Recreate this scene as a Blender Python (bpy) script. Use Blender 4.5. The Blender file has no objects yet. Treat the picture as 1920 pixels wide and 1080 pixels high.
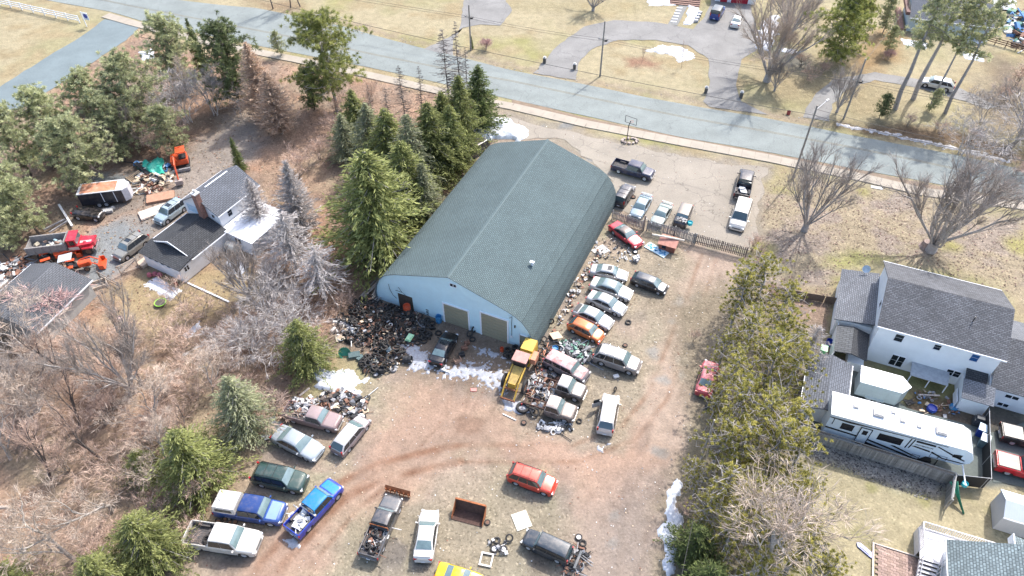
import bpy, math, random
import numpy as np
from mathutils import Vector, Matrix
R = math.radians
random.seed(7); rng = np.random.default_rng(7)
SC = bpy.context.scene; COL = SC.collection

# ---------------- camera, world, sun, exposure ----------------
CAM_H = 54.73; PITCH = 0.7931; ROLL = -0.0075; FPX = 1343.5
def cam_axes():
    f = Vector((0, math.cos(PITCH), -math.sin(PITCH))); r = Vector((1, 0, 0)); u = Vector((0, math.sin(PITCH), math.cos(PITCH)))
    return r*math.cos(ROLL)+u*math.sin(ROLL), -r*math.sin(ROLL)+u*math.cos(ROLL), f
AX, AY, AF = cam_axes()
cd = bpy.data.cameras.new('camera'); cam = bpy.data.objects.new('camera', cd); COL.objects.link(cam); SC.camera = cam
cd.sensor_width = 36; cd.lens = 36*FPX/1920; cd.clip_start = 1; cd.clip_end = 2000
cam.matrix_world = Matrix((( AX.x, AY.x, -AF.x, 0), (AX.y, AY.y, -AF.y, 0), (AX.z, AY.z, -AF.z, CAM_H), (0, 0, 0, 1)))
SUN_AZ, SUN_EL = R(52), R(50)          # direction towards the sun, azimuth measured from +X
w = bpy.data.worlds.new('World'); SC.world = w; w.use_nodes = True
nt = w.node_tree; nt.nodes.clear()
sky = nt.nodes.new('ShaderNodeTexSky'); sky.sky_type = 'NISHITA'; sky.sun_disc = False
sky.sun_elevation = SUN_EL; sky.sun_rotation = R(90)-SUN_AZ; sky.air_density = 1.0; sky.dust_density = 3.0
bg = nt.nodes.new('ShaderNodeBackground'); bg.inputs[1].default_value = 0.15
wo = nt.nodes.new('ShaderNodeOutputWorld'); nt.links.new(sky.outputs[0], bg.inputs[0]); nt.links.new(bg.outputs[0], wo.inputs[0])
sl = bpy.data.lights.new('sun', 'SUN'); so = bpy.data.objects.new('sun', sl); COL.objects.link(so)
sl.energy = 2.15; sl.angle = R(1.2); sl.color = (1.0, 0.97, 0.93)
sd = Vector((math.cos(SUN_EL)*math.cos(SUN_AZ), math.cos(SUN_EL)*math.sin(SUN_AZ), math.sin(SUN_EL)))
so.rotation_euler = sd.to_track_quat('Z', 'Y').to_euler(); so.location = (60, 80, 90)
vs = SC.view_settings; vs.view_transform = 'Standard'; vs.look = 'None'; vs.exposure = 1.45; vs.gamma = 1
vs.use_curve_mapping = False
SC.cycles.max_bounces = 5; SC.cycles.diffuse_bounces = 3; SC.cycles.glossy_bounces = 2; SC.cycles.transmission_bounces = 2
SC.cycles.transparent_max_bounces = 4

# ---------------- survey helper: point of the photo -> place on the ground plan ----------------
def G(x, y, z=0.0):
    d = AX*((x-960)/FPX) - AY*((y-540)/FPX) + AF
    t = (z-CAM_H)/d.z
    return Vector((d.x*t, d.y*t, z))
def height_of(base, top):
    g = G(*base); best = (1e9, 0)
    for i in range(1, 400):
        h = i*0.1; v = g+Vector((0, 0, h-CAM_H)); k = FPX/v.dot(AF)
        e = abs(960+k*v.dot(AX)-top[0])*.4+abs(540-k*v.dot(AY)-top[1])
        if e < best[0]: best = (e, h)
    return best[1]

# ---------------- materials ----------------
MATS = {}
def lin(c):
    return tuple(((v/255)/12.92 if v/255 <= .04045 else ((v/255+.055)/1.055)**2.4) for v in c)
def pm(name, col, rough=.8, metal=0., var=.18, scale=3., bump=0., bscale=20., coat=0., spec=.5, dirt=0., dirtcol=(.22,.17,.13), objrand=0., alpha=1., trans=0.):
    """procedural principled material: base colour broken up by two noises, optional dirt, optional bump"""
    if name in MATS: return MATS[name]
    m = bpy.data.materials.new(name); m.use_nodes = True; n = m.node_tree; N = n.nodes; Lk = n.links; b = N['Principled BSDF']
    tc = N.new('ShaderNodeTexCoord')
    n1 = N.new('ShaderNodeTexNoise'); n1.inputs['Scale'].default_value = scale; n1.inputs['Detail'].default_value = 5; n1.inputs['Roughness'].default_value = .65
    Lk.new(tc.outputs['Object'], n1.inputs['Vector'])
    mr = N.new('ShaderNodeMapRange'); mr.inputs[1].default_value = .3; mr.inputs[2].default_value = .7
    mr.inputs[3].default_value = 1-var; mr.inputs[4].default_value = 1+var; Lk.new(n1.outputs[0], mr.inputs[0])
    mx = N.new('ShaderNodeVectorMath'); mx.operation = 'SCALE'; mx.inputs[0].default_value = col[:3]; Lk.new(mr.outputs[0], mx.inputs['Scale'])
    out = mx.outputs[0]
    if objrand:
        oi = N.new('ShaderNodeObjectInfo'); m2 = N.new('ShaderNodeMapRange'); m2.inputs[3].default_value = 1-objrand; m2.inputs[4].default_value = 1+objrand
        Lk.new(oi.outputs['Random'], m2.inputs[0]); s2 = N.new('ShaderNodeVectorMath'); s2.operation = 'SCALE'
        Lk.new(out, s2.inputs[0]); Lk.new(m2.outputs[0], s2.inputs['Scale']); out = s2.outputs[0]
    if dirt:
        n2 = N.new('ShaderNodeTexNoise'); n2.inputs['Scale'].default_value = 1.7; n2.inputs['Detail'].default_value = 8; n2.inputs['Roughness'].default_value = .75
        Lk.new(tc.outputs['Object'], n2.inputs['Vector'])
        r2 = N.new('ShaderNodeMapRange'); r2.inputs[1].default_value = .5-dirt*.25; r2.inputs[2].default_value = .85-dirt*.2; r2.inputs[4].default_value = min(1, .35+dirt)
        Lk.new(n2.outputs[0], r2.inputs[0]); mm = N.new('ShaderNodeMix'); mm.data_type = 'RGBA'
        Lk.new(r2.outputs[0], mm.inputs[0]); Lk.new(out, mm.inputs[6]); mm.inputs[7].default_value = (*dirtcol, 1); out = mm.outputs[2]
        r3 = N.new('ShaderNodeMapRange'); r3.inputs[3].default_value = rough; r3.inputs[4].default_value = .85; Lk.new(r2.outputs[0], r3.inputs[0]); Lk.new(r3.outputs[0], b.inputs['Roughness'])
    Lk.new(out, b.inputs['Base Color'])
    b.inputs['Roughness'].default_value = rough; b.inputs['Metallic'].default_value = metal; b.inputs['Coat Weight'].default_value = coat
    b.inputs['Coat Roughness'].default_value = .08; b.inputs['Specular IOR Level'].default_value = spec; b.inputs['Alpha'].default_value = alpha
    if trans: b.inputs['Transmission Weight'].default_value = trans
    if bump:
        n3 = N.new('ShaderNodeTexNoise'); n3.inputs['Scale'].default_value = bscale; n3.inputs['Detail'].default_value = 4; Lk.new(tc.outputs['Object'], n3.inputs['Vector'])
        bp = N.new('ShaderNodeBump'); bp.inputs['Strength'].default_value = bump; bp.inputs['Distance'].default_value = .05
        Lk.new(n3.outputs[0], bp.inputs['Height']); Lk.new(bp.outputs[0], b.inputs['Normal'])
    m.diffuse_color = (*col[:3], 1); MATS[name] = m; return m

def shingle_mat(name, col, sx=1.0, sy=.3, contrast=.35, mott=.18):
    """asphalt shingles: brick texture laid in the roof's own uv (metres)"""
    if name in MATS: return MATS[name]
    m = bpy.data.materials.new(name); m.use_nodes = True; n = m.node_tree; N = n.nodes; Lk = n.links; b = N['Principled BSDF']
    uv = N.new('ShaderNodeUVMap')
    br = N.new('ShaderNodeTexBrick'); br.inputs['Scale'].default_value = 1; br.inputs['Brick Width'].default_value = sx; br.inputs['Row Height'].default_value = sy
    br.inputs['Mortar Size'].default_value = .035; br.inputs['Mortar Smooth'].default_value = .3; br.inputs['Bias'].default_value = 0
    c = np.array(col); br.inputs['Color1'].default_value = (*(c*(1-contrast)), 1); br.inputs['Color2'].default_value = (*(c*(1+contrast)), 1); br.inputs['Mortar'].default_value = (*(c*.45), 1)
    Lk.new(uv.outputs[0], br.inputs['Vector'])
    ns = N.new('ShaderNodeTexNoise'); ns.inputs['Scale'].default_value = .35; ns.inputs['Detail'].default_value = 6; Lk.new(uv.outputs[0], ns.inputs['Vector'])
    mr = N.new('ShaderNodeMapRange'); mr.inputs[1].default_value = .3; mr.inputs[2].default_value = .7; mr.inputs[3].default_value = 1-mott; mr.inputs[4].default_value = 1+mott; Lk.new(ns.outputs[0], mr.inputs[0])
    ng = N.new('ShaderNodeTexNoise'); ng.inputs['Scale'].default_value = 9; ng.inputs['Detail'].default_value = 3; Lk.new(uv.outputs[0], ng.inputs['Vector'])
    m3 = N.new('ShaderNodeMapRange'); m3.inputs[1].default_value = .3; m3.inputs[2].default_value = .7; m3.inputs[3].default_value = .8; m3.inputs[4].default_value = 1.2; Lk.new(ng.outputs[0], m3.inputs[0])
    mu = N.new('ShaderNodeMath'); mu.operation = 'MULTIPLY'; Lk.new(mr.outputs[0], mu.inputs[0]); Lk.new(m3.outputs[0], mu.inputs[1])
    s = N.new('ShaderNodeVectorMath'); s.operation = 'SCALE'; Lk.new(br.outputs[0], s.inputs[0]); Lk.new(mu.outputs[0], s.inputs['Scale'])
    Lk.new(s.outputs[0], b.inputs['Base Color']); b.inputs['Roughness'].default_value = .9
    bp = N.new('ShaderNodeBump'); bp.inputs['Strength'].default_value = .5; bp.inputs['Distance'].default_value = .03; Lk.new(br.outputs['Fac'], bp.inputs['Height']); bp.invert = True
    Lk.new(bp.outputs[0], b.inputs['Normal']); MATS[name] = m; return m
def siding_mat(name, col, pitch=.12, axis='Z', amt=.12):
    if name in MATS: return MATS[name]
    m = pm(name, col, rough=.6, var=.05, scale=.8); n = m.node_tree; N = n.nodes; Lk = n.links; b = N['Principled BSDF']
    tc = N.new('ShaderNodeTexCoord'); wv = N.new('ShaderNodeTexWave'); wv.wave_profile = 'SAW'; wv.bands_direction = axis; wv.inputs['Scale'].default_value = .314/pitch
    Lk.new(tc.outputs['Object'], wv.inputs['Vector']); bp = N.new('ShaderNodeBump'); bp.inputs['Strength'].default_value = .6; bp.inputs['Distance'].default_value = .02
    Lk.new(wv.outputs[1], bp.inputs['Height']); Lk.new(bp.outputs[0], b.inputs['Normal'])
    return m

# ---------------- mesh building ----------------
class MB:
    def __init__(s): s.v = []; s.f = []; s.m = []; s.uv = {}
    def add(s, vs, fs, mi=0, uvs=None):
        o = len(s.v); s.v += [tuple(p) for p in vs]
        for k, f in enumerate(fs):
            if uvs: s.uv[len(s.f)] = uvs[k]
            s.f.append([i+o for i in f]); s.m.append(mi)
        return s
    def box(s, x0, x1, y0, y1, z0, z1, mi=0, M=None):
        vs = [Vector(p) for p in ((x0,y0,z0),(x1,y0,z0),(x1,y1,z0),(x0,y1,z0),(x0,y0,z1),(x1,y0,z1),(x1,y1,z1),(x0,y1,z1))]
        if M is not None: vs = [M @ p for p in vs]
        return s.add(vs, [(3,2,1,0),(4,5,6,7),(0,1,5,4),(1,2,6,5),(2,3,7,6),(3,0,4,7)], mi)
    def cbox(s, c, size, rz=0, rx=0, ry=0, mi=0):
        M = Matrix.Translation(c) @ Matrix.Rotation(rz,4,'Z') @ Matrix.Rotation(ry,4,'Y') @ Matrix.Rotation(rx,4,'X')
        a, b, d = size[0]/2, size[1]/2, size[2]/2; return s.box(-a,a,-b,b,-d,d,mi,M)
    def tube(s, a, b, r0, r1=None, n=8, mi=0, cap=True):
        a = Vector(a); b = Vector(b); r1 = r0 if r1 is None else r1; d = (b-a)
        if d.length < 1e-6: return s
        d.normalize(); u = d.orthogonal().normalized(); v = d.cross(u); vs = []
        for p, r in ((a, r0), (b, r1)):
            for k in range(n):
                t = 2*math.pi*k/n; vs.append(p+u*(r*math.cos(t))+v*(r*math.sin(t)))
        fs = [(k, (k+1)%n, n+(k+1)%n, n+k) for k in range(n)]
        if cap: fs += [tuple(range(n))[::-1], tuple(range(n, 2*n))]
        return s.add(vs, fs, mi)
    def path(s, pts, r, n=6, mi=0):
        for a, b in zip(pts[:-1], pts[1:]): s.tube(a, b, r, n=n, mi=mi)
        return s
    def lathe(s, prof, n=16, M=None, mi=0):
        """prof: list of (r, z); turned about z"""
        vs = []; m = len(prof)
        for k in range(n):
            t = 2*math.pi*k/n
            for r, z in prof:
                p = Vector((r*math.cos(t), r*math.sin(t), z)); vs.append(M @ p if M is not None else p)
        fs = [(k*m+j, ((k+1)%n)*m+j, ((k+1)%n)*m+j+1, k*m+j+1) for k in range(n) for j in range(m-1)]
        return s.add(vs, fs, mi)
    def quad(s, pts, mi=0, uv=None): return s.add(pts, [tuple(range(len(pts)))], mi, [uv] if uv else None)
    def slab(s, pts, th, mi=0, uv=None):
        """a sloped plate: pts counter-clockwise seen from outside, thickness th along the inward normal"""
        pts = [Vector(p) for p in pts]; nrm = (pts[1]-pts[0]).cross(pts[-1]-pts[0]).normalized(); k = len(pts)
        low = [p-nrm*th for p in pts]
        if uv is None:
            e = (pts[1]-pts[0]).normalized(); f = nrm.cross(e); uv = [((p-pts[0]).dot(e), (p-pts[0]).dot(f)) for p in pts]
        s.quad(pts, mi, uv); s.quad(low[::-1], mi)
        for i in range(k): s.quad([pts[i], low[i], low[(i+1)%k], pts[(i+1)%k]], mi)
        return s
    def prism(s, poly, z0, z1, mi=0):
        k = len(poly); vs = [(p[0],p[1],z0) for p in poly]+[(p[0],p[1],z1) for p in poly]
        return s.add(vs, [tuple(range(k))[::-1], tuple(range(k,2*k))]+[(i,(i+1)%k,k+(i+1)%k,k+i) for i in range(k)], mi)
    def build(s, name, mats, parent=None, smooth=False, loc=None, rz=0):
        me = bpy.data.meshes.new(name); me.from_pydata(s.v, [], s.f)
        for m in (mats if isinstance(mats, (list, tuple)) else [mats]): me.materials.append(m)
        me.polygons.foreach_set('material_index', s.m)
        if s.uv:
            ul = me.uv_layers.new(name='UVMap')
            for fi, uvs in s.uv.items():
                for li, c in zip(me.polygons[fi].loop_indices, uvs): ul.data[li].uv = c
        if smooth:
            me.polygons.foreach_set('use_smooth', [True]*len(s.f)); me.set_sharp_from_angle(angle=R(38))
        me.update()
        return obj(name, me, parent, loc, rz)
def obj(name, me, parent=None, loc=None, rz=0):
    o = bpy.data.objects.new(name, me); COL.objects.link(o); o.parent = parent
    if loc is not None: o.location = loc
    if rz: o.rotation_euler[2] = rz
    return o
def tag(o, label=None, cat=None, group=None, kind=None):
    if label: o['label'] = label
    if cat: o['category'] = cat
    if group: o['group'] = group
    if kind: o['kind'] = kind
    return o
def thing(name, label, cat, loc=(0,0,0), rz=0, group=None):
    return tag(obj(name, None, None, loc, rz), label, cat, group)
def copy_tree(o, parent=None):
    c = o.copy(); COL.objects.link(c); c.parent = parent
    for ch in list(o.children): copy_tree(ch, c)
    return c
def np_mesh(name, verts, faces, mats, tone=None, smooth=False):
    """verts (n,3), faces (m,k) array of equal sided faces"""
    me = bpy.data.meshes.new(name); verts = np.asarray(verts, np.float32); faces = np.asarray(faces, np.int32); k = faces.shape[1]
    me.vertices.add(len(verts)); me.vertices.foreach_set('co', verts.ravel())
    me.loops.add(faces.size); me.loops.foreach_set('vertex_index', faces.ravel())
    me.polygons.add(len(faces)); me.polygons.foreach_set('loop_start', np.arange(len(faces), dtype=np.int32)*k)
    me.polygons.foreach_set('loop_total', np.full(len(faces), k, np.int32))
    for m in (mats if isinstance(mats, (list, tuple)) else [mats]): me.materials.append(m)
    me.update(calc_edges=True)
    if smooth: me.polygons.foreach_set('use_smooth', [True]*len(faces))
    if tone is not None:
        a = me.attributes.new('tone', 'FLOAT', 'FACE'); a.data.foreach_set('value', np.asarray(tone, np.float32))
    return me

# ---------------- noise for the terrain ----------------
_lat = np.random.default_rng(3).random((256, 256))
def vnoise(x, y):
    xi = np.floor(x).astype(int); yi = np.floor(y).astype(int); fx = x-xi; fy = y-yi; fx = fx*fx*(3-2*fx); fy = fy*fy*(3-2*fy)
    g = lambda a, b: _lat[a & 255, b & 255]
    return (g(xi,yi)*(1-fx)+g(xi+1,yi)*fx)*(1-fy)+(g(xi,yi+1)*(1-fx)+g(xi+1,yi+1)*fx)*fy
def fbm(x, y, o=4):
    s = 0; a = .5
    for k in range(o): s = s+a*vnoise(x*2**k+17*k, y*2**k+5*k); a *= .5
    return s/(1-.5**o)
def sdist(poly, X, Y):
    """signed distance to polygon, positive inside"""
    d = np.full(X.shape, 1e9); ins = np.zeros(X.shape, bool); n = len(poly)
    for i in range(n):
        ax, ay = poly[i][:2]; bx, by = poly[(i+1)%n][:2]; ex, ey = bx-ax, by-ay
        t = np.clip(((X-ax)*ex+(Y-ay)*ey)/(ex*ex+ey*ey+1e-9), 0, 1)
        d = np.minimum(d, (X-ax-t*ex)**2+(Y-ay-t*ey)**2)
        c = ((ay > Y) != (by > Y)) & (X < (bx-ax)*(Y-ay)/((by-ay) if abs(by-ay) > 1e-9 else 1e-9)+ax); ins ^= c
    d = np.sqrt(d); return np.where(ins, d, -d)

# ================= the ground =================
KX = np.array((2.85, 2.8, 2.95))    # how strongly the lit ground is exposed, per channel
def A(r, g, b, k=1.0): return np.clip(np.array(lin((r, g, b)))/KX/k*1.0, 0, .85)
def W2(pts, z=0): return [G(x, y, z) for x, y in pts]
def axis(segs):
    out = [segs[0][0]]
    for a, b, st in segs:
        n = max(1, int(round((b-a)/st))); out += [a+(b-a)*(i+1)/n for i in range(n)]
    return np.array(out)
gx = axis([(-900,-300,200),(-300,-110,38),(-110,-62,.8),(-62,58,.28),(58,110,.8),(110,300,38),(300,900,200)])
gy = axis([(-300,10,62),(10,24,1.5),(24,84,.26),(84,135,.5),(135,200,5),(200,1400,200)])
X, Y = np.meshgrid(gx, gy)
wx = X+(fbm(X*.35+3, Y*.35+9)-.5)*3.0+(fbm(X*1.7, Y*1.7+40, 3)-.5)*1.1
wy = Y+(fbm(X*.35+50, Y*.35+20)-.5)*3.0+(fbm(X*1.7+70, Y*1.7, 3)-.5)*1.1
STRAW = A(230,213,178); DIRT = A(224,200,181); RED = A(236,197,175); LITTER = A(232,190,164); GRAVEL = A(186,184,184)
col = np.empty(X.shape+(3,)); col[:] = STRAW
speck = np.full(X.shape, .25)
def zone(px, c, soft=.6, sp=None, amt=1., warp=1.):
    P = W2(px); d = sdist(P, X*(1-warp)+wx*warp, Y*(1-warp)+wy*warp); m = np.clip(d/soft*.5+.5, 0, 1)*amt
    col[:] = col*(1-m[..., None])+np.asarray(c)*m[..., None]
    if sp is not None: speck[:] = speck*(1-m)+sp*m
def mottle(c, f, lo, hi, off, px=None, sp=None):
    m = np.clip((fbm(X*f+off, Y*f+off*2)-lo)/(hi-lo), 0, 1)
    if px is not None: m = m*np.clip(sdist(W2(px), wx, wy)/1.5+.5, 0, 1)
    col[:] = col*(1-m[..., None])+np.asarray(c)*m[..., None]
    if sp is not None: speck[:] = speck*(1-m)+sp*m
mottle(A(214,202,160), .12, .45, .7, 5); mottle(A(206,198,140), .1, .58, .72, 31); mottle(A(218,196,158), .3, .5, .75, 77)
# wooded side, left and bottom left
LEFT = [(-400,560),(0,215),(60,195),(150,135),(235,80),(262,52),(330,90),(480,112),(600,118),(700,150),(800,168),(900,190),(890,260),(830,400),(720,520),(640,620),(600,700),(520,790),(470,880),(400,960),(330,1090),(-200,1500),(-900,1100)]
zone(LEFT, LITTER, 1.5, .9)
mottle(A(220,176,150), .18, .5, .68, 12, LEFT, 1.0); mottle(A(198,174,158), .22, .5, .72, 44, LEFT, .8); mottle(A(216,192,164), .15, .52, .7, 90, LEFT, .6)
mottle(A(186,156,138), .3, .58, .75, 140, LEFT, 1.0)
zone([(200,300),(250,270),(330,255),(400,200),(440,200),(380,270),(300,330),(160,330),(60,480),(0,520),(0,400)], A(168,140,124), 1.5, .9, .8)
zone([(350,500),(470,480),(520,560),(400,600),(280,640),(200,560),(240,520)], A(222,196,156), 1.5, .4)
zone([(430,150),(520,230),(560,270),(620,330),(560,420),(500,330),(450,240)], A(218,182,158), 1.5, .8, .8)
zone([(90,760),(250,740),(300,800),(240,900),(160,980),(90,900)], A(210,178,156), 2, 1., .6)
# left yard drive
zone([(165,470),(180,430),(240,405),(300,385),(325,340),(330,300),(400,245),(440,205),(500,240),(480,300),(420,330),(360,400),(300,450),(250,500),(200,535),(150,560),(130,520)], A(206,190,180), 1.2, .5)
zone([(165,470),(185,430),(230,415),(275,440),(255,480),(205,520),(165,545)], A(186,188,192), .8, .25)
zone([(160,330),(250,310),(300,330),(290,380),(210,415),(150,400)], A(190,172,160), 1., .7)
zone([(130,330),(210,325),(250,320),(250,335),(200,345),(140,350)], A(160,166,172), .8, .3)
# yard behind and in front of the blue building
YARD = [(545,770),(600,745),(655,745),(700,700),(770,690),(700,650),(630,640),(690,560),(712,560),(900,270),(890,255),(925,205),(1100,252),(1280,290),(1450,312),(1440,360),(1425,450),(1398,500),(1370,570),(1320,700),(1300,800),(1270,900),(1245,1000),(1235,1120),(320,1120),(350,1030),(400,985),(470,890),(500,800)]
zone(YARD, DIRT, 1.0, .55)
mottle(A(214,198,172), .25, .48, .7, 200, YARD, .8); mottle(A(190,174,164), .3, .52, .75, 230, YARD, .5); mottle(A(214,204,176), .35, .6, .75, 260, YARD, .8)
zone([(925,205),(1280,285),(1450,312),(1440,360),(1425,450),(1300,450),(1150,380),(1140,320),(1020,262)], A(204,190,174), 1.0, .25, .85)
for x, y, r in ((1345,342,1.6),(1322,380,1.0),(1288,425,.8),(1110,290,1.4),(1060,240,1.2),(1330,440,1.),(1010,240,1.)):
    c = G(x, y); d = r-np.hypot(wx-c.x, wy-c.y); m = np.clip(d*2, 0, 1)[..., None]; col[:] = col*(1-m)+A(190,186,184)*m
TRACK = [(1300,475),(1400,490),(1372,570),(1330,680),(1290,800),(1240,880),(1230,1120),(1080,1120),(1100,900),(1050,820),(1140,780),(1200,700),(1250,580)]
zone(TRACK, A(240,212,194), 1.0, .12, .95)
zone([(780,700),(900,730),(960,780),(1100,830),(1200,800),(1260,860),(1160,960),(1050,900),(940,850),(850,860),(760,920),(660,1010),(560,1120),(400,1120),(470,1020),(560,960),(640,890),(700,800)], RED, 1.6, .25, .85)
zone([(610,900),(660,895),(640,940),(575,1010),(500,1120),(440,1120),(520,1040)], A(212,178,158), .9, .15, .8)
zone([(740,830),(900,790),(980,800),(900,850),(760,880)], A(210,180,162), 1.2, .15, .7)
zone([(1150,900),(1250,880),(1245,1120),(1080,1120),(1120,980)], A(192,176,168), 2.0, .5, .75)
zone([(1050,600),(1130,600),(1180,640),(1240,560),(1240,650),(1200,720),(1160,840),(1080,820),(980,800),(1010,660)], A(212,196,174), 1.0, .9, .75)
zone([(650,960),(960,900),(1060,960),(1060,1110),(620,1110)], A(206,192,168), 1.5, .9, .75)
zone([(1100,470),(1280,470),(1310,500),(1240,560),(1180,600),(1130,560),(1080,540)], A(210,194,170), 1.0, .9, .7)
for x, y, r, c in ((1225,660,.8,(206,200,196)),(1285,672,1.,(208,204,200)),(1240,715,1.,(214,208,204)),(1270,560,.8,(210,204,200)),(1285,700,.8,(208,204,200)),(1160,965,.8,(200,190,184)),(1150,1020,.7,(200,190,184)),(870,705,.8,(170,150,138)),(1240,840,.9,(196,190,186)),(1090,540,.4,(180,150,120)),(740,1035,1.4,(160,150,146)),(795,1055,1.,(160,150,146)),(430,1050,1.4,(160,146,140)),(1010,1040,1.3,(160,140,128)),(1000,770,2.,(168,150,136)),(1160,690,1.,(160,150,136)),(1260,600,.7,(214,208,204)),(880,800,1.3,(196,160,140)),(1300,560,.6,(214,208,204))):
    cc = G(x, y); d = r-np.hypot((wx*.6+X*.4)-cc.x, (wy*.6+Y*.4)-cc.y); m = np.clip(d*2.2, 0, 1)[..., None]*.8; col[:] = col*(1-m)+A(*c)*m
zone([(880,610),(960,640),(1000,665),(960,700),(900,720),(760,700),(690,690),(640,640),(720,560)], A(180,156,140), 1.0, .6, .8)
def track(px, wd=.28, gap=.85, c=(190,166,150), amt=.45):
    P = W2(px)
    for sgn in (-1, 1):
        d = np.full(X.shape, 1e9)
        for a, b in zip(P[:-1], P[1:]):
            n_ = (b-a).normalized(); ox, oy = -n_.y*gap*sgn, n_.x*gap*sgn; ex, ey = b.x-a.x, b.y-a.y
            t = np.clip(((X-a.x-ox)*ex+(Y-a.y-oy)*ey)/(ex*ex+ey*ey), 0, 1); d = np.minimum(d, np.hypot(X-a.x-ox-t*ex, Y-a.y-oy-t*ey))
        m = np.clip(1-(d-wd*.3)/wd, 0, 1)*amt*np.clip(fbm(X*.7, Y*.7+3)*1.8-.3, 0, 1); col[:] = col*(1-m[..., None])+A(*c)*m[..., None]
track([(1345,480),(1320,560),(1290,640),(1262,720),(1240,800),(1215,900),(1190,1000),(1180,1090)]); track([(1330,480),(1300,570),(1268,650),(1235,740),(1180,810),(1080,850),(960,850),(840,850),(740,880),(660,940),(560,1060)], c=(192,150,126), amt=.7)
track([(1240,800),(1215,900),(1190,1000)], .5, 1.2, (170,150,142)); track([(940,700),(900,780),(860,840),(800,880)], c=(180,150,134)); track([(870,700),(850,790),(790,860),(700,910)], c=(184,150,130)); track([(480,1090),(560,1000),(640,920),(720,880),(860,850)], .4, .8, (188,138,112), .8)
track([(1380,470),(1390,440),(1400,400),(1400,340),(1360,300)], c=(180,172,166), amt=.5)
# right hand lots
LAWN = [(1452,318),(1600,345),(1760,375),(1960,425),(2300,520),(2300,700),(1920,600),(1880,530),(1650,490),(1570,530),(1560,560),(1430,530),(1400,500),(1428,440),(1440,350)]
zone(LAWN, A(220,200,172), 1.0, .7)
mottle(A(212,192,178), .4, .46, .62, 300, LAWN, 1.); mottle(A(214,202,140), .15, .55, .7, 320, LAWN, .6)
zone([(1555,480),(1600,468),(1690,480),(1640,505),(1570,505)], A(208,204,132), 1.0, .4, .8)
zone([(1420,525),(1560,560),(1550,640),(1540,680),(1480,660),(1440,560)], A(206,176,158), .8, .9)
zone([(1240,560),(1400,520),(1560,640),(1520,840),(1500,1120),(1230,1120),(1262,900),(1300,790)], A(186,170,148), 1.5, .9, .9)
zone([(1495,790),(1570,812),(1690,860),(1800,890),(1795,935),(1740,938),(1640,905),(1560,870),(1500,850)], A(218,211,205), .5, 1., 1., .3)
zone([(1790,895),(1850,912),(1880,900),(1925,910),(1925,1120),(1500,1120),(1510,870),(1560,872),(1640,907),(1740,940),(1790,938)], A(230,214,178), .6, .45, 1., .3)
mottle(A(206,196,146), .5, .58, .75, 350, [(1500,870),(1900,940),(1900,1090),(1490,1090)])
zone([(1510,680),(1560,660),(1700,760),(1870,780),(1925,790),(1925,910),(1850,912),(1795,892),(1560,805),(1500,790)], A(146,152,150), .3, .15, 1., .15)
zone([(1800,770),(1925,730),(1925,820),(1860,830),(1850,790)], A(128,122,116), .5, .4, .9, .3)
zone([(1690,730),(1820,745),(1860,800),(1790,830),(1700,800)], A(150,124,104), .5, .8, .8)
# across the road
zone([(850,0),(870,0),(960,0),(1240,0),(1240,10),(1170,30),(1000,20)], A(206,190,150), 1.5, .5, .5)
zone([(1420,110),(1560,100),(1680,150),(1700,215),(1600,225),(1560,200),(1440,190)], A(206,186,150), 2, .8, .7)
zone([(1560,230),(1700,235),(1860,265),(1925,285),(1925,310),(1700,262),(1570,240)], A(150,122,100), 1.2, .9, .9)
zone([(1640,50),(1700,60),(1690,110),(1620,150),(1600,120)], A(206,168,124), 1.5, .5, .8)
zone([(1860,100),(1925,120),(1925,250),(1860,240),(1820,190)], A(160,140,124), 2, .9, .8)
zone([(1170,108),(1205,105),(1237,115),(1230,125),(1180,125)], A(196,150,128), .8, .9, .9)
zone([(1440,85),(1500,95),(1540,120),(1500,135),(1430,105)], A(150,150,150), 1.5, .4, .7)
zone([(450,0),(560,0),(560,22),(500,18)], A(190,160,130), 1.5, .9, .8)
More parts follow.
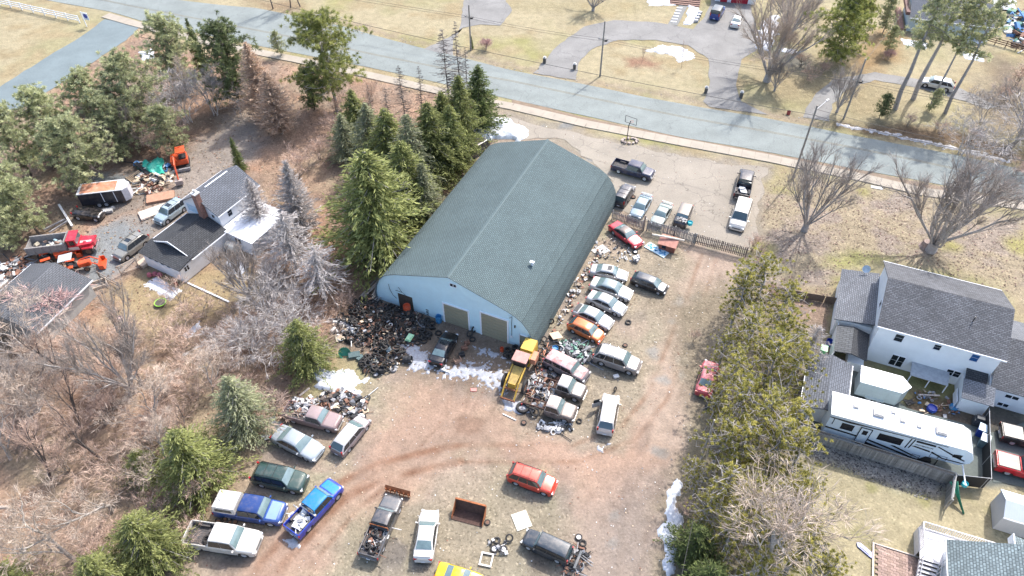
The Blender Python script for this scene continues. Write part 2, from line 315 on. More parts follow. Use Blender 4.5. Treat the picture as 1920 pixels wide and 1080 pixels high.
# verge of gravel along the far kerb
zone([(540,22),(640,44),(780,84),(960,128),(1200,176),(1440,218),(1560,236),(1560,228),(1440,206),(1320,192),(1200,168),(1100,150),(960,118),(780,76),(640,38),(540,15)], A(206,184,166), .8, .5, .8)
Zt = -.05*fbm(X*.8+11, Y*.8+7)-.002
vv = np.stack([X, Y, Zt], -1).reshape(-1, 3); ny, nx = X.shape
ii = (np.arange(ny-1)[:, None]*nx+np.arange(nx-1)[None]).ravel()
me = np_mesh('ground', vv, np.stack([ii, ii+1, ii+nx+1, ii+nx], 1), [], smooth=True)
ca = me.color_attributes.new('zone', 'FLOAT_COLOR', 'POINT')
rgba = np.concatenate([np.clip(col, 0, 1), speck[..., None]], -1).reshape(-1, 4).astype(np.float32); ca.data.foreach_set('color', rgba.ravel())
def ground_mat():
    m = bpy.data.materials.new('ground'); m.use_nodes = True; n = m.node_tree; N = n.nodes; Lk = n.links; b = N['Principled BSDF']
    at = N.new('ShaderNodeAttribute'); at.attribute_name = 'zone'; tc = N.new('ShaderNodeTexCoord')
    def noise(s, d=4, r=.6):
        q = N.new('ShaderNodeTexNoise'); q.inputs['Scale'].default_value = s; q.inputs['Detail'].default_value = d; q.inputs['Roughness'].default_value = r; Lk.new(tc.outputs['Object'], q.inputs['Vector']); return q.outputs[0]
    def rng_(x, a, bb, c, d):
        q = N.new('ShaderNodeMapRange'); q.inputs[1].default_value = a; q.inputs[2].default_value = bb; q.inputs[3].default_value = c; q.inputs[4].default_value = d; Lk.new(x, q.inputs[0]); return q.outputs[0]
    def mul(x, y, op='MULTIPLY'):
        q = N.new('ShaderNodeMath'); q.operation = op
        for k, v in enumerate((x, y)):
            if isinstance(v, (int, float)): q.inputs[k].default_value = v
            else: Lk.new(v, q.inputs[k])
        return q.outputs[0]
    base = mul(mul(rng_(noise(.9, 6), .3, .7, .84, 1.16), rng_(noise(4.5, 5, .7), .3, .7, .86, 1.14)), rng_(noise(.17, 3), .3, .7, .93, 1.07))
    # leaves, stones and trash: voronoi cells picked light or dark
    vo = N.new('ShaderNodeTexVoronoi'); vo.inputs['Scale'].default_value = 6.5; Lk.new(tc.outputs['Object'], vo.inputs['Vector'])
    sp = N.new('ShaderNodeSeparateColor'); Lk.new(vo.outputs['Color'], sp.inputs[0])
    dark = rng_(sp.outputs[0], .75, .98, 0, .4); light = rng_(sp.outputs[1], .86, .99, 0, .55)
    fs = mul(mul(light, dark, 'SUBTRACT'), at.outputs['Alpha']); fs = mul(fs, 1.0, 'ADD')
    s = N.new('ShaderNodeVectorMath'); s.operation = 'SCALE'; Lk.new(at.outputs['Color'], s.inputs[0]); Lk.new(mul(base, fs), s.inputs['Scale'])
    Lk.new(s.outputs[0], b.inputs['Base Color']); b.inputs['Roughness'].default_value = .95; b.inputs['Specular IOR Level'].default_value = .2
    bp = N.new('ShaderNodeBump'); bp.inputs['Strength'].default_value = .7; bp.inputs['Distance'].default_value = .12
    Lk.new(mul(noise(2.2, 8, .75), rng_(sp.outputs[2], 0, 1, 0, .25), 'ADD'), bp.inputs['Height']); Lk.new(bp.outputs[0], b.inputs['Normal'])
    return m
me.materials.append(ground_mat())
tag(obj('ground', me), 'pinkish dirt yard, straw lawns and leaf litter under the whole place', None, None, 'structure')

# ---------------- road, pavement and drives: sheets ----------------
def asphalt(name, c, cracks=.5, tint=.12):
    m = pm(name, c, rough=.85, var=tint, scale=.25, bump=.15, bscale=30); n = m.node_tree; N = n.nodes; Lk = n.links; b = N['Principled BSDF']
    src = b.inputs['Base Color'].links[0].from_socket; tc = N.new('ShaderNodeTexCoord')
    wn = N.new('ShaderNodeTexNoise'); wn.inputs['Scale'].default_value = .6; wn.inputs['Detail'].default_value = 6; Lk.new(tc.outputs['Object'], wn.inputs['Vector'])
    ma = N.new('ShaderNodeVectorMath'); ma.operation = 'MULTIPLY_ADD'; ma.inputs[1].default_value = (2.5,2.5,2.5); Lk.new(wn.outputs[1], ma.inputs[0]); Lk.new(tc.outputs['Object'], ma.inputs[2])
    v = N.new('ShaderNodeTexVoronoi'); v.feature = 'DISTANCE_TO_EDGE'; v.inputs['Scale'].default_value = .22; Lk.new(ma.outputs[0], v.inputs['Vector'])
    r = N.new('ShaderNodeMapRange'); r.inputs[1].default_value = .0; r.inputs[2].default_value = .012; r.inputs[3].default_value = 1-cracks; r.inputs[4].default_value = 1; Lk.new(v.outputs[0], r.inputs[0])
    nn = N.new('ShaderNodeTexNoise'); nn.inputs['Scale'].default_value = 6; nn.inputs['Detail'].default_value = 5; Lk.new(tc.outputs['Object'], nn.inputs['Vector'])
    r2 = N.new('ShaderNodeMapRange'); r2.inputs[1].default_value = .3; r2.inputs[2].default_value = .7; r2.inputs[3].default_value = .88; r2.inputs[4].default_value = 1.12; Lk.new(nn.outputs[0], r2.inputs[0])
    mu = N.new('ShaderNodeMath'); mu.operation = 'MULTIPLY'; Lk.new(r.outputs[0], mu.inputs[0]); Lk.new(r2.outputs[0], mu.inputs[1])
    s = N.new('ShaderNodeVectorMath'); s.operation = 'SCALE'; Lk.new(src, s.inputs[0]); Lk.new(mu.outputs[0], s.inputs['Scale']); Lk.new(s.outputs[0], b.inputs['Base Color'])
    return m
def dense(pts, step=2.0, jit=0.):
    out = []; n = len(pts)
    for i in range(n-1):
        a, b = pts[i], pts[i+1]; k = max(1, int((b-a).length/step))
        for j in range(k):
            p = a.lerp(b, j/k); q = p+Vector((random.uniform(-jit, jit), random.uniform(-jit, jit), 0)) if jit and 0 < j else p; out.append(q)
    out.append(pts[-1]); return out
def strip(name, L, Rt, z, mat, z0=None, n=60, jit=0., kind='structure', label=None):
    def res(P):
        P = W2(P); d = [0]
        for a, b in zip(P[:-1], P[1:]): d.append(d[-1]+(b-a).length)
        out = []
        for k in range(n+1):
            t = d[-1]*k/n; i = max(j for j in range(len(P)-1) if d[j] <= t+1e-9); f = (t-d[i])/(d[i+1]-d[i]+1e-9); out.append(P[i].lerp(P[i+1], f))
        return out
    a = res(L); b = res(Rt); m = MB(); vs = []; fs = []
    for p, q in zip(a, b):
        j1 = random.uniform(-jit, jit); j2 = random.uniform(-jit, jit)
        vs += [(p.x, p.y+j1, z), (q.x, q.y+j2, z)]
    for k in range(n): fs.append((2*k, 2*k+1, 2*k+3, 2*k+2))
    m.add(vs, fs)
    if z0 is not None:
        o = len(m.v); m.add([(x, y, z0) for x, y, _ in vs], [])
        for k in range(n): m.f += [[2*k, 2*k+2, o+2*k+2, o+2*k], [2*k+1, o+2*k+1, o+2*k+3, 2*k+3]]; m.m += [0, 0]
    o = m.build(name, mat); tag(o, label, None, None, kind); return o
ROADC = A(187,195,195)
ROAD_FAR = [(-60,-70),(335,0),(400,8),(480,15),(540,27),(635,47),(705,67),(780,87),(870,109),(960,132),(1080,155),(1200,180),(1320,202),(1440,222),(1600,254),(1760,284),(1920,318),(2200,380)]
ROAD_NEAR = [(-160,-60),(87,0),(207,22),(275,42),(480,85),(695,127),(800,150),(917,177),(1100,218),(1272,256),(1440,285),(1590,314),(1760,345),(1920,377),(2300,470)]
strip('road', ROAD_FAR, ROAD_NEAR, .012, asphalt('road_asphalt', ROADC, .25, .17), n=90, jit=.05, label='pale blue grey two lane road')
CL = [(-100,-62),(240,10),(560,72),(705,103),(892,140),(960,152),(1172,197),(1285,220),(1435,246),(1590,275),(1715,300),(1920,345),(2250,425)]
ym = pm('faded_line_paint', A(178,170,150), var=.25, scale=2)
for k, off in enumerate((-.13, .13)):
    P = W2(CL); m = MB()
    for a, b in zip(P[:-1], P[1:]):
        d = (b-a).normalized(); nn = Vector((-d.y, d.x, 0)); m.quad([a+nn*(off-.06)+Vector((0,0,.018)), a+nn*(off+.06)+Vector((0,0,.018)), b+nn*(off+.06)+Vector((0,0,.018)), b+nn*(off-.06)+Vector((0,0,.018))][::-1])
    tag(m.build('centre_line', ym), None, None, None, 'structure')
conc = pm('sidewalk_concrete', A(236,220,204), var=.12, scale=.5, bump=.2)
SW = [(-200,-85),(62,0),(160,18),(250,44),(400,82),(560,113),(700,143),(810,168),(917,192),(960,200),(1100,233),(1272,266),(1440,297),(1615,333),(1730,360),(1920,386),(2250,465)]
Pw = W2(SW); nslab = 0
tot = sum((b-a).length for a, b in zip(Pw[:-1], Pw[1:]))
swr = bpy.data.objects.new('sidewalk', None); COL.objects.link(swr); tag(swr, 'pale concrete pavement along the near side of the road', None, None, 'structure')
joint = 1.5
for a, b in zip(Pw[:-1], Pw[1:]):
    d = (b-a); Ls = d.length; d.normalize(); nn = Vector((-d.y, d.x, 0)); k = max(1, int(Ls/joint))
    for j in range(k):
        p = a+d*(Ls*j/k+.012); q = a+d*(Ls*(j+1)/k-.012); dz = random.uniform(-.006, .006)+.09
        if p.x < -70 or p.x > 66: continue
        m = MB(); m.prism([p-nn*.85, q-nn*.85, q+nn*.85, p+nn*.85], -.05, dz); m.build('slab', conc, swr); nslab += 1
verge = pm('verge_soil', A(188,160,136), var=.25, scale=1.5, bump=.4)
tag(strip('verge', [(960,186),(1100,221),(1272,257),(1440,286),(1600,317),(1760,349),(1920,379)], [(960,195),(1100,229),(1272,262),(1440,292),(1600,326),(1760,358),(1920,382)], .03, verge, n=50, jit=.1), 'narrow strip of bare soil between road and pavement')
def sheet(name, px, mat, z, jit=.12, label=None):
    P = dense(W2(px)+[G(*px[0])], 1.2, jit)[:-1]; m = MB(); m.quad([(p.x, p.y, z) for p in P]); o = m.build(name, mat)
    if m and o.data.polygons[0].normal.z < 0: o.data.flip_normals()
    tag(o, label, None, None, 'structure'); return o
sheet('old_paving', [(935,212),(1100,256),(1280,294),(1440,315),(1432,350),(1420,430),(1405,470),(1330,458),(1300,452),(1260,428),(1150,392),(1150,340),(1060,262),(985,262),(940,250)], asphalt('old_paving', A(214,200,186), .45, .14), .006, .5, 'cracked old paving of the upper lot with worn patches')
drv = asphalt('drive_asphalt', A(188,184,184), .35, .2); drv2 = asphalt('street_asphalt', A(166,182,190), .1, .15)
sheet('side_street', [(196,36),(250,44),(264,50),(236,76),(150,132),(60,192),(0,222),(-120,290),(-200,260),(-80,195),(0,163),(80,112),(150,70)], drv2, .018, .15, 'blue grey side street running down to the left edge')
sheet('driveway', [(795,92),(862,60),(870,0),(880,-40),(925,-40),(960,20),(938,48),(900,46),(868,52),(850,75),(850,104)], drv, .018, .15, 'paved driveway of the lot north of the spruce trees')
sheet('driveway', [(1000,137),(1050,82),(1095,50),(1150,38),(1230,42),(1300,55),(1322,30),(1345,-25),(1400,-25),(1412,30),(1420,60),(1418,95),(1390,112),(1380,160),(1390,190),(1440,215),(1330,200),(1318,190),(1330,160),(1328,110),(1290,85),(1230,75),(1160,75),(1110,92),(1085,118),(1080,150)], drv, .022, .15, 'horseshoe asphalt driveway up to the red garage doors')
sheet('driveway', [(1505,220),(1530,175),(1560,150),(1640,135),(1730,150),(1800,165),(1870,200),(1850,205),(1790,185),(1720,165),(1640,150),(1590,165),(1560,195),(1555,228)], drv, .018, .2, 'curving gravel driveway with a silver car on it')
sheet('parking_pad', [(1515,682),(1555,690),(1610,705),(1700,765),(1830,800),(1862,812),(1850,905),(1795,890),(1690,858),(1560,812),(1512,792)], asphalt('pad_asphalt', A(140,150,148), .2, .15), .02, .05, 'dark paved pad under the camper trailer')
sheet('parking_pad', [(1862,905),(1858,812),(1925,790),(1990,820),(1990,930),(1925,915),(1880,905)], asphalt('pad_asphalt', None) if False else MATS['pad_asphalt'], .019, .05, 'grey paved pad under the two tonneau covered pickups')

# ---------------- snow ----------------
def snow_mat():
    m = pm('snow', (.52,.54,.58), rough=.7, var=.2, scale=1.6, bump=.8, bscale=5, dirt=.12, dirtcol=(.42,.38,.35)); return m
def snow(px, h, amp=1.0, label='patch of old snow', cell=.16, f=1.1, thr=0., mat=None):
    P = W2(px); xs = [p.x for p in P]; ys = [p.y for p in P]
    gx = np.arange(min(xs)-1, max(xs)+1, cell); gy = np.arange(min(ys)-1, max(ys)+1, cell); X, Y = np.meshgrid(gx, gy)
    d = sdist(P, X, Y)+(fbm(X*f+31, Y*f+17, 4)-.5)*2*amp-thr
    Z = np.clip(np.sqrt(np.clip(d, 0, 4))*h*.8, 0, h)+(fbm(X*1.5, Y*1.5, 3)-.4)*h*.5+.02; Z = np.where(d > 0, np.maximum(Z, .02), -.08)
    ny, nx = X.shape; V = np.stack([X, Y, Z], -1).reshape(-1, 3); ii = (np.arange(ny-1)[:, None]*nx+np.arange(nx-1)[None]).ravel()
    F = np.stack([ii, ii+1, ii+nx+1, ii+nx], 1); keep = (d.ravel()[F] > 0).sum(1) >= 1; F = F[keep]
    if not len(F): return
    us, inv = np.unique(F, return_inverse=True); me = np_mesh('snow_patch', V[us], inv.reshape(F.shape), [mat or snow_mat()], smooth=True)
    tag(obj('snow_patch', me), label, 'snow', None, 'stuff')
snow([(580,680),(600,683),(650,697),(683,712),(672,735),(655,748),(630,735),(605,722),(585,712)], .25, 1., 'patch of old snow beside the rusty flatbed truck')
snow([(1250,1085),(1243,1030),(1240,990),(1248,945),(1265,905),(1278,895),(1282,912),(1270,935),(1278,965),(1268,1000),(1264,1085)], .25, .7, 'long strip of snow along the foot of the pine trees')
snow([(895,235),(925,222),(950,224),(985,245),(985,262),(930,262),(905,268),(885,270)], .7, .9, 'ploughed snow heap behind the blue building')
snow([(268,533),(300,520),(345,545),(320,560),(300,555)], .06, .5, 'thin bluish snow in front of the white house')
snow([(418,490),(450,480),(468,500),(450,518),(425,510)], .06, .5, 'thin snow by the oil tank of the white house')
snow([(343,628),(372,602),(376,615),(350,635)], .08, .5, 'small snow patch on the lawn near the green ring')
snow([(1205,96),(1235,85),(1275,88),(1303,103),(1298,112),(1272,115),(1265,107),(1235,98)], .15, .7, 'snow patch on the horseshoe island lawn')
snow([(1284,45),(1290,10),(1312,15),(1310,28),(1295,45)], .3, .5, 'snow bank beside the blue jeep')
snow([(1415,80),(1430,40),(1462,25),(1458,60),(1440,95),(1422,92)], .3, .9, 'snow bank right of the white sedan drive')
snow([(1462,90),(1497,92),(1492,102),(1462,96)], .1, .4, 'small snow streak behind the roadside maple')

snow([(1690,73),(1740,80),(1738,92),(1700,86)], .15, .6, 'snow in front of the far right house')
snow([(1800,96),(1840,103),(1847,117),(1812,110)], .15, .3, 'small oval of snow among the tall pines')
snow([(1805,50),(1845,55),(1850,80),(1815,85)], .15, .8, 'broken snow behind the tall pines')
snow([(1850,-20),(1905,-20),(1905,18),(1868,16)], .2, .5, 'snow at the top right corner')
snow([(1215,-20),(1275,-20),(1268,10),(1215,12)], .15, .5, 'snow by the brown front steps')
snow([(262,98),(285,92),(292,108),(268,114)], .15, .6, 'snow under the trees by the side street')
icem = pm('thin_ice', (.33,.34,.37), rough=.3, var=.3, scale=5, dirt=.25, dirtcol=(.24,.2,.18))
snow([(1568,230),(1640,242),(1740,264),(1850,288),(1900,303),(1900,308),(1740,271),(1640,249),(1570,236)], .12, .7, 'dirty snow left along the far kerb of the road', .14, 2., .1, pm('dirty_snow', (.42,.41,.41), rough=.8, var=.35, scale=4, bump=.8, dirt=.3, dirtcol=(.2,.17,.15)))
snow([(825,690),(870,680),(945,690),(950,735),(900,720),(860,712),(820,705)], .03, 1.6, 'ragged thin ice before the garage doors', .08, 3.2, .3, icem)
snow([(745,640),(790,645),(830,690),(800,705),(760,690)], .03, 1.2, 'thin ice behind the black sedan', .08, 3.2, .35, icem)
snow([(880,640),(945,660),(960,680),(900,665)], .03, 1., 'thin ice between the two garage doors', .08, 3.5, .3, icem)
snow([(945,745),(985,750),(990,775),(950,775)], .03, .8, 'thin ice under the yellow loader', .1, 2., .1, icem)
snow([(532,1012),(552,1006),(556,1024),(542,1034)], .02, .6, 'small ice patch behind the bright blue pickup', .1, 2., .05, icem)
snow([(1118,835),(1140,832),(1135,850),(1122,850)], .02, .6, 'small ice patch behind the white crossover', .1, 2., .05, icem)

# ================= the blue building =================
d_ = Vector((.910, -.4146, 0)).normalized(); ANG = math.atan2(d_.y, d_.x)
shingle = shingle_mat('green_grey_shingles', A(140,163,170), .34, .15, .12, .08)
wh = thing('warehouse', 'long blue workshop building with rounded green grey shingle roof and two tan garage doors', 'building', (-14.2, 52.5, 0), ANG)
PROF = [(0,-.1),(.02,1.1),(.25,2.1),(.62,2.95),(1.35,3.95),(2.0,4.4),(2.75,4.75),(4.6,5.38),(6.7,6.08),(9.0,6.85)]
PROF = PROF+[(18.0-x, z) for x, z in PROF[:-1][::-1]]; WL = 24.8
bsid = siding_mat('blue_siding', (.58,.78,.85), .12, 'Z')
m = MB(); m.quad([(x, 0, z) for x, z in PROF][::-1]); m.build('wall', bsid, wh)
m = MB(); m.quad([(x, WL, z) for x, z in PROF]); m.build('wall', bsid, wh)
m = MB(); s = 0
for (x0, z0), (x1, z1) in zip(PROF[:-1], PROF[1:]):
    e = math.hypot(x1-x0, z1-z0); nx_, nz_ = -(z1-z0)/e, (x1-x0)/e
    a = (x0+nx_*.06, -.22, z0+nz_*.06); b = (x1+nx_*.06, -.22, z1+nz_*.06); c = (b[0], WL+.22, b[2]); dd = (a[0], WL+.22, a[2])
    m.quad([a, b, c, dd], 0, [(0, s), (0, s+e), (WL, s+e), (WL, s)]); m.quad([(x0,-.22,z0),(x1,-.22,z1),b,a][::-1], 1); m.quad([(x0,-.22,z0),(x1,-.22,z1),(x1,0,z1),(x0,0,z0)], 1); s += e
rf = m.build('roof', [shingle, pm('grey_rake_trim', A(140,150,158), var=.1)], wh, smooth=True)
m = MB(); 
for s_ in (-1, 1): m.slab([(9+s_*.0,-.24,6.95),(9+s_*.0,WL+.24,6.95),(9+s_*.16,WL+.24,6.895),(9+s_*.16,-.24,6.895)][::s_*1] if s_ < 0 else [(9,-.24,6.95),(9.16,-.24,6.895),(9.16,WL+.24,6.895),(9,WL+.24,6.95)], .03)
m.build('ridge_cap', pm('ridge_cap', A(130,152,159), var=.1), wh)
tan = pm('tan_door_panel', A(232,220,192), rough=.5, var=.06); whitet = pm('white_trim', (.75,.77,.8), rough=.5, var=.04); darkw = pm('dark_glass', (.015,.02,.025), rough=.08, var=.02)
def sect_door(x0, x1, z1, n, label):
    r = obj('garage_door', None, wh)
    for k in range(n):
        h = z1/n; q = MB(); q.box(x0, x1, -.05, .02, k*h+.02, (k+1)*h-.015); q.box(x0, x1, -.065, -.05, k*h+h*.62, k*h+h*.86)
        q.build('panel', tan, r)
    q = MB(); q.box(x0-.15, x0, -.09, .0, 0, z1); q.box(x1, x1+.15, -.09, .0, 0, z1); q.box(x0-.15, x1+.15, -.09, .0, z1, z1+.15); q.build('door_frame', whitet, r)
sect_door(8.1, 10.8, 2.75, 6, ''); sect_door(12.28, 15.08, 3.25, 7, '')
r = obj('door', None, wh); q = MB(); q.box(16.42, 17.32, -.05, .02, 0, 1.86); q.build('leaf', pm('cream_door', A(206,206,188), var=.05), r)
q = MB(); q.box(16.34, 16.42, -.07, 0, 0, 1.95); q.box(17.32, 17.4, -.07, 0, 0, 1.95); q.box(16.34, 17.4, -.07, 0, 1.86, 1.95); q.build('frame', whitet, r)
q = MB(); q.box(16.48, 16.56, -.1, -.05, .85, .95); q.build('handle', darkw, r)
r = obj('wooden_door', None, wh); wm = pm('weathered_wood', A(112,100,92), var=.4, scale=6)
for k in range(6):
    q = MB(); q.box(2.72+k*.28, 2.72+k*.28+.265, -.06, .02, 0, 1.98); q.build('board', wm, r)
for k in (0, 1):
    r = obj('window', None, wh); q = MB(); q.box(9.06+k*.36, 9.36+k*.36, -.03, .01, 5.62, 5.98); q.build('pane', darkw, r)
    q = MB(); x = 9.06+k*.36; q.box(x-.05, x, -.05, 0, 5.57, 6.03); q.box(x+.3, x+.33, -.05, 0, 5.57, 6.03); q.box(x, x+.3, -.05, 0, 5.57, 5.62); q.box(x, x+.3, -.05, 0, 5.98, 6.03); q.build('frame', whitet, r)
blk = pm('black_metal', (.02,.02,.022), rough=.4, var=.1)
q = MB(); q.path([(2.9,-.03,2.3),(2.9,-.55,2.95),(3.65,-.55,2.95),(3.65,-.03,2.0)], .025); q.tube((2.9,-.03,2.9),(3.65,-.55,2.95), .02); q.build('bracket', blk, wh)
q = MB(); q.path([(1.75,-.04,2.9),(1.8,-.05,2.2),(2.1,-.05,1.4),(2.5,-.05,1.1)], .02); q.build('cable', blk, wh); q = MB(); q.path([(15.6,-.04,4.1),(15.55,-.04,3.2),(15.55,-.04,1.2)], .025); q.path([(15.3,-.04,3.9),(15.45,-.3,4.1),(15.6,-.04,4.1)], .02); q.build('cable', blk, wh)
q = MB(); q.box(15.45,15.65,-.12,-.02,1.1,1.35); q.build('meter_box', whitet, wh)
q = MB(); q.box(15.85,15.97,-.12,-.02,2.7,3.0); q.build('wall_lamp', blk, wh)
q = MB(); q.tube((14.9,6.5,4.9),(14.9,6.5,5.35), .12); q.cbox((14.9,6.45,5.4),(.45,.3,.12)); q.build('roof_vent', whitet, wh)

# ================= vehicles =================
def paint(c, dirt=.15, rough=.3, name=None):
    dirt = max(dirt, .12)
    key = name or 'paint_%d_%d_%d_%d' % (*c, int(dirt*100))
    return pm(key, tuple(np.array(lin(c))/np.array((1.25,1.3,1.4))*(.55+.45*max(c)/255)), rough=rough, metal=.15, var=.05, scale=1.5, coat=.6, dirt=dirt, dirtcol=(.24,.19,.16))
wsm = pm('windshield_sky_teal', (.13,.185,.19), rough=.06, var=.2, scale=1.5, spec=.8, coat=.5)  # teal base colour stands in for sky reflected in the glass
wdm = pm('windshield_dark_glass', (.035,.06,.07), rough=.06, var=.12, scale=1.5, spec=.8, coat=.5)
swm = pm('side_glass', (.018,.022,.026), rough=.06, var=.1, spec=.7)
tyrem = pm('tyre_rubber', (.022,.021,.02), rough=.85, var=.3, scale=6, dirt=.25, dirtcol=(.1,.085,.075), objrand=.35)
rimm = pm('alloy_rim', (.5,.5,.52), rough=.4, metal=.5, var=.15); rimd = pm('rusty_rim', (.16,.09,.06), rough=.8, var=.3)
blackp = pm('black_plastic', (.025,.025,.027), rough=.6, var=.2); lampm = pm('headlamp_lens', (.62,.64,.66), rough=.15, var=.1, coat=.5)
tailm = pm('tail_lamp', (.35,.012,.015), rough=.2, var=.1, coat=.5); chrome = pm('chrome', (.6,.6,.6), rough=.2, metal=.9, var=.1)
bedm = pm('bed_liner', (.05,.05,.055), rough=.8, var=.4, dirt=.3)
rust = pm('rust', (.19,.075,.04), rough=.9, var=.35, scale=4, bump=.3); rustd = pm('dark_rust', (.075,.04,.03), rough=.9, var=.35, scale=4, bump=.3)
plate = pm('number_plate', (.6,.62,.66), rough=.4, var=.1)
def ring(rout, rin, w, n=18):
    k = (rout-rin); m = MB()
    prof = [(rin, -w*.36), (rin+k*.35, -w*.5), (rout-k*.18, -w*.47), (rout, -w*.3), (rout, w*.3), (rout-k*.18, w*.47), (rin+k*.35, w*.5), (rin, w*.36), (rin, -w*.36)]
    return m.lathe(prof, n)
_tm = ring(1, .6, .62); TYRE_ME = None
def mesh_of(mb, name, mat, smooth=True):
    o = mb.build(name, mat, smooth=smooth); me = o.data; bpy.data.objects.remove(o); return me
TYRE_ME = mesh_of(_tm, 'tyre', tyrem)
def _rim(mat, nm):
    m = MB(); m.lathe([(.0,.16),(.14,.17),(.2,.1),(.5,.12),(.56,.22),(.6,.22),(.6,-.2),(0.,-.2)], 14)
    for k in range(5):
        a = 2*math.pi*k/5; m.cbox((.36*math.cos(a), .36*math.sin(a), .15), (.36,.1,.06), a)
    return mesh_of(m, 'rim', mat)
RIM_ME = _rim(rimm, 'rim'); RIMR_ME = _rim(rimd, 'rim')
def add_wheel(parent, x, y, r, side, rim=None, w=1.):
    o = obj('wheel', rim or RIM_ME, parent, (x, y, r)); o.rotation_euler = (R(-90*side), 0, 0); o.scale = (r, r, r*.62*w)
    t = obj('tyre', TYRE_ME, o); return o
SPEC = dict(
 sedan=dict(L=4.7,W=1.82,H=1.42,hood=(.62,.74,.92),deck=1.0,cab=(.27,.41,.68,.84),wh=(.185,.78),r=.33,belt=.92),
 coupe=dict(L=4.5,W=1.78,H=1.3,hood=(.58,.68,.86),deck=.95,cab=(.30,.44,.64,.80),wh=(.19,.79),r=.32,belt=.86),
 hatch=dict(L=4.25,W=1.78,H=1.48,hood=(.62,.78,.95),deck=.95,cab=(.23,.37,.84,.985),wh=(.19,.80),r=.33,belt=.93),
 wagon=dict(L=4.6,W=1.78,H=1.5,hood=(.62,.78,.95),deck=.95,cab=(.22,.37,.86,.99),wh=(.18,.79),r=.32,belt=.94),
 suv=dict(L=4.65,W=1.86,H=1.74,hood=(.72,.98,1.1),deck=1.08,cab=(.25,.36,.88,.985),wh=(.185,.795),r=.36,belt=1.08),
 boxy=dict(L=4.4,W=1.78,H=1.72,hood=(.8,1.0,1.08),deck=1.06,cab=(.27,.34,.94,.99),wh=(.17,.79),r=.37,belt=1.06),
 van=dict(L=5.0,W=1.95,H=1.76,hood=(.66,.86,1.02),deck=1.0,cab=(.19,.34,.91,.99),wh=(.18,.79),r=.34,belt=1.0),
 pickup=dict(L=5.6,W=1.92,H=1.8,hood=(.85,1.08,1.16),deck=1.12,cab=(.25,.33,.535,.56),wh=(.16,.795),r=.39,belt=1.14,bed=.575),
 crew=dict(L=5.8,W=1.98,H=1.85,hood=(.88,1.1,1.18),deck=1.15,cab=(.23,.31,.60,.63),wh=(.16,.80),r=.40,belt=1.16,bed=.645),
 jeep=dict(L=4.1,W=1.82,H=1.8,hood=(.95,1.05,1.12),deck=1.1,cab=(.36,.40,.95,.97),wh=(.15,.80),r=.42,belt=1.1))
CSC = .91
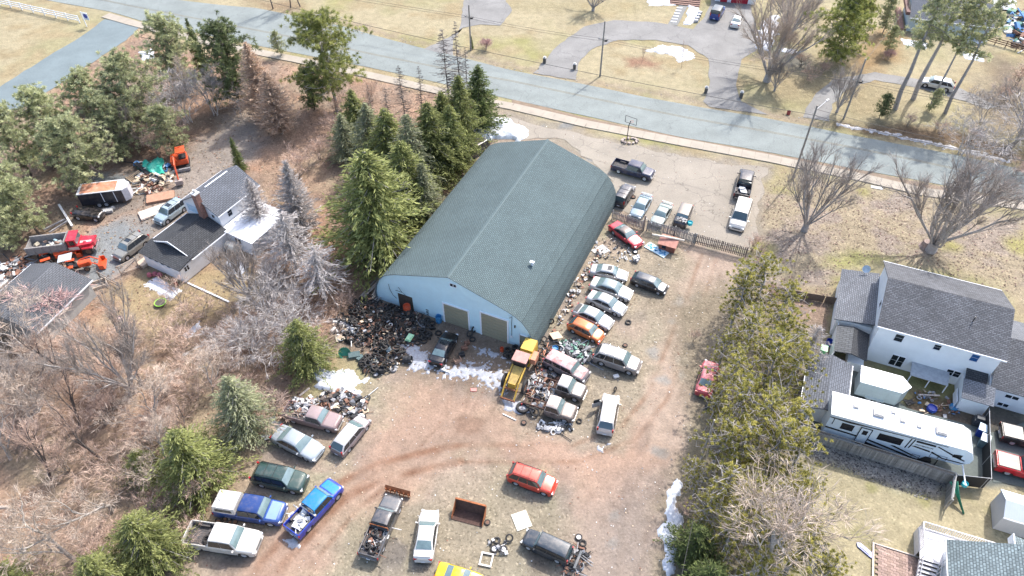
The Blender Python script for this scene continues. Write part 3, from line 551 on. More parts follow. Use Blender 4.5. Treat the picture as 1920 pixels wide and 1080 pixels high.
def vehicle(name, label, cat, kind, color, rear, front, z=.7, dirt=.15, roof=None, hood=None, rails=False, sunroof=False, spoiler=False, rims=None, opts=(), L=None, group='vehicles standing about the yard', glass=None, rough=.28, W=None, H=None):
    S = dict(SPEC[kind]); a = G(*rear, z); b = G(*front, z); dvec = (b-a); ang = math.atan2(dvec.y, dvec.x); mid = (a+b)/2
    if L: S['L'] = L
    if W: S['W'] = W
    if H: S['H'] = H
    print('CAR %-52s measured %.2f nominal %.2f' % (label[:52], dvec.length, S['L']))
    t_ = thing(name, label, cat, (mid.x, mid.y, 0), ang, group)
    L, Wd, H = S['L'], S['W'], S['H']; hw0 = Wd/2; r = S['r']; P = color if not isinstance(color, tuple) else paint(color, dirt, rough)
    xf = L/2; X_ = lambda t: xf-t*L
    c0, c1, c2, c3 = S['cab']; bed = S.get('bed'); zf, zh, zc = S['hood']; belt = S['belt']; zd = S['deck']
    def hw(t): return hw0*np.interp(t, [0,.02,.07,.2,.8,.93,.98,1], [.72,.84,.95,1,1,.96,.9,.80] if not bed else [.80,.9,.97,1,1,1,.995,.99])
    def zt(t):
        if bed: return np.interp(t, [0,.012,.04,c0,c3,1], [zf-.1,zf+.12,zh,zc,belt,belt])
        if kind in ('sedan','coupe'): return np.interp(t, [0,.015,.06,c0,c3,.97,.99,1], [zf-.12,zf,zh,zc,zd,zd-.04,zd-.12,zd-.25])
        return np.interp(t, [0,.015,.06,c0,c3,1], [zf-.12,zf,zh,zc,zd,zd-.1])
    wxs = [X_(q) for q in S['wh']]; Ra = r+.07
    def zb(t):
        x = X_(t); z0 = .23 if not bed else .33
        for q in wxs:
            if abs(x-q) < Ra: z0 = max(z0, r+math.sqrt(max(Ra*Ra-(x-q)**2, 0)))
        return z0
    ts = [0,.015,.04,.08]+[c0-.02,c0,c3,.96,.985,1]
    for q in S['wh']:
        w_ = Ra/L; ts += [q+w_*s for s in (-1.02,-.99,-.85,-.6,-.3,0,.3,.6,.85,.99,1.02)]
    if bed: ts += [bed-.002, bed, bed+.001, .988, .989]
    nobed = 'nobed' in opts
    ts += list(np.linspace(.1,.95,14)); ts = sorted({round(min(max(q,0),1),4) for q in ts if not (nobed and q > bed-.004)})
    vs = []; fs = []
    for t in ts:
        x = X_(t); h = hw(t); top = zt(t); lo = zb(t); cr = .05 if not bed else .04
        inbed = bed and bed <= t <= .988
        if inbed:
            fl = .72; half = [(0,fl),(.45*h,fl),(h-.09,fl),(h-.09,belt),(h-.05,belt+.01),(h-.01,belt-.02),(h,.62),(h*.985,lo),(h*.88,lo)]
        else:
            half = [(0,top+cr),(.55*h,top+cr*.75),(.84*h,top+.005),(.93*h,top-.04),(.975*h,top-.10),(h,max(top-.24,lo+.02)),(h,max(.56,lo+.01)) if top-.24 > .56 else (h,max(top-.26,lo+.01)),(h*.985,lo),(h*.88,lo)]
        row = [(x,-y,z_) for y, z_ in half[::-1]]+[(x,y,z_) for y, z_ in half[1:]]; vs += row
    n = 17
    for i in range(len(ts)-1):
        for j in range(n-1): a_ = i*n+j; fs.append((a_, a_+1, a_+n+1, a_+n))
    fs.append(tuple(range(n))[::-1]); fs.append(tuple((len(ts)-1)*n+k for k in range(n)))
    m = MB(); m.add(vs, fs); body = m.build('body', P, t_, smooth=True)
    m = MB(); m.box(X_(.99 if not nobed else bed), X_(.01), -hw0*.86, hw0*.86, .2 if not bed else .3, .6); m.build('underbody', blackp, t_)
    # cabin
    tw = hw0*.76 if kind not in ('boxy','jeep','van') else hw0*.84
    if bed: tw = hw0*.80
    bw = hw0*.965
    def yw(z_): return bw+(tw-bw)*(z_-belt)/(H-belt)
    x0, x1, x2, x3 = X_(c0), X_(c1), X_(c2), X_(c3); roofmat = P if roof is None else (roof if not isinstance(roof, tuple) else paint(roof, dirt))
    if 'nocab' not in opts:
        st = [(x0,zc+.02),((x0+x1)/2,(zc+H)/2+.03),(x1,H-.02),((x1*2+x2)/3,H+.015),((x1+x2*2)/3,H+.015),(x2,H-.02),((x2+x3)/2,(zd+H)/2+.03),(x3,zd+.02)]
        vs = []; fs = []
        for x, z_ in st:
            y = yw(max(z_, belt)); lo = belt-.12; half = [(0,z_+.035),(.55*y,z_+.025),(.88*y,z_-.005),(.97*y,max(z_-.05,belt-.05)),(bw,lo)]
            vs += [(x,-a_,b_) for a_, b_ in half[::-1]]+[(x,a_,b_) for a_, b_ in half[1:]]
        n = 9
        for i in range(len(st)-1):
            for j in range(n-1): a_ = i*n+j; fs.append((a_, a_+1, a_+n+1, a_+n))
        fs.append(tuple(range(n))[::-1]); fs.append(tuple((len(st)-1)*n+k for k in range(n)))
        m = MB(); m.add(vs, fs); m.build('cabin', roofmat, t_, smooth=True)
        def screen(xa, za, xb, zb_, nm, mat, ins=.90):
            # glass between (xa,za) low edge and (xb,zb_) top edge, curved across
            m = MB(); vs = []; fs = []; N_ = 7; dx = xb-xa; dz = zb_-za; e = math.hypot(dx, dz); nx_, nz_ = (dz/e, -dx/e) if xa > xb else (-dz/e, dx/e)
            nx_, nz_ = abs(nx_)*(1 if xa > xb else -1), abs(nz_)
            for s_ in (.08,.5,.93):
                x = xa+dx*s_; z_ = za+dz*s_; y = yw(max(z_, belt))*ins; bul = .03*4*s_*(1-s_)
                for k in range(N_):
                    u = -1+2*k/(N_-1); zz = z_+.035*(1-u*u)+.0; vs.append((x+nx_*(.022+bul), y*u, zz+nz_*(.022+bul)))
            for i in range(2):
                for k in range(N_-1): a_ = i*N_+k; fs.append((a_, a_+1, a_+N_+1, a_+N_))
            m.add(vs, fs); m.build(nm, mat, t_, smooth=True)
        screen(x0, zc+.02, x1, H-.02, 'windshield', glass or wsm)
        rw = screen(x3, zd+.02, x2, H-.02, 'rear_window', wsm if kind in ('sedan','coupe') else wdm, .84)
        # side windows
        for sgn in (-1, 1):
            zl, zu = belt+.04, H-.09; f0 = x0+(x1-x0)*(zl-zc)/(H-zc)-.1; f1 = x0+(x1-x0)*(zu-zc)/(H-zc)-.08
            b0 = x3+(x2-x3)*(zl-zd)/(H-zd)+.1; b1 = x3+(x2-x3)*(zu-zd)/(H-zd)+.08
            cuts = {'pickup':[.62],'crew':[.5],'jeep':[.4],'sedan':[.5],'coupe':[.62],'hatch':[.42,.78],'wagon':[.38,.7],'suv':[.38,.7],'boxy':[.38,.7],'van':[.3,.62]}[kind]
            cc = [0]+cuts+[1]
            for k in range(len(cc)-1):
                u0, u1 = cc[k]+(.012 if k else 0), cc[k+1]-(.012 if cc[k+1] < 1 else 0); g = .01*sgn
                q = [(f0+(b0-f0)*u0, sgn*yw(zl)+g, zl), (f0+(b0-f0)*u1, sgn*yw(zl)+g, zl), (f1+(b1-f1)*u1, sgn*yw(zu)+g, zu), (f1+(b1-f1)*u0, sgn*yw(zu)+g, zu)]
                m = MB(); m.slab(q if sgn > 0 else q, .012) if False else m.quad(q if sgn < 0 else q[::-1]); m.build('side_window', swm, t_)
    # doors, hood, lids as panels set proud of the body with a dark gap
    dz0 = .36 if not bed else .42
    drs = {'pickup':[(c0+.03,c3-.005)],'crew':[(c0+.03,.43),(.435,c3-.005)],'coupe':[(c0+.02,.6)],'jeep':[(c0,.66)]}.get(kind, [(c0+.04,.49),(.495,.685)])
    for sgn in (-1, 1):
        for k, (ta, tb) in enumerate(drs):
            if ('dooropen', sgn, k) in opts:
                xh = X_(ta); M = Matrix.Translation((xh, sgn*hw0, 0)) @ Matrix.Rotation(R(-sgn*58), 4, 'Z'); LL = (tb-ta)*L
                m = MB(); m.box(-LL, 0, -.03, .03, dz0, belt, 0, M); m.build('open_door', P, t_); m = MB(); m.box(-LL+.1, -.15, -.012, .012, belt, H-.15, 0, M); m.build('door_window', swm, t_); continue
            xa, xb = X_(ta)-.015, X_(tb)+.015; y = hw0+.006; m = MB()
            m.slab([(xb, sgn*y, dz0), (xa, sgn*y, dz0), (xa, sgn*y, belt-.16), (xb, sgn*y, belt-.16)][::sgn*-1], .012)
            m.cbox((xb+.14, sgn*(y+.012), belt-.25), (.16,.02,.035)); dd = m.build('door', P, t_)
    m = MB()
    for sgn in (-1, 1): m.box(X_(S['wh'][1])+Ra+.02, X_(S['wh'][0])-Ra-.02, *( (hw0-.01, hw0+.008) if sgn > 0 else (-hw0-.008, -hw0+.01)), .22 if not bed else .32, .34 if not bed else .41)
    if not nobed: m.build('sill_trim', blackp, t_)
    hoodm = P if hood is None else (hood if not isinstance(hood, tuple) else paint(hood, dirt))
    def toppatch(ta, tb, nm, mat, lift=.012, f=.80):
        m = MB(); vs = []; fs = []; N_ = 7; tt = np.linspace(ta, tb, 5)
        for t in tt:
            h = hw(t)*f; z_ = zt(t)
            for k in range(N_): u = -1+2*k/(N_-1); vs.append((X_(t), h*u, z_+np.interp(abs(u*f), [0,.55,.84], [.05,.0375,.005])*(.8 if bed else 1)+lift))
        for i in range(4):
            for k in range(N_-1): a_ = i*N_+k; fs.append((a_, a_+1, a_+N_+1, a_+N_))
        m.add(vs, fs); return m.build(nm, mat, t_, smooth=True)
    if 'nohood' in opts:
        m = MB(); m.box(X_(c0-.02), X_(.05), -hw0*.72, hw0*.72, zh-.05, zh+.06); m.build('engine_bay', blackp, t_)
        m = MB(); rr = random.Random(5)
        for k in range(14): m.cbox((rr.uniform(X_(c0-.04),X_(.08)), rr.uniform(-.55,.55), zh+rr.uniform(.05,.16)), (rr.uniform(.1,.35),rr.uniform(.1,.3),.15), rr.uniform(0,3))
        m.build('engine', pm('engine_metal', (.3,.3,.3), metal=.4, var=.5, scale=8), t_)
    elif 'hoodgap' not in opts: toppatch(.055, c0-.025, 'hood', hoodm)
    if kind in ('sedan','coupe'):
        if 'trunkopen' in opts:
            m = MB(); M = Matrix.Translation((x3-.05, 0, zd+.05)) @ Matrix.Rotation(R(-62), 4, 'Y'); m.box(-.75, 0, -hw0*.75, hw0*.75, -.03, .03, 0, M); m.build('trunk_lid', P, t_)
            m = MB(); m.box(X_(.97), x3-.1, -hw0*.7, hw0*.7, zd-.05, zd+.055); m.build('trunk_floor', blackp, t_)
        else: toppatch(c3+.01, .965, 'trunk_lid', P, .01, .74)
    # lamps, grille, bumpers, mirrors
    fz = zf-.02
    for sgn in (-1, 1):
        m = MB(); m.cbox((X_(.018), sgn*hw(.02)*.80, fz-.03 if not bed else fz-.02), (.16,.34,.15), rz=-sgn*.35)
        if 'nolamps' not in opts: m.build('headlight', lampm, t_, smooth=True)
        m = MB()
        if bed: m.box(X_(1)-.02, X_(.985), sgn*(hw0-.09) if sgn > 0 else -hw0-.004, hw0+.004 if sgn > 0 else -(hw0-.09), .75, 1.08)
        elif kind in ('sedan','coupe'): m.cbox((X_(.988), sgn*hw0*.70, zd-.2), (.14,.34,.16), rz=sgn*.25)
        else: m.cbox((X_(.99), sgn*hw0*.80, belt-.02), (.12,.16,.46), rz=sgn*.2)
        m.build('taillight', tailm, t_)
        m = MB(); m.cbox((x0-.18, sgn*(hw0+.10), belt+.06), (.1,.18,.13)); m.cbox((x0-.18, sgn*(hw0), belt), (.05,.14,.04)); m.build('mirror', blackp if dirt > .3 else P, t_)
        for q in S['wh']:
            if ('nowheel', round(q, 3), sgn) in opts: continue
            add_wheel(t_, X_(q), sgn*(hw0-.12), r, sgn, rims or RIM_ME)
    m = MB(); m.box(X_(.012), X_(-.002), -hw0*.48, hw0*.48, zf-.30, zf-.08)
    if 'nolamps' not in opts: m.build('grille', blackp, t_)
    m = MB(); m.box(X_(.02), X_(-.012), -hw0*.70, hw0*.70, .28 if not bed else .38, .46 if not bed else .6); m.build('front_bumper', chrome if bed else P, t_)
    if not nobed: m = MB(); m.box(X_(1.012), X_(.98), -hw0*.78, hw0*.78, .32 if not bed else .42, .52 if not bed else .62); m.build('rear_bumper', chrome if bed else P, t_)
    m = MB(); m.box(X_(1.016), X_(1.012), -.17, .17, .36 if not bed else .46, .48 if not bed else .58); m.build('number_plate', plate, t_)
    if nobed:
        for q in (-.42, .42): m = MB(); m.box(X_(1), X_(bed)-.02, q-.05, q+.05, .5, .66); m.build('frame_rail', rustd, t_)
        for q in (.62,.74,.86,.98): m = MB(); m.box(X_(q)-.05, X_(q)+.05, -.37, .37, .52, .62); m.build('cross_member', rustd, t_)
    if bed and not nobed:
        m = MB(); m.box(X_(1)-.012, X_(.9885), -hw0+.1, hw0-.1, .66, belt+.015); m.build('tailgate', P, t_)
        m = MB(); m.box(X_(.987), X_(bed+.002), -hw0+.095, hw0-.095, .715, .735)
        for k in range(9): y = -hw0+.2+k*(Wd-.4)/8; m.box(X_(.985), X_(bed+.004), y-.03, y+.03, .735, .75)
        m.build('bed_liner', bedm, t_)
        for q in (1, -1):
            m = MB(); m.box(X_(S['wh'][1])-.42, X_(S['wh'][1])+.42, q*(hw0-.32), q*(hw0-.1), .73, .98) if q > 0 else m.box(X_(S['wh'][1])-.42, X_(S['wh'][1])+.42, -(hw0-.1), -(hw0-.32), .73, .98); m.build('wheel_well', bedm, t_)
    if rails:
        for sgn in (-1, 1):
            m = MB(); y = sgn*tw*.86; m.path([(x1-.15,y,H),(x1-.3,y,H+.07),(x2+.2,y,H+.07),(x2+.02,y,H)], .022, 5); m.build('roof_rail', chrome if rails == 'chrome' else blackp, t_)
        for q in (.35,.7):
            m = MB(); x = x1+(x2-x1)*q; m.tube((x,-tw*.86,H+.075),(x,tw*.86,H+.075), .02, n=5); m.build('roof_bar', chrome if rails == 'chrome' else blackp, t_)
    if sunroof:
        m = MB(); xm = x1+(x2-x1)*.28; m.box(xm-.28, xm+.28, -.38, .38, H+.03, H+.062); m.build('sunroof', swm, t_)
    if spoiler:
        m = MB(); xs = X_(.955) if kind in ('sedan','coupe') else x2-.05; zs = (zd if kind in ('sedan','coupe') else H)
        m.cbox((xs,0,zs+.22),(.24,Wd*.82,.04)); m.cbox((xs,-Wd*.36,zs+.11),(.16,.04,.22)); m.cbox((xs,Wd*.36,zs+.11),(.16,.04,.22)); m.build('spoiler', P, t_)
    ratio = dvec.length/S['L']; sc_ = max(.9, min(ratio, 1.0)) if abs(math.sin(ang)) > .72 else max(.84, min(1.02, ratio*1.03)); t_.scale = (sc_,)*3
    return t_, S
YG = 'vehicles in the salvage yard'
V = vehicle
g = 'vehicles in the salvage yard'
# parked by the road behind the building
tk, S_ = V('pickup_truck', 'navy crew cab pickup parked north east of the blue building', 'pickup', 'crew', (36,50,90), (1151,307), (1224,328), dirt=.1)
V('parked_car', 'dark grey boxy four wheel drive close to the blue building corner', 'suv', 'boxy', (70,76,90), (1160,381), (1182,348), dirt=.25, rails=True)
V('parked_car', 'pale blue sedan with rear spoiler nosed up to the picket fence', 'car', 'sedan', (158,180,196), (1212,369), (1192,402), dirt=.2, spoiler=True)
V('parked_car', 'pale teal coupe with rear wing behind the picket fence', 'car', 'coupe', (168,184,184), (1251,383), (1230,417), dirt=.3, spoiler=True)
V('parked_car', 'small dark car with tan top and engine exposed behind the fence end', 'car', 'boxy', (44,48,66), (1288,388), (1274,420), dirt=.3, roof=(150,142,134), opts=('nohood','nolamps'), L=3.9, H=1.5)
tk2, _ = V('pickup_truck', 'black pickup with white load in its bed in front of the white minivan', 'pickup', 'crew', (34,40,60), (1390,370), (1401,321), dirt=.08)
V('parked_car', 'white minivan parked just above the picket gate', 'minivan', 'van', (228,226,222), (1397,376), (1380,430), dirt=.08, rails=False, glass=wdm)
V('parked_car', 'dark van half hidden between spruces and the back of the blue building', 'van', 'van', (34,38,46), (902,272), (876,288), dirt=.3)
# row beside the building
V('wrecked_car', 'red coupe without wheels by the picket fence', 'car', 'coupe', (208,54,72), (1149,419), (1200,457), dirt=.15, roof=(128,116,112), sunroof=False, opts=(('nowheel',.19,1),('nowheel',.19,-1)), L=4.7)
V('parked_car', 'silver sedan with sunroof, uppermost of the row along the building', 'car', 'sedan', (196,200,206), (1108,503), (1176,516), dirt=.12, sunroof=True, group=g)
V('parked_car', 'white coupe with grey convertible top between two silver sedans', 'car', 'sedan', (222,222,224), (1110,528), (1183,552), dirt=.12, roof=(150,168,176), group=g)
V('parked_car', 'black hatchback standing apart right of the silver row', 'car', 'wagon', (34,38,48), (1187,518), (1250,541), dirt=.08, roof=(84,92,104), hood=(150,154,164), group=g)
V('parked_car', 'silver sedan in the row above the one with the open trunk', 'car', 'sedan', (198,202,208), (1105,552), (1171,581), dirt=.12, group=g)
V('parked_car', 'silver sedan with its trunk lid raised', 'car', 'sedan', (206,208,212), (1079,577), (1146,607), dirt=.12, opts=('trunkopen',), group=g)
V('parked_car', 'orange hatchback beside the scrap heap', 'car', 'hatch', (226,122,58), (1070,603), (1129,631), dirt=.2, group=g)
V('parked_car', 'grey sport utility with chrome roof bars right of the scrap heap', 'suv', 'suv', (160,156,158), (1117,661), (1199,688), dirt=.1, rails='chrome', group=g, roof=(206,204,202), hood=(206,204,202))
V('parked_car', 'white crossover with one door hanging open', 'suv', 'suv', (226,224,224), (1135,805), (1146,744), dirt=.08, opts=(('dooropen',1,0),), group=g)
V('parked_car', 'old boxy wagon with peeling red, white and blue paint', 'car', 'boxy', (96,104,128), (1026,670), (1100,707), dirt=.8, roof=pm('peeling_red_paint', (.55,.52,.52), var=.25, scale=5, dirt=.75, dirtcol=(.42,.07,.05)), hood=pm('peeling_red_paint', (0,0,0)), L=4.7, H=1.6, group=g, opts=(('nowheel',.17,1),))
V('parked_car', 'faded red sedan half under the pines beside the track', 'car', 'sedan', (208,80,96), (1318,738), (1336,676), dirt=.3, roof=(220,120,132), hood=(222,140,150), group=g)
V('parked_car', 'black sedan standing before the garage doors', 'car', 'sedan', (20,22,32), (816,681), (847,622), dirt=.06, sunroof=True, group=g, roof=(26,32,50))
V('parked_car', 'red sport utility alone in the middle of the yard', 'suv', 'suv', (222,74,56), (957,883), (1040,913), dirt=.06, rails=True, group=g, roof=(230,96,80))
V('parked_car', 'silver grey sedan missing its front wheel cover left of the yard', 'car', 'sedan', (176,188,200), (519,810), (597,850), dirt=.15, group=g)
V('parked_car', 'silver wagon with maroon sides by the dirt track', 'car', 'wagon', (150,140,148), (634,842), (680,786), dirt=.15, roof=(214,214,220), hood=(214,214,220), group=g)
V('parked_car', 'dark green sport utility with roof bars', 'suv', 'suv', (62,92,88), (479,887), (571,906), dirt=.12, rails=True, group=g)
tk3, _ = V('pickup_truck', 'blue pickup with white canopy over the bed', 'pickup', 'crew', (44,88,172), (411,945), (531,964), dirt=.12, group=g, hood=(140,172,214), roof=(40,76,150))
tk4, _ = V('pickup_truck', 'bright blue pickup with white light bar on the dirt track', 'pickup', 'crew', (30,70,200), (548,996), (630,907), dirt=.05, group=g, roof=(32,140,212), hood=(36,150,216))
tk5, _ = V('pickup_truck', 'white pickup carrying tyres in its bed', 'pickup', 'crew', (232,232,232), (354,1001), (484,1020), dirt=.06, group=g)
tk6, _ = V('plow_truck', 'faded black pickup with orange plough blade and a bed full of scrap', 'pickup', 'pickup', (84,90,100), (690,1044), (739,932), dirt=.35, group=g, L=5.9, hood=(112,118,126))
V('parked_car', 'white sedan with rear wing between the plough truck and the rusty bucket', 'car', 'sedan', (232,232,234), (793,1046), (806,958), dirt=.08, spoiler=True, group=g)
V('parked_car', 'bright yellow car at the bottom edge', 'car', 'coupe', (236,206,26), (826,1070), (898,1092), dirt=.06, group=g, roof=(236,206,26))
tk7, _ = V('wrecked_car', 'dark blue green wrecked four wheel drive with its rear end torn off', 'suv', 'boxy', (50,66,82), (1068,1042), (984,1004), dirt=.2, group=g, L=4.7, roof=(64,78,92))
tk8, _ = V('flatbed_truck', 'rusty maroon flatbed pickup loaded with scrap metal', 'pickup', 'pickup', (150,124,130), (537,768), (636,794), dirt=.55, group=g, L=6.0, roof=(180,160,166), hood=(172,150,156))
tk9, _ = V('stripped_truck', 'white and black pickup cab without a bed, upper of the two', 'pickup', 'pickup', (60,62,68), (1010,708), (1096,738), dirt=.6, group=g, roof=(226,226,228), hood=(178,184,186), opts=('nolamps','nobed'), L=5.2)
tk10, _ = V('stripped_truck', 'black pickup cab with tan hood and bare frame beside the big tyre', 'pickup', 'pickup', (44,48,56), (985,747), (1078,777), dirt=.7, group=g, roof=(216,206,204), hood=(176,164,162), L=5.4, opts=('nobed',))
# left hand yard
V('parked_car', 'light blue wagon beside the white house wall', 'car', 'suv', (178,200,214), (343,379), (296,413), dirt=.1, sunroof=True, rails=True)
V('parked_car', 'grey crossover in the drive below the light blue wagon', 'suv', 'suv', (164,164,160), (270,443), (219,481), dirt=.1, sunroof=True, rails=True)
V('wrecked_truck', 'black open jeep under the black enclosed trailer', 'jeep', 'jeep', (26,28,34), (141,397), (190,402), dirt=.25, opts=('nocab',))
# far side of the road
V('parked_car', 'blue jeep with spare wheel before the red garage', 'jeep', 'jeep', (34,70,160), (1338,34), (1352,12), dirt=.05, roof=(60,74,84), hood=(40,140,205))
V('parked_car', 'white sedan next to the blue jeep', 'car', 'sedan', (234,234,236), (1378,47), (1386,27), dirt=.03)
V('parked_car', 'silver white crossover behind the tall pine trunks', 'car', 'hatch', (218,222,226), (1789,163), (1726,149), dirt=.05, L=4.5)
# right edge
tk11, _ = V('pickup_truck', 'red pickup with grey tonneau cover cut by the right edge', 'pickup', 'crew', (214,30,48), (1868,862), (1990,896), dirt=.03)
tk12, _ = V('pickup_truck', 'black pickup with grey tonneau cover above the red one', 'pickup', 'crew', (40,40,46), (1880,808), (1990,836), dirt=.05)
def front_of(t_): return t_
for t_, mtl in ((tk11, (66,68,70)), (tk12, (84,86,90))):
    m = MB(); m.box(-2.78, -.93, -.84, .84, 1.16, 1.22); m.build('tonneau_cover', paint(mtl, .03), t_)
# white canopy
m = MB(); m.prism([(-2.85,-.93),(-.88,-.93),(-.88,.93),(-2.85,.93)], 1.14, 1.3); m.slab([(-2.8,-.86,1.3),(-2.85,-.93,1.14),(-2.85,.93,1.14),(-2.8,.86,1.3)], .01)
m = MB(); vs = [(-2.85,-.95,1.14),(-.85,-.95,1.14),(-.85,.95,1.14),(-2.85,.95,1.14),(-2.78,-.8,1.76),(-.9,-.8,1.8),(-.9,.8,1.8),(-2.78,.8,1.76)]
m.add(vs, [(4,5,6,7),(0,1,5,4),(1,2,6,5),(2,3,7,6),(3,0,4,7)]); m.build('canopy', paint((232,232,236), .03), tk3)
for s_ in (-1, 1): m = MB(); m.quad([(-2.6,s_*.925,1.32),(-1.1,s_*.925,1.32),(-1.15,s_*.86,1.6),(-2.55,s_*.86,1.6)][::-s_]); m.build('canopy_window', swm, tk3)
# light bar and beacon
m = MB(); m.box(-.80,-.62,-.99,.99,1.25,1.42); m.build('light_bar', paint((228,226,220), .1), tk4)
m = MB(); m.lathe([(0,1.55),(.1,1.53),(.12,1.42)], 10); o = m.build('beacon', pm('amber_beacon', (.7,.22,.05), rough=.3), tk4); o.location = (-.7, -.2, 0)
# plough blade: curved mouldboard on an A frame
def curved_blade(parent, x, wd, hh, mat, name='plough_blade', depth=.28):
    m = MB(); n = 7; vs = []; 
    for k in range(n):
        a = k/(n-1); z = .08+hh*a; xx = x+depth*math.sin(math.pi*a)*-.6+depth*.3*a
        for y in (-wd/2, wd/2): vs += [(xx, y, z), (xx-.05, y, z)]
    fs = []
    for k in range(n-1):
        b = k*4; fs += [(b, b+2, b+6, b+4), (b+1, b+5, b+7, b+3), (b, b+4, b+5, b+1), (b+2, b+3, b+7, b+6)]
    m.add(vs, fs); m.build(name, mat, parent)
    for k in range(6): q = MB(); y = -wd/2+.15+k*(wd-.3)/5; q.box(x-.28, x-.2, y-.03, y+.03, .1, hh+.05); q.build('rib', mat, parent)
orust = pm('orange_rust', (.30,.10,.035), rough=.8, var=.35, scale=3, bump=.2)
curved_blade(tk6, 3.75, 2.5, .75, orust)
m = MB(); m.tube((2.9,-.4,.45),(3.5,0,.4), .05); m.tube((2.9,.4,.45),(3.5,0,.4), .05); m.tube((2.9,-.5,.9),(3.45,0,.8), .04); m.box(2.88,2.98,-.6,.6,.4,1.0); m.build('plough_frame', blk, tk6)
m = MB(); m.box(-.42,-.34,-.85,.85,1.1,1.75); 
m = MB(); m.path([(-.38,-.84,.75),(-.38,-.84,1.55),(-.38,.84,1.55),(-.38,.84,.75)], .05); m.build('headboard', orust, tk6)
# torn front end of the wreck: frame rails, bumper

# ================= houses =================
wsid = siding_mat('white_siding', (.78,.81,.83), .13); wsid2 = siding_mat('white_siding_warm', (.80,.81,.82), .13); gsid = siding_mat('pale_grey_siding', (.42,.46,.50), .18, 'X')
rdark = shingle_mat('dark_grey_shingles', (.105,.108,.118), .4, .17, .3); rmid = shingle_mat('mid_grey_shingles', (.155,.165,.185), .35, .17, .2); rgreen = shingle_mat('green_grey_roof', (.18,.225,.235), .28, .2, .25)
rblack = shingle_mat('charcoal_shingles', (.05,.052,.056), .4, .2, .2); rslate = shingle_mat('slate_blue_shingles', (.115,.125,.145), .5, .2, .12)
metalr = pm('white_metal_roof', (.78,.79,.82), rough=.5, var=.06, scale=1); brickm = pm('chimney_brick', (.24,.13,.10), var=.35, scale=5, bump=.3)
def box_walls(parent, x0, x1, y0, y1, h, mat, z0=0): return MB().box(x0, x1, y0, y1, z0, h).build('wall', mat, parent)
def gable(parent, x0, x1, y0, y1, ze, zr, roofm, wallm, along='x', oh=.3, trim=None, z0=0, name='roof'):
    """walls with gables plus two roof slopes; ridge along x or y"""
    if along == 'x':
        ym = (y0+y1)/2; m = MB(); m.box(x0, x1, y0, y1, z0, ze)
        for x in (x0, x1): m.add([(x,y0,ze),(x,y1,ze),(x,ym,zr)], [(0,1,2)])
        m.build('wall', wallm, parent); s = (zr-ze)/(ym-y0); e = ze-oh*s
        r = MB(); r.slab([(x0-oh,y0-oh,e+.09),(x1+oh,y0-oh,e+.09),(x1+oh,ym,zr+.09),(x0-oh,ym,zr+.09)], .09); r.build(name, roofm, parent)
        r = MB(); r.slab([(x1+oh,y1+oh,e+.09),(x0-oh,y1+oh,e+.09),(x0-oh,ym,zr+.09),(x1+oh,ym,zr+.09)], .09); r.build(name, roofm, parent)
        t = MB(); t.box(x0-oh, x1+oh, y0-oh-.07, y0-oh-.002, e-.07, e+.07); t.build('eave_trim', trim or whitet, parent); t = MB(); t.box(x0-oh, x1+oh, y1+oh+.002, y1+oh+.07, e-.07, e+.07)
    else:
        xm = (x0+x1)/2; m = MB(); m.box(x0, x1, y0, y1, z0, ze)
        for y in (y0, y1): m.add([(x0,y,ze),(x1,y,ze),(xm,y,zr)], [(0,1,2)])
        m.build('wall', wallm, parent); s = (zr-ze)/(xm-x0); e = ze-oh*s
        r = MB(); r.slab([(x0-oh,y1+oh,e+.09),(x0-oh,y0-oh,e+.09),(xm,y0-oh,zr+.09),(xm,y1+oh,zr+.09)], .09); r.build(name, roofm, parent)
        r = MB(); r.slab([(x1+oh,y0-oh,e+.09),(x1+oh,y1+oh,e+.09),(xm,y1+oh,zr+.09),(xm,y0-oh,zr+.09)], .09); r.build(name, roofm, parent)
        t = MB(); t.box(x0-oh-.07, x0-oh-.002, y0-oh, y1+oh, e-.07, e+.07); t.build('eave_trim', trim or whitet, parent); t = MB(); t.box(x1+oh+.002, x1+oh+.07, y0-oh, y1+oh, e-.07, e+.07)
    t.build('eave_trim', trim or whitet, parent)
def window(parent, axis_, pos, a0, a1, z0, z1, n=1, mat=None, split=True):
    """window in wall y=pos (axis 'y', outward -y) or x=pos (axis 'x', outward sign via a tuple)"""
    r = obj('window', None, parent); sgn = -1
    if isinstance(axis_, tuple): axis_, sgn = axis_
    def bx(m, u0, u1, w0, w1, d0, d1):
        lo, hi = sorted((pos+sgn*d0, pos+sgn*d1)); (m.box(u0, u1, lo, hi, w0, w1) if axis_ == 'y' else m.box(lo, hi, u0, u1, w0, w1))
    f = MB(); bx(f, a0-.07, a1+.07, z1, z1+.07, 0, .05); bx(f, a0-.07, a1+.07, z0-.09, z0, 0, .07); bx(f, a0-.07, a0, z0, z1, 0, .05); bx(f, a1, a1+.07, z0, z1, 0, .05)
    wd = (a1-a0)/n
    for k in range(1, n): bx(f, a0+k*wd-.03, a0+k*wd+.03, z0, z1, 0, .05)
    f.build('frame', whitet, r)
    for k in range(n):
        u0, u1 = a0+k*wd+(.03 if k else 0), a0+(k+1)*wd-(.03 if k < n-1 else 0); zm = (z0+z1)/2
        for (p0, p1) in (((z0, zm-.02), (zm+.02, z1)) if split else ((z0, z1),)):
            q = MB(); bx(q, u0, u1, p0, p1, .004, .02); q.build('pane', mat or darkw, r)
    return r
blueg = pm('blue_reflecting_glass', (.02,.08,.22), rough=.1, var=.1)
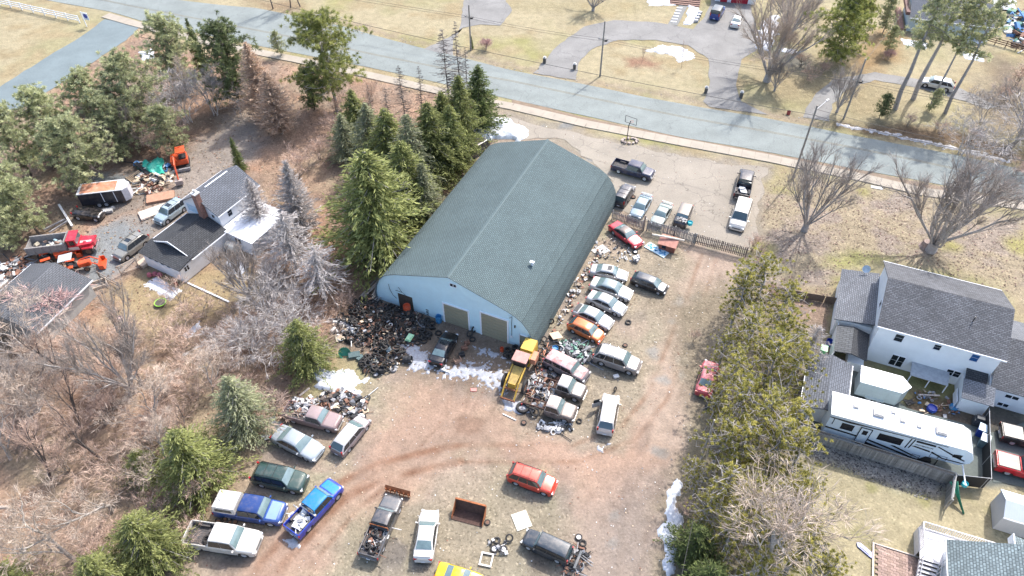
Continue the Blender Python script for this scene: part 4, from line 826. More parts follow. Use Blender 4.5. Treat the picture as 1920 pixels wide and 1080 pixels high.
# --- big white house on the right
HA = math.atan2(-.397, .918)
hs = thing('house', 'two storey white house with steep grey shingle roof right of the pine belt', 'house', (34.1, 43.9, 0), HA)
gable(hs, 0, 10.2, 0, 8.9, 5.0, 6.85, rdark, wsid, 'x', .28)
for a0, a1, z0, z1, n_, mt in ((1.56,2.27,3.5,4.4,1,None),(4.85,5.4,3.78,4.42,1,None),(7.93,8.56,3.63,4.5,1,blueg),(2.2,3.32,.3,1.7,2,None),(6.94,8.07,1.08,1.82,2,None)): window(hs, 'y', -.002, a0, a1, z0, z1, n_, mt)
window(hs, ('x',-1), -.002, 3.2, 3.8, 3.9, 4.7, 1)
m = MB(); m.box(-3.3, -.002, 2.0, 9.2, 0, 2.35); m.build('annex_wall', wsid, hs)
m = MB(); m.slab([(-3.55,9.4,2.45),(-3.55,1.75,2.45),(-.004,1.75,3.1),(-.004,9.4,3.1)], .1); m.build('annex_roof', rmid, hs)
m = MB(); m.slab([(10.2,-1.45,2.45),(20,-1.45,2.45),(20,3.4,4.5),(10.5,3.4,4.5)], .1); m.build('low_roof', rdark, hs); m = MB(); m.slab([(20,8.3,2.45),(10.5,8.3,2.45),(10.5,3.4,4.5),(20,3.4,4.5)], .1); m.build('low_roof', rmid, hs)
m = MB(); m.box(10.2, 20, -1.2, 8, 0, 2.4); m.build('low_wall', wsid, hs)
window(hs, 'y', -1.202, 11.7, 12.75, 1.55, 1.95, 2, None, False); window(hs, 'y', -1.202, 11.6, 12.45, .3, .7, 2, None, False)
m = MB(); m.box(8.2, 10.35, -3.0, -.003, 0, 1.9); m.build('mud_room_wall', wsid, hs)
m = MB(); m.slab([(8.0,-3.2,1.95),(10.6,-3.2,1.95),(10.6,-1.3,2.5),(8.0,-1.3,2.5)], .08); m.build('mud_room_roof', rmid, hs)
m = MB(); m.slab([(8.2,-1.2,2.15),(10.0,-1.2,2.15),(10.0,-.006,2.6),(8.2,-.006,2.6)], .06); m.build('awning', rblack, hs)
m = MB(); m.slab([(3.95,-1.5,1.15),(7.2,-1.5,1.15),(7.2,-.008,1.45),(3.95,-.008,1.45)], .05); m.build('lean_to_roof', pm('grey_panel', (.32,.34,.36), rough=.5), hs)
for x in (4.0,5.6,7.1): m = MB(); m.box(x,x+.08,-1.45,-1.37,0,1.12); m.build('lean_to_post', whitet, hs)
m = MB(); m.slab([(-3.1,-2.1,2.05),(-1.62,-2.1,2.35),(-1.62,1.5,2.35),(-3.1,1.5,2.05)], .08); m.build('porch_roof', shingle_mat('porch_shingles', (.10,.105,.11), .6, .25, .15), hs)
m = MB(); m.slab([(-1.6,-2.1,2.35),(-.1,-2.1,1.95),(-.1,1.5,1.95),(-1.6,1.5,2.35)], .08); m.build('porch_roof', rblack, hs)
m = MB(); m.box(-1.55,-.12,-1.9,1.3,0,1.0); m.build('porch_wall', wsid, hs)
m = MB(); m.box(-3.05,-2.95,-1.9,1.9,0,2.0); m.build('porch_screen', wsid, hs)
stp = pm('brown_wood', (.16,.12,.095), var=.3, scale=5)
for k in range(6): m = MB(); m.box(-2.92,-1.6,-2.0-.32*k+.02,-1.7-.32*k,.80-.16*k,.86-.16*k); m.build('step', stp, hs)
m = MB(); m.lathe([(0,0),(.36,.09),(.4,.12)], 16, Matrix.Translation((-1.4,9.3,3.35)) @ Matrix.Rotation(R(60),4,'X')); m.tube((-1.4,9.2,2.8),(-1.4,9.3,3.35),.03); m.build('satellite_dish', pm('pale_blue_dish', (.5,.6,.68)), hs)
m = MB(); m.tube((7.3,2.4,5.9),(7.3,2.4,6.7), .05); m.build('vent_pipe', blk, hs)
m = MB(); m.box(8.0,8.06,-2.9,-1.3,.1,1.0); m.build('rail', whitet, hs)
gq = G(1500,790); cp = thing('shed', 'low outbuilding with slate roof half hidden under the pine belt', 'shed', (25.6,37.2,0), HA)
gable(cp, .3, 3.6, .2, 6.2, 1.8, 2.35, rslate, wsid, 'y', .3)
# --- white house on the left
LA = math.atan2(-.484, .875)
hl = thing('house', 'white house with charcoal lower roof, brick chimney and white metal extension', 'house', (-40.4, 57.85, 0), LA)
m = MB(); m.box(0, 5.75, 0, 1.95, 0, 1.95); m.build('porch_wall', wsid2, hl); m = MB(); m.box(0, 5.75, 1.955, 7.0, 0, 2.2); m.build('wall', wsid2, hl)
m = MB(); m.slab([(-.25,-.25,2.05),(6.0,-.25,2.05),(6.0,1.9,2.5),(-.25,1.9,2.5)], .1); m.build('porch_roof', rblack, hl)
m = MB(); m.add([(-.1,2.0,2.25),(5.85,2.0,2.25),(2.85,2.0,3.35)], [(0,1,2)]); m.add([(-.1,7.0,2.25),(5.85,7.0,2.25),(2.85,7.0,3.35)], [(2,1,0)]); m.build('gable_wall', wsid2, hl)
m = MB(); m.slab([(-.35,7,2.22),(-.35,1.7,2.22),(2.85,1.7,3.42),(2.85,7,3.42)], .1); m.build('low_roof', rblack, hl)
m = MB(); m.slab([(6.05,1.7,2.22),(6.05,7,2.22),(2.85,7,3.42),(2.85,1.7,3.42)], .1); m.build('low_roof', rblack, hl)
m = MB(); m.box(-.42,-.352,1.62,7,2.1,2.24); m.box(6.052,6.12,1.62,7,2.1,2.24); m.slab([(-.35,1.69,2.22),(-.35,1.63,2.22),(2.85,1.63,3.42),(2.85,1.69,3.42)], .14); m.slab([(6.05,1.63,2.22),(6.05,1.69,2.22),(2.85,1.69,3.42),(2.85,1.63,3.42)], .14); m.build('eave_trim', whitet, hl)
gable(hl, -.3, 5.1, 7.1, 13.2, 4.1, 5.75, rslate, wsid2, 'y', .25, name='main_roof')
m = MB(); m.box(2.32,2.48,8.6,12.0,5.86,5.92); m.build('ridge_vent', whitet, hl)
m = MB(); m.box(2.7,3.35,6.45,7.05,2.9,6.5); m.build('chimney', brickm, hl); m = MB(); m.box(2.62,3.43,6.37,7.13,6.5,6.62); m.tube((3.0,6.75,6.62),(3.0,6.75,7.0),.14); m.build('chimney_cap', pm('chimney_cap', (.5,.49,.47)), hl)
m = MB(); m.box(5.12, 9.7, 6.8, 12.4, 0, 2.2); m.build('extension_wall', wsid2, hl)
for k in range(11): x = 5.15+k*.432; m = MB(); m.slab([(x,6.6,2.32-.012*k),(x+.415,6.6,2.31-.012*k),(x+.415,12.6,2.31-.012*k),(x,12.6,2.32-.012*k)], .06); m.build('roof_sheet', metalr, hl)
window(hl, 'y', 6.798, 7.0, 7.9, 1.1, 1.8, 2); window(hl, ('x',1), 5.352-.25, 8.3, 8.9, 2.9, 3.7); window(hl, ('x',1), 5.102, 11.4, 12.0, 2.9, 3.7)
window(hl, ('x',1), 5.752, .5, 1.1, 1.2, 1.8, 2); window(hl, ('x',1), 5.752, 5.2, 5.9, 1.85, 1.98, 1, None, False)
for k in range(4): window(hl, 'y', -.002, .9+k*.95, 1.4+k*.95, 1.5, 1.85, 1, None, False)
window(hl, 'y', 7.098, 4.0, 4.4, 3.3, 3.75); window(hl, 'y', 7.098, .2, 1.9, 2.9, 3.9, 1, pm('pale_panel', (.45,.6,.72), rough=.4), False)
m = MB(); m.lathe([(0,-.75),(.4,-.72),(.52,-.6),(.52,.6),(.4,.72),(0,.75)], 16, Matrix.Translation((6.9,6.1,.95)) @ Matrix.Rotation(R(90),4,'Y')); 
for x in (6.4,7.4): m.box(x-.04,x+.04,5.8,6.4,0,.6)
tk_ = m.build('oil_tank', pm('cream_tank', (.5,.48,.42), rough=.6), None, smooth=True, loc=(-40.4,57.85,0), rz=LA); tag(tk_, 'cream oil tank against the white house extension', 'tank')
m = MB(); m.box(-1.1,.0,-.6,.9,0,.35); o = m.build('step', pm('pale_deck_wood', (.46,.36,.27), var=.2), hl)
# --- grey garage lower left
ga = math.atan2(-.31, .95)
gg = thing('garage', 'garage with plain slate grey roof and pale wooden side wall at the left edge', 'garage', (-53.4, 48.6, 0), ga)
gable(gg, 0, 7.3, 0, 7.2, 2.25, 3.5, shingle_mat('plain_slate_roof', (.105,.11,.12), .5, .2, .05), siding_mat('pale_board_wall', (.36,.36,.34), .25, 'Y'), 'y', .3)
# --- house at the bottom right
ba = math.atan2(-.353, .935)
hb = thing('house', 'bottom right house with blue green shingle roof next to the white deck', 'house', (32.82, 24.38, 0), ba)
gable(hb, .3, 8.4, -11, -.3, 2.5, 4.7, rgreen, wsid, 'y', .3)
m = MB(); m.slab([(3.9,.9,4.2),(3.9,-.5,4.6),(8.9,-.5,3.6),(8.9,.9,3.2)], .1); m.build('upper_roof', rgreen, hb)
m = MB(); m.box(3.8,3.88,.1,.95,3.5,4.35); m.build('end_trim', whitet, hb)
# deck
dk = thing('deck', 'raised white timber deck with railings and a short stair', 'deck', (31.35, 24.35, 0), ba)
dkm = pm('white_deck_paint', (.62,.60,.60), var=.12, scale=2)
for k in range(18): m = MB(); m.box(0, 5.9 if k*.15+.02 > .9 else 2.9, .05+k*.15-.9, .19+k*.15-.9, .94, .98); m.build('deck_board', dkm, dk)
def railing(parent, pts, z0, h, mat, step=.16, nm='baluster'):
    for a, b in zip(pts[:-1], pts[1:]):
        a = Vector(a); b = Vector(b); L = (b-a).length; k = max(1, int(L/step)); an = math.atan2(b.y-a.y, b.x-a.x)
        for z_ in (z0+.08, z0+h): m = MB(); m.cbox(((a+b)/2)+Vector((0,0,z_)), (L,.07,.06), an, 0, -math.asin(max(-1,min(1,(b.z-a.z)/math.hypot(L,.001))))); m.build('rail', mat, parent)
        for j in range(k+1):
            p = a.lerp(b, j/k); m = MB(); m.box(p.x-.02,p.x+.02,p.y-.02,p.y+.02,p.z+z0+.1,p.z+z0+h-.03); m.build(nm, mat, parent)
railing(dk, [(0,-.2,0),(0,1.85,0),(5.6,1.85,0)], .98, .95, dkm)
railing(dk, [(1.4,-.9,0),(2.3,-.9,0)], .98, .95, dkm)
m = MB(); m.box(-.04,-.0,-.2,1.85,0,.94); m.build('skirt', dkm, dk); m = MB(); m.box(0,5.6,1.86,1.9,0,.94); m.build('skirt', dkm, dk)
for k in range(5): m = MB(); m.box(.05,1.3,-1.1-.27*k,-.88-.27*k,.80-.17*k,.84-.17*k); m.build('stair_tread', dkm, dk)
for x in (0,1.33):
    m = MB(); m.slab([(x,-2.4,.05),(x+.05,-2.4,.05),(x+.05,-.9,.9),(x,-.9,.9)], .2); m.build('stringer', dkm, dk)
    for k in range(6): m = MB(); y = -.95-.28*k; z_ = .85-.17*k; m.box(x,x+.04,y-.02,y+.02,z_,z_+.8); m.build('baluster', dkm, dk)
    m = MB(); m.tube((x+.02,-.9,1.7),(x+.02,-2.4,.8), .035); m.build('rail', dkm, dk)
# patio of brick pavers
pt = bpy.data.objects.new('patio', None); COL.objects.link(pt); pt.location = G(1635,1095)+Vector((0,0,.0)); pt.rotation_euler[2] = ba; tag(pt, 'brown brick patio beside the deck stair', None, None, 'structure')
pav = [pm('brown_paver', (.24,.165,.13), var=.25, scale=4, objrand=.2), pm('pink_paver', (.29,.20,.165), var=.25, scale=4, objrand=.2)]
pm_ = [mesh_of(MB().box(0,.42,0,.2,0,.055), 'paver', q, False) for q in pav]
o0 = Vector((0,0,0)); cnt = 0
for i in range(9):
    for j in range(15):
        o = obj('paver', pm_[(i*7+j*3) % 2], pt, (.2+i*.44+(j % 2)*.2, .1+j*.215, .005+.006*((i*5+j) % 3))); cnt += 1
m = MB(); m.box(-.05,4.4,3.36,3.46,0,.14); m.box(-.05,.08,-.1,3.36,0,.14); m.build('edging', pm('light_edging', (.5,.42,.36)), pt)
# shed
sh_ = thing('shed', 'small pale grey storage shed right of the yard with the green net', 'shed', (38.42, 26.4, 0), math.atan2(-.37,.93))
gable(sh_, 0, 4.6, 0, 2.4, 1.95, 2.5, gsid, siding_mat('shed_siding', (.44,.45,.47), .22, 'X'), 'x', .06)
# --- far houses
red = pm('red_garage_door', (.36,.012,.03), rough=.5, var=.06); fa = math.atan2(-.24,.97)
gf = G(1340,2); rg = thing('garage', 'white garage with two bright red doors at the top edge', 'garage', (gf.x, gf.y, 0), fa)
m = MB(); m.box(0,6.9,.0,6,0,2.5); m.build('wall', wsid2, rg); m = MB(); m.slab([(-.3,-.4,2.5),(7.2,-.4,2.5),(7.2,3.3,4.2),(-.3,3.3,4.2)], .1); m.build('roof', rdark, rg)
for x0, x1 in ((.9,2.1),(2.75,5.6)):
    r = obj('garage_door', None, rg)
    for k in range(4): m = MB(); m.box(x0,x1,-.06,-.005,k*.52+.02,(k+1)*.52-.01); m.build('panel', red, r)
    m = MB(); m.box(x0-.12,x0,-.08,0,0,2.1); m.box(x1,x1+.12,-.08,0,0,2.1); m.build('frame', whitet, r)
gf = G(1699,58); fh = thing('house', 'pale blue bungalow behind the tall pines at the top right', 'house', (gf.x, gf.y, 0), math.atan2(-.30,.95))
gable(fh, 0, 12, 0, 8, 2.4, 4.2, rslate, siding_mat('pale_blue_siding', (.42,.50,.53), .15), 'x', .3); window(fh, 'y', -.002, 1.7, 2.9, .9, 1.9, 2, pm('teal_glass', (.08,.2,.22), rough=.1))
m = MB(); m.box(-1.2,-.5,-.4,8,0,.5); m.build('plinth', brickm, fh); m = MB(); m.box(-.9,-.32,.5,8,2.4,2.9); m.build('end_roof', pm('maroon_wood', (.13,.07,.06)), fh)
st = thing('front_steps', 'brown timber steps and landing at the top edge beside the blue jeep', 'steps', tuple(G(1255,8)), fa)
for k in range(5): m = MB(); m.box(0,5.2,k*.5,k*.5+.46,0,.15+k*.14); m.build('step', pm('red_brown_wood', (.22,.13,.10), var=.3, scale=4), st)
# ================= camper, enclosed trailers =================
rv = thing('camper_trailer', 'long white fifth wheel camper with black swoosh stripes', 'camper', (27.1, 34.95, 0), math.atan2(-.345,.938))
rvw = pm('rv_white', (.60,.70,.78), rough=.3, var=.03, coat=.4); rvroof = pm('rv_roof_membrane', (.76,.77,.79), rough=.6, var=.05, scale=.8); rvb = pm('rv_black', (.012,.013,.018), rough=.25, var=.1, coat=.4)
Wv = 2.45; prof = [(0,.55),(7.6,.55),(8.2,1.5),(10.7,1.5),(11.35,2.1),(11.4,2.7),(11.05,3.3),(10.5,3.62),(0,3.62)]
m = MB(); k = len(prof); m.add([(x,0,z) for x,z in prof]+[(x,Wv,z) for x,z in prof], [tuple(range(k)), tuple(range(k,2*k))[::-1]]+[(i,k+i,k+(i+1)%k,(i+1)%k) for i in range(k)]); m.build('body', rvw, rv)
m = MB(); m.box(-.05,10.4,-.04,Wv+.04,3.63,3.72); m.build('roof', rvroof, rv)
m = MB(); m.slab([(10.42,-.03,3.70),(11.1,.05,3.36),(11.1,Wv-.05,3.36),(10.42,Wv+.03,3.70)], .03); m.build('front_cap', pm('rv_cap_grey', (.45,.47,.49), rough=.3), rv)
for x, y, sx, sy, hh in ((1.9,1.45,.42,.42,.18),(3.7,1.3,.85,.75,.28),(4.9,1.9,.35,.35,.12),(5.6,1.25,.42,.42,.16),(6.9,1.1,.35,.35,.14),(8.6,1.15,.85,.75,.28)):
    m = MB(); m.prism([(x-sx/2,y-sy/2),(x+sx/2,y-sy/2),(x+sx/2,y+sy/2),(x-sx/2,y+sy/2)], 3.72, 3.72+hh*.8); m.prism([(x-sx*.4,y-sy*.4),(x+sx*.4,y-sy*.4),(x+sx*.4,y+sy*.4),(x-sx*.4,y+sy*.4)], 3.72+hh*.8, 3.72+hh); m.build('roof_unit', pm('grey_beige_plastic', (.36,.35,.34), rough=.6), rv)
m = MB(); m.box(.15,1.25,.3,2.1,3.722,3.74); m.build('solar_panel', pm('pale_panel_grey', (.62,.63,.66), rough=.5), rv); m = MB(); m.box(7.2,7.9,.4,.8,3.722,3.75); m.build('roof_hatch', rvroof, rv)
def rvp(poly, nm='stripe', mt=rvb, y=-.012):
    m = MB(); m.quad([(x,y,z) for x,z in poly]); m.build(nm, mt, rv)
rvp([(1.1,2.1),(2.1,2.1),(2.1,2.95),(1.1,2.95)], 'window'); rvp([(4.1,2.0),(6.0,2.0),(6.0,2.9),(4.1,2.9)], 'window')
m = MB(); m.box(2.65,3.45,-.05,-.005,.9,3.0); m.build('door', rvw, rv); rvp([(2.85,2.15),(3.25,2.15),(3.25,2.75),(2.85,2.75)], 'door_window', rvb, -.056)
m = MB(); 
for x0, x1, z0, z1 in ((2.58,2.65,.9,3.05),(3.45,3.52,.9,3.05),(2.58,3.52,3.0,3.07)): m.box(x0,x1,-.06,-.003,z0,z1)
m.build('door_frame', rvb, rv)
rvp([(0,3.35),(3,3.35),(6.6,3.45),(9.2,3.5),(9.2,3.42),(6.6,3.36),(3,3.22),(1.6,3.1),(0,3.25)])
rvp([(.35,2.4),(.42,2.4),(.42,3.2),(.35,3.2)]); rvp([(0,1.75),(3.4,1.55),(6.2,.95),(7.7,.62),(7.9,.75),(6.4,1.15),(3.4,1.75),(0,1.95)]); rvp([(5.3,1.7),(7.0,1.15),(8.0,.98),(7.0,1.32),(5.6,1.8)])
rvp([(3.4,1.3),(6.2,.72),(6.8,.62),(3.2,.62),(2.4,.9)]); rvp([(6.35,1.9),(6.45,1.9),(6.55,3.3),(6.45,3.3)]); rvp([(6.6,2.0),(6.7,2.0),(6.82,3.3),(6.72,3.3)])
rvp([(6.9,3.0),(8.4,3.0),(8.4,3.25),(6.9,3.25)]); rvp([(6.7,2.35),(8.3,2.15),(8.2,2.35),(7.0,2.5)]); rvp([(8.3,2.2),(9.3,1.75),(10.8,1.78),(11.1,1.9),(9.35,1.9),(8.4,2.35)]); rvp([(8.5,3.1),(10.2,2.35),(10.9,2.15),(10.9,2.3),(10.2,2.55),(8.6,3.2)]); rvp([(9.9,2.35),(10.55,2.35),(10.55,2.9),(9.9,2.75)])
for x in (7.55,8.75,9.4):
    m = MB(); 
    for a_, b_, c_, d2 in ((0,.62,0,.03),(0,.62,.5,.53),(0,.03,0,.53),(.59,.62,0,.53)): m.box(x-.35+a_,x-.35+b_,-.02,-.004,1.58+c_ if x > 8 else .85+c_,1.58+d2 if x > 8 else .85+d2)
    m.build('locker', rvb, rv)
def letters(text, loc, size, mat, parent, rot=(R(90),0,0), name='lettering', ext=.004):
    c = bpy.data.curves.new(name, 'FONT'); c.body = text; c.size = size; c.extrude = ext; c.resolution_u = 2; t = bpy.data.objects.new(name, c); COL.objects.link(t)
    dg = bpy.context.evaluated_depsgraph_get(); me = bpy.data.meshes.new_from_object(t.evaluated_get(dg)); bpy.data.objects.remove(t); me.materials.clear(); me.materials.append(mat)
    o = obj(name, me, parent, loc); o.rotation_euler = rot; return o
letters('MOMENTUM', (6.95,-.02,2.62), .24, rvb, rv)
for x in (5.2,6.2):
    for y, sg in ((.1,-1),(Wv-.1,1)): add_wheel(rv, x, y, .38, sg)
m = MB(); m.box(1,9,.3,Wv-.3,.35,.55); m.tube((10.3,Wv/2,.0),(10.3,Wv/2,1.5),.06); m.build('chassis', blk, rv)
for x in (9.3,): 
    for y in (.25,Wv-.25): m = MB(); m.tube((x,y,0),(x,y,1.5),.05); m.build('leg', blk, rv)
# white enclosed trailer
wt = thing('cargo_trailer', 'white enclosed cargo trailer with pointed nose between camper and house', 'trailer', (31.55, 39.35, 0), math.atan2(-.37,.93))
tm_ = pm('trailer_grey_white', (.42,.47,.46), rough=.35, var=.06, coat=.3)
m = MB(); m.prism([(0,0),(3.5,0),(4.2,.95),(3.5,1.9),(0,1.9)], .45, 2.3); m.build('body', tm_, wt); m = MB(); m.prism([(-.05,-.05),(3.52,-.05),(4.28,.95),(3.52,1.95),(-.05,1.95)], 2.3, 2.38); m.build('roof', pm('trailer_roof', (.78,.78,.8), rough=.4), wt)
for x in (1.3,2.1):
    for y, sg in ((-.05,-1),(1.95,1)): add_wheel(wt, x, y, .33, sg)
m = MB(); m.box(.9,2.5,-.25,0,.62,.72); m.build('fender', tm_, wt); m = MB(); m.box(2.6,3.3,-.025,-.003,.5,2.15); m.build('side_door', tm_, wt); m = MB(); m.tube((4.2,.95,.4),(5.2,.95,.4),.05); m.build('hitch', blk, wt)
# black enclosed trailer with rust orange roof
a = G(243,382); b = G(158,392); an = math.atan2((a-b).y, (a-b).x); bt = thing('cargo_trailer', 'black enclosed trailer with peeling rust orange roof', 'trailer', tuple(b), an)
m = MB(); m.box(0,5.0,0,2.1,.45,2.1); m.build('body', pm('trailer_black', (.018,.02,.028), rough=.35, coat=.3, dirt=.1), bt); m = MB(); m.box(-.06,5.06,-.06,2.16,2.1,2.18); m.build('roof_edge', pm('roof_grey', (.5,.5,.5)), bt)
m = MB(); m.box(.25,4.3,.12,1.98,2.182,2.2); m.build('roof_panel', pm('peeling_orange', (.42,.17,.09), rough=.8, var=.35, scale=1.2, dirt=.25, dirtcol=(.6,.5,.42)), bt)
m = MB(); m.prism([(5.0,0),(5.6,.5),(5.6,1.6),(5.0,2.1)], .45, 2.1); m.build('nose', pm('trailer_nose', (.5,.5,.52), rough=.4), bt)
for x in (2.6,4.0): m = MB(); m.box(x,x+.07,-.03,-.004,.5,2.05); m.build('door_trim', whitet, bt)
for x in (1.9,2.7):
    add_wheel(bt, x, -.06, .36, -1); add_wheel(bt, x, 2.16, .36, 1)
m = MB(); m.tube((5.6,1.05,.4),(6.7,1.05,.4),.05); m.build('hitch', blk, bt)
# ================= fences =================
fw = pm('grey_fence_wood', (.26,.255,.24), var=.3, scale=5, objrand=.25); fwd = pm('brown_fence_wood', (.19,.155,.13), var=.3, scale=5, objrand=.3)
def pickets(label, A_, B_, h, pitch, wd, z0, mat, posts=2.4, rails=(.25,.75), tilt=0, cat='fence', name='picket_fence', jag=.08, nm='picket', th=.03, pm_post=None):
    a = A_ if isinstance(A_, Vector) else G(*A_); b = B_ if isinstance(B_, Vector) else G(*B_); d = b-a; L = d.length
    f = thing(name, label, cat, tuple(a), math.atan2(d.y, d.x)); k = int(L/pitch); me = mesh_of(MB().box(-wd/2,wd/2,-th/2,th/2,0,1), nm, mat, False); r = random.Random(int(L*100))
    for i in range(k+1):
        o = obj(nm, me, f, (i*pitch+wd/2, r.uniform(-.01,.01), z0)); o.scale = (1,1,h-z0+r.uniform(-jag,jag*.5)); o.rotation_euler = (r.uniform(-.02,.02)+tilt, r.uniform(-.03,.03), 0)
    for q in rails: m = MB(); m.box(0,L,th/2+.002,th/2+.05,z0+(h-z0)*q-.045,z0+(h-z0)*q+.045); m.build('rail', mat, f)
    if posts:
        n = max(1, int(round(L/posts)))
        for i in range(n+1): m = MB(); x = L*i/n; m.box(x-.05,x+.05,.06,.16,0,h+.05); m.build('post', pm_post or mat, f)
    return f
pickets('short weathered picket fence from the blue building to the tall post', (1147,412), (1203,431), 1.35, .17, .1, .02, fw)
pickets('weathered picket fence behind the red brown hut', (1212,433), (1262,446), 1.6, .16, .1, .02, fw)
pickets('end length of picket fence by the turquoise bucket', (1263,446), (1301,460), 1.65, .16, .1, .02, fw)
m = MB(); m.box(-.08,.08,-.08,.08,0,2.2); o = m.build('fence_post', fwd, None, loc=G(1206,432)); tag(o, 'tall dark post between the two picket fences', 'post')
pickets('wide closed gate of dark vertical slats across the track', (1299,457), (1397,484), 1.55, .2, .11, .12, fwd, posts=6, cat='gate', name='picket_gate', jag=.03)
A_ = Vector((25.2,35.1,0)); B_ = Vector((36.5,30.35,0)); C_ = Vector((35.3,28.2,0))
def rvfence(label, A_, B_, lat=True):
    f = pickets(label, A_, B_, 1.45, .145, .14, .02, fw, posts=2.3, rails=(.2,.8), jag=.0, nm='board', name='board_fence'); L = (B_-A_).length; n = max(1, int(round(L/2.3)))
    m = MB(); m.box(-.05,L+.05,-.07,.09,1.455,1.49); m.build('cap_rail', fw, f); m = MB(); m.box(0,L,-.03,.03,1.78,1.83); m.build('top_rail', fw, f)
    if lat:
        for s in range(n):
            if s % 5 == 1: continue
            x0, x1 = L*s/n+.06, L*(s+1)/n-.06; m = MB()
            for k in range(int((x1-x0)/.12)):
                x = x0+k*.12; m.slab([(x,-.01,1.49),(x+.035,-.01,1.49),(min(x+.315,x1),-.01,1.78),(min(x+.28,x1),-.01,1.78)], .012); m.slab([(min(x+.28,x1),.006,1.49),(min(x+.315,x1),.006,1.49),(x+.035,.006,1.78),(x,.006,1.78)], .012)
            tag(m.build('lattice', fwd, f), kind='stuff')
rvfence('grey board fence with lattice top along the camper', A_, B_); rvfence('short return of the grey board fence towards the green net', B_, C_, False)
mesh_m = pm('black_fence_mesh', (.015,.015,.017), rough=.7, var=.3, scale=8)
def meshfence(label, P):
    f = thing('mesh_fence', label, 'fence', tuple(P[0])); p0 = P[0]
    for a, b in zip(P[:-1], P[1:]):
        a = a-p0; b = b-p0; d = b-a; L = d.length; m = MB(); M = Matrix.Translation(a) @ Matrix.Rotation(math.atan2(d.y,d.x),4,'Z'); m.box(0,L,-.012,.012,.05,1.55,0,M); m.build('mesh_panel', mesh_m, f)
        m = MB(); m.tube(a+Vector((0,0,1.58)), b+Vector((0,0,1.58)), .025); m.build('top_rail', pm('galvanised', (.4,.4,.4), rough=.4), f)
        for k in range(int(L/2.4)+1): q = a.lerp(b, k*2.4/L); m = MB(); m.tube(q, q+Vector((0,0,1.62)), .03); m.build('post', MATS['galvanised'], f)
meshfence('black mesh fence around the end of the camper pad', [Vector((36.7,30.3,0)), Vector((39.3,29.95,0)), Vector((42.4,36.9,0))])
pickets('dark retaining board fence left of the two storey house', (1442,548), (1572,572), .95, 1.85, 1.78, .0, stp, posts=1.85, rails=(), jag=0, nm='panel', name='board_fence')
# white ranch fence top left
def ranch(label, A_, B_, name='ranch_fence', mat=None, h=1.2, step=2.6, nr=3):
    a = G(*A_); b = G(*B_); d = b-a; L = d.length; f = thing(name, label, 'fence', tuple(a), math.atan2(d.y,d.x)); n = int(L/step); mat = mat or whitet
    for i in range(n+1): m = MB(); x = L*i/n; m.box(x-.07,x+.07,-.07,.07,0,h+.1); m.build('post', mat, f)
    for k in range(nr):
        for i in range(n): m = MB(); x = L*i/n; z_ = h*(.35+.62*k/(max(1,nr-1))); m.box(x+.08,L*(i+1)/n-.08,-.03,.03,z_-.07,z_+.07); m.build('rail', mat, f)
ranch('white three rail ranch fence in the top left corner', (-60,-4), (150,43))
ranch('rusty wire fence with gate at the top right', (1845,78), (1925,100), 'wire_fence', pm('rusty_fence', (.2,.12,.08)), 1.0, 1.4, 3)
ranch('low split rail fence beside the drive of the white house', (188,520), (225,540), 'rail_fence', fwd, .8, 2.2, 2)
# ================= poles and wires =================
polem = pm('pole_wood', (.25,.225,.20), var=.3, scale=3); wirem = pm('cable_black', (.03,.03,.03), rough=.6)
def pole(label, base, h, arm=None, r=.14):
    g_ = G(*base); t = thing('utility_pole', label, 'pole', tuple(g_)); m = MB(); m.tube((0,0,0),(0,0,h), r, r*.7, 10); m.build('pole', polem, t)
    if arm:
        m = MB(); m.cbox((0,0,arm), (1.5,.09,.1), R(-18)); m.build('crossarm', polem, t)
        for s_ in (-.6,.6): m = MB(); m.lathe([(.05,0),(.08,.05),(.04,.14),(0,.16)], 8, Matrix.Translation((s_*math.cos(R(-18)),s_*math.sin(R(-18)),arm+.05))); m.build('insulator', pm('grey_insulator', (.3,.3,.32), rough=.3), t)
        m = MB(); m.cbox((.35,-.2,arm-.1), (.4,.2,.22)); m.build('splice_box', blk, t)
    return g_
q4 = pole('wooden pole on the lawn next to the tiny dark cedar', (883,95), 7.4, 5.5); q1 = pole('wooden pole on the edge of the horseshoe island', (1125,143), 8.6, 5.85); q3 = pole('leaning looking pole on the bank right of the drive mouth', (1582,222), 8.9, 5.75)
q2 = pole('utility pole on the near pavement left of the smaller maple', (1487,333), 10.3, None)
m = MB(); m.tube((0,0,9.7),(1.5,1.2,10.2), .04); m.cbox((1.6,1.3,10.2),(.5,.2,.12), R(40)); 
o = m.build('street_lamp_arm', MATS['galvanised'], None, loc=q2); tag(o, 'grey street lamp on the near utility pole', 'lamp')
def wire(label, pts, r=.018, sag=.5):
    m = MB(); 
    for a, b in zip(pts[:-1], pts[1:]):
        L = (b-a).length; k = 14; P = []
        for i in range(k+1): t = i/k; p = a.lerp(b, t); p.z -= sag*4*t*(1-t)*min(1, L/40); P.append(p)
        m.path(P, r, 4)
    tag(m.build('overhead_wire', wirem), label, 'wire', 'overhead wires along the road')
far0 = Vector((-75,133,6.5)); far1 = G(1925,212,6.0)
for k, dz in enumerate((0, .35)):
    wire(('lower' if k == 0 else 'upper')+' overhead wire along the far side of the road', [far0+Vector((0,0,dz)), q4+Vector((0,0,5.3+dz)), q1+Vector((0,0,5.65+dz)), q3+Vector((0,0,5.55+dz)), Vector((far1.x,far1.y,6+dz))])
nearL = Vector((-50,113,8.8)); nearR = Vector((66,60,9.5))
wire('overhead cable hanging above the middle of the road', [nearL, q2+Vector((0,0,9.0)), nearR], .03, 1.0); wire('second cable right of the street lamp pole', [q2+Vector((0,0,9.8)), nearR+Vector((0,0,.6))], .02, 1.)
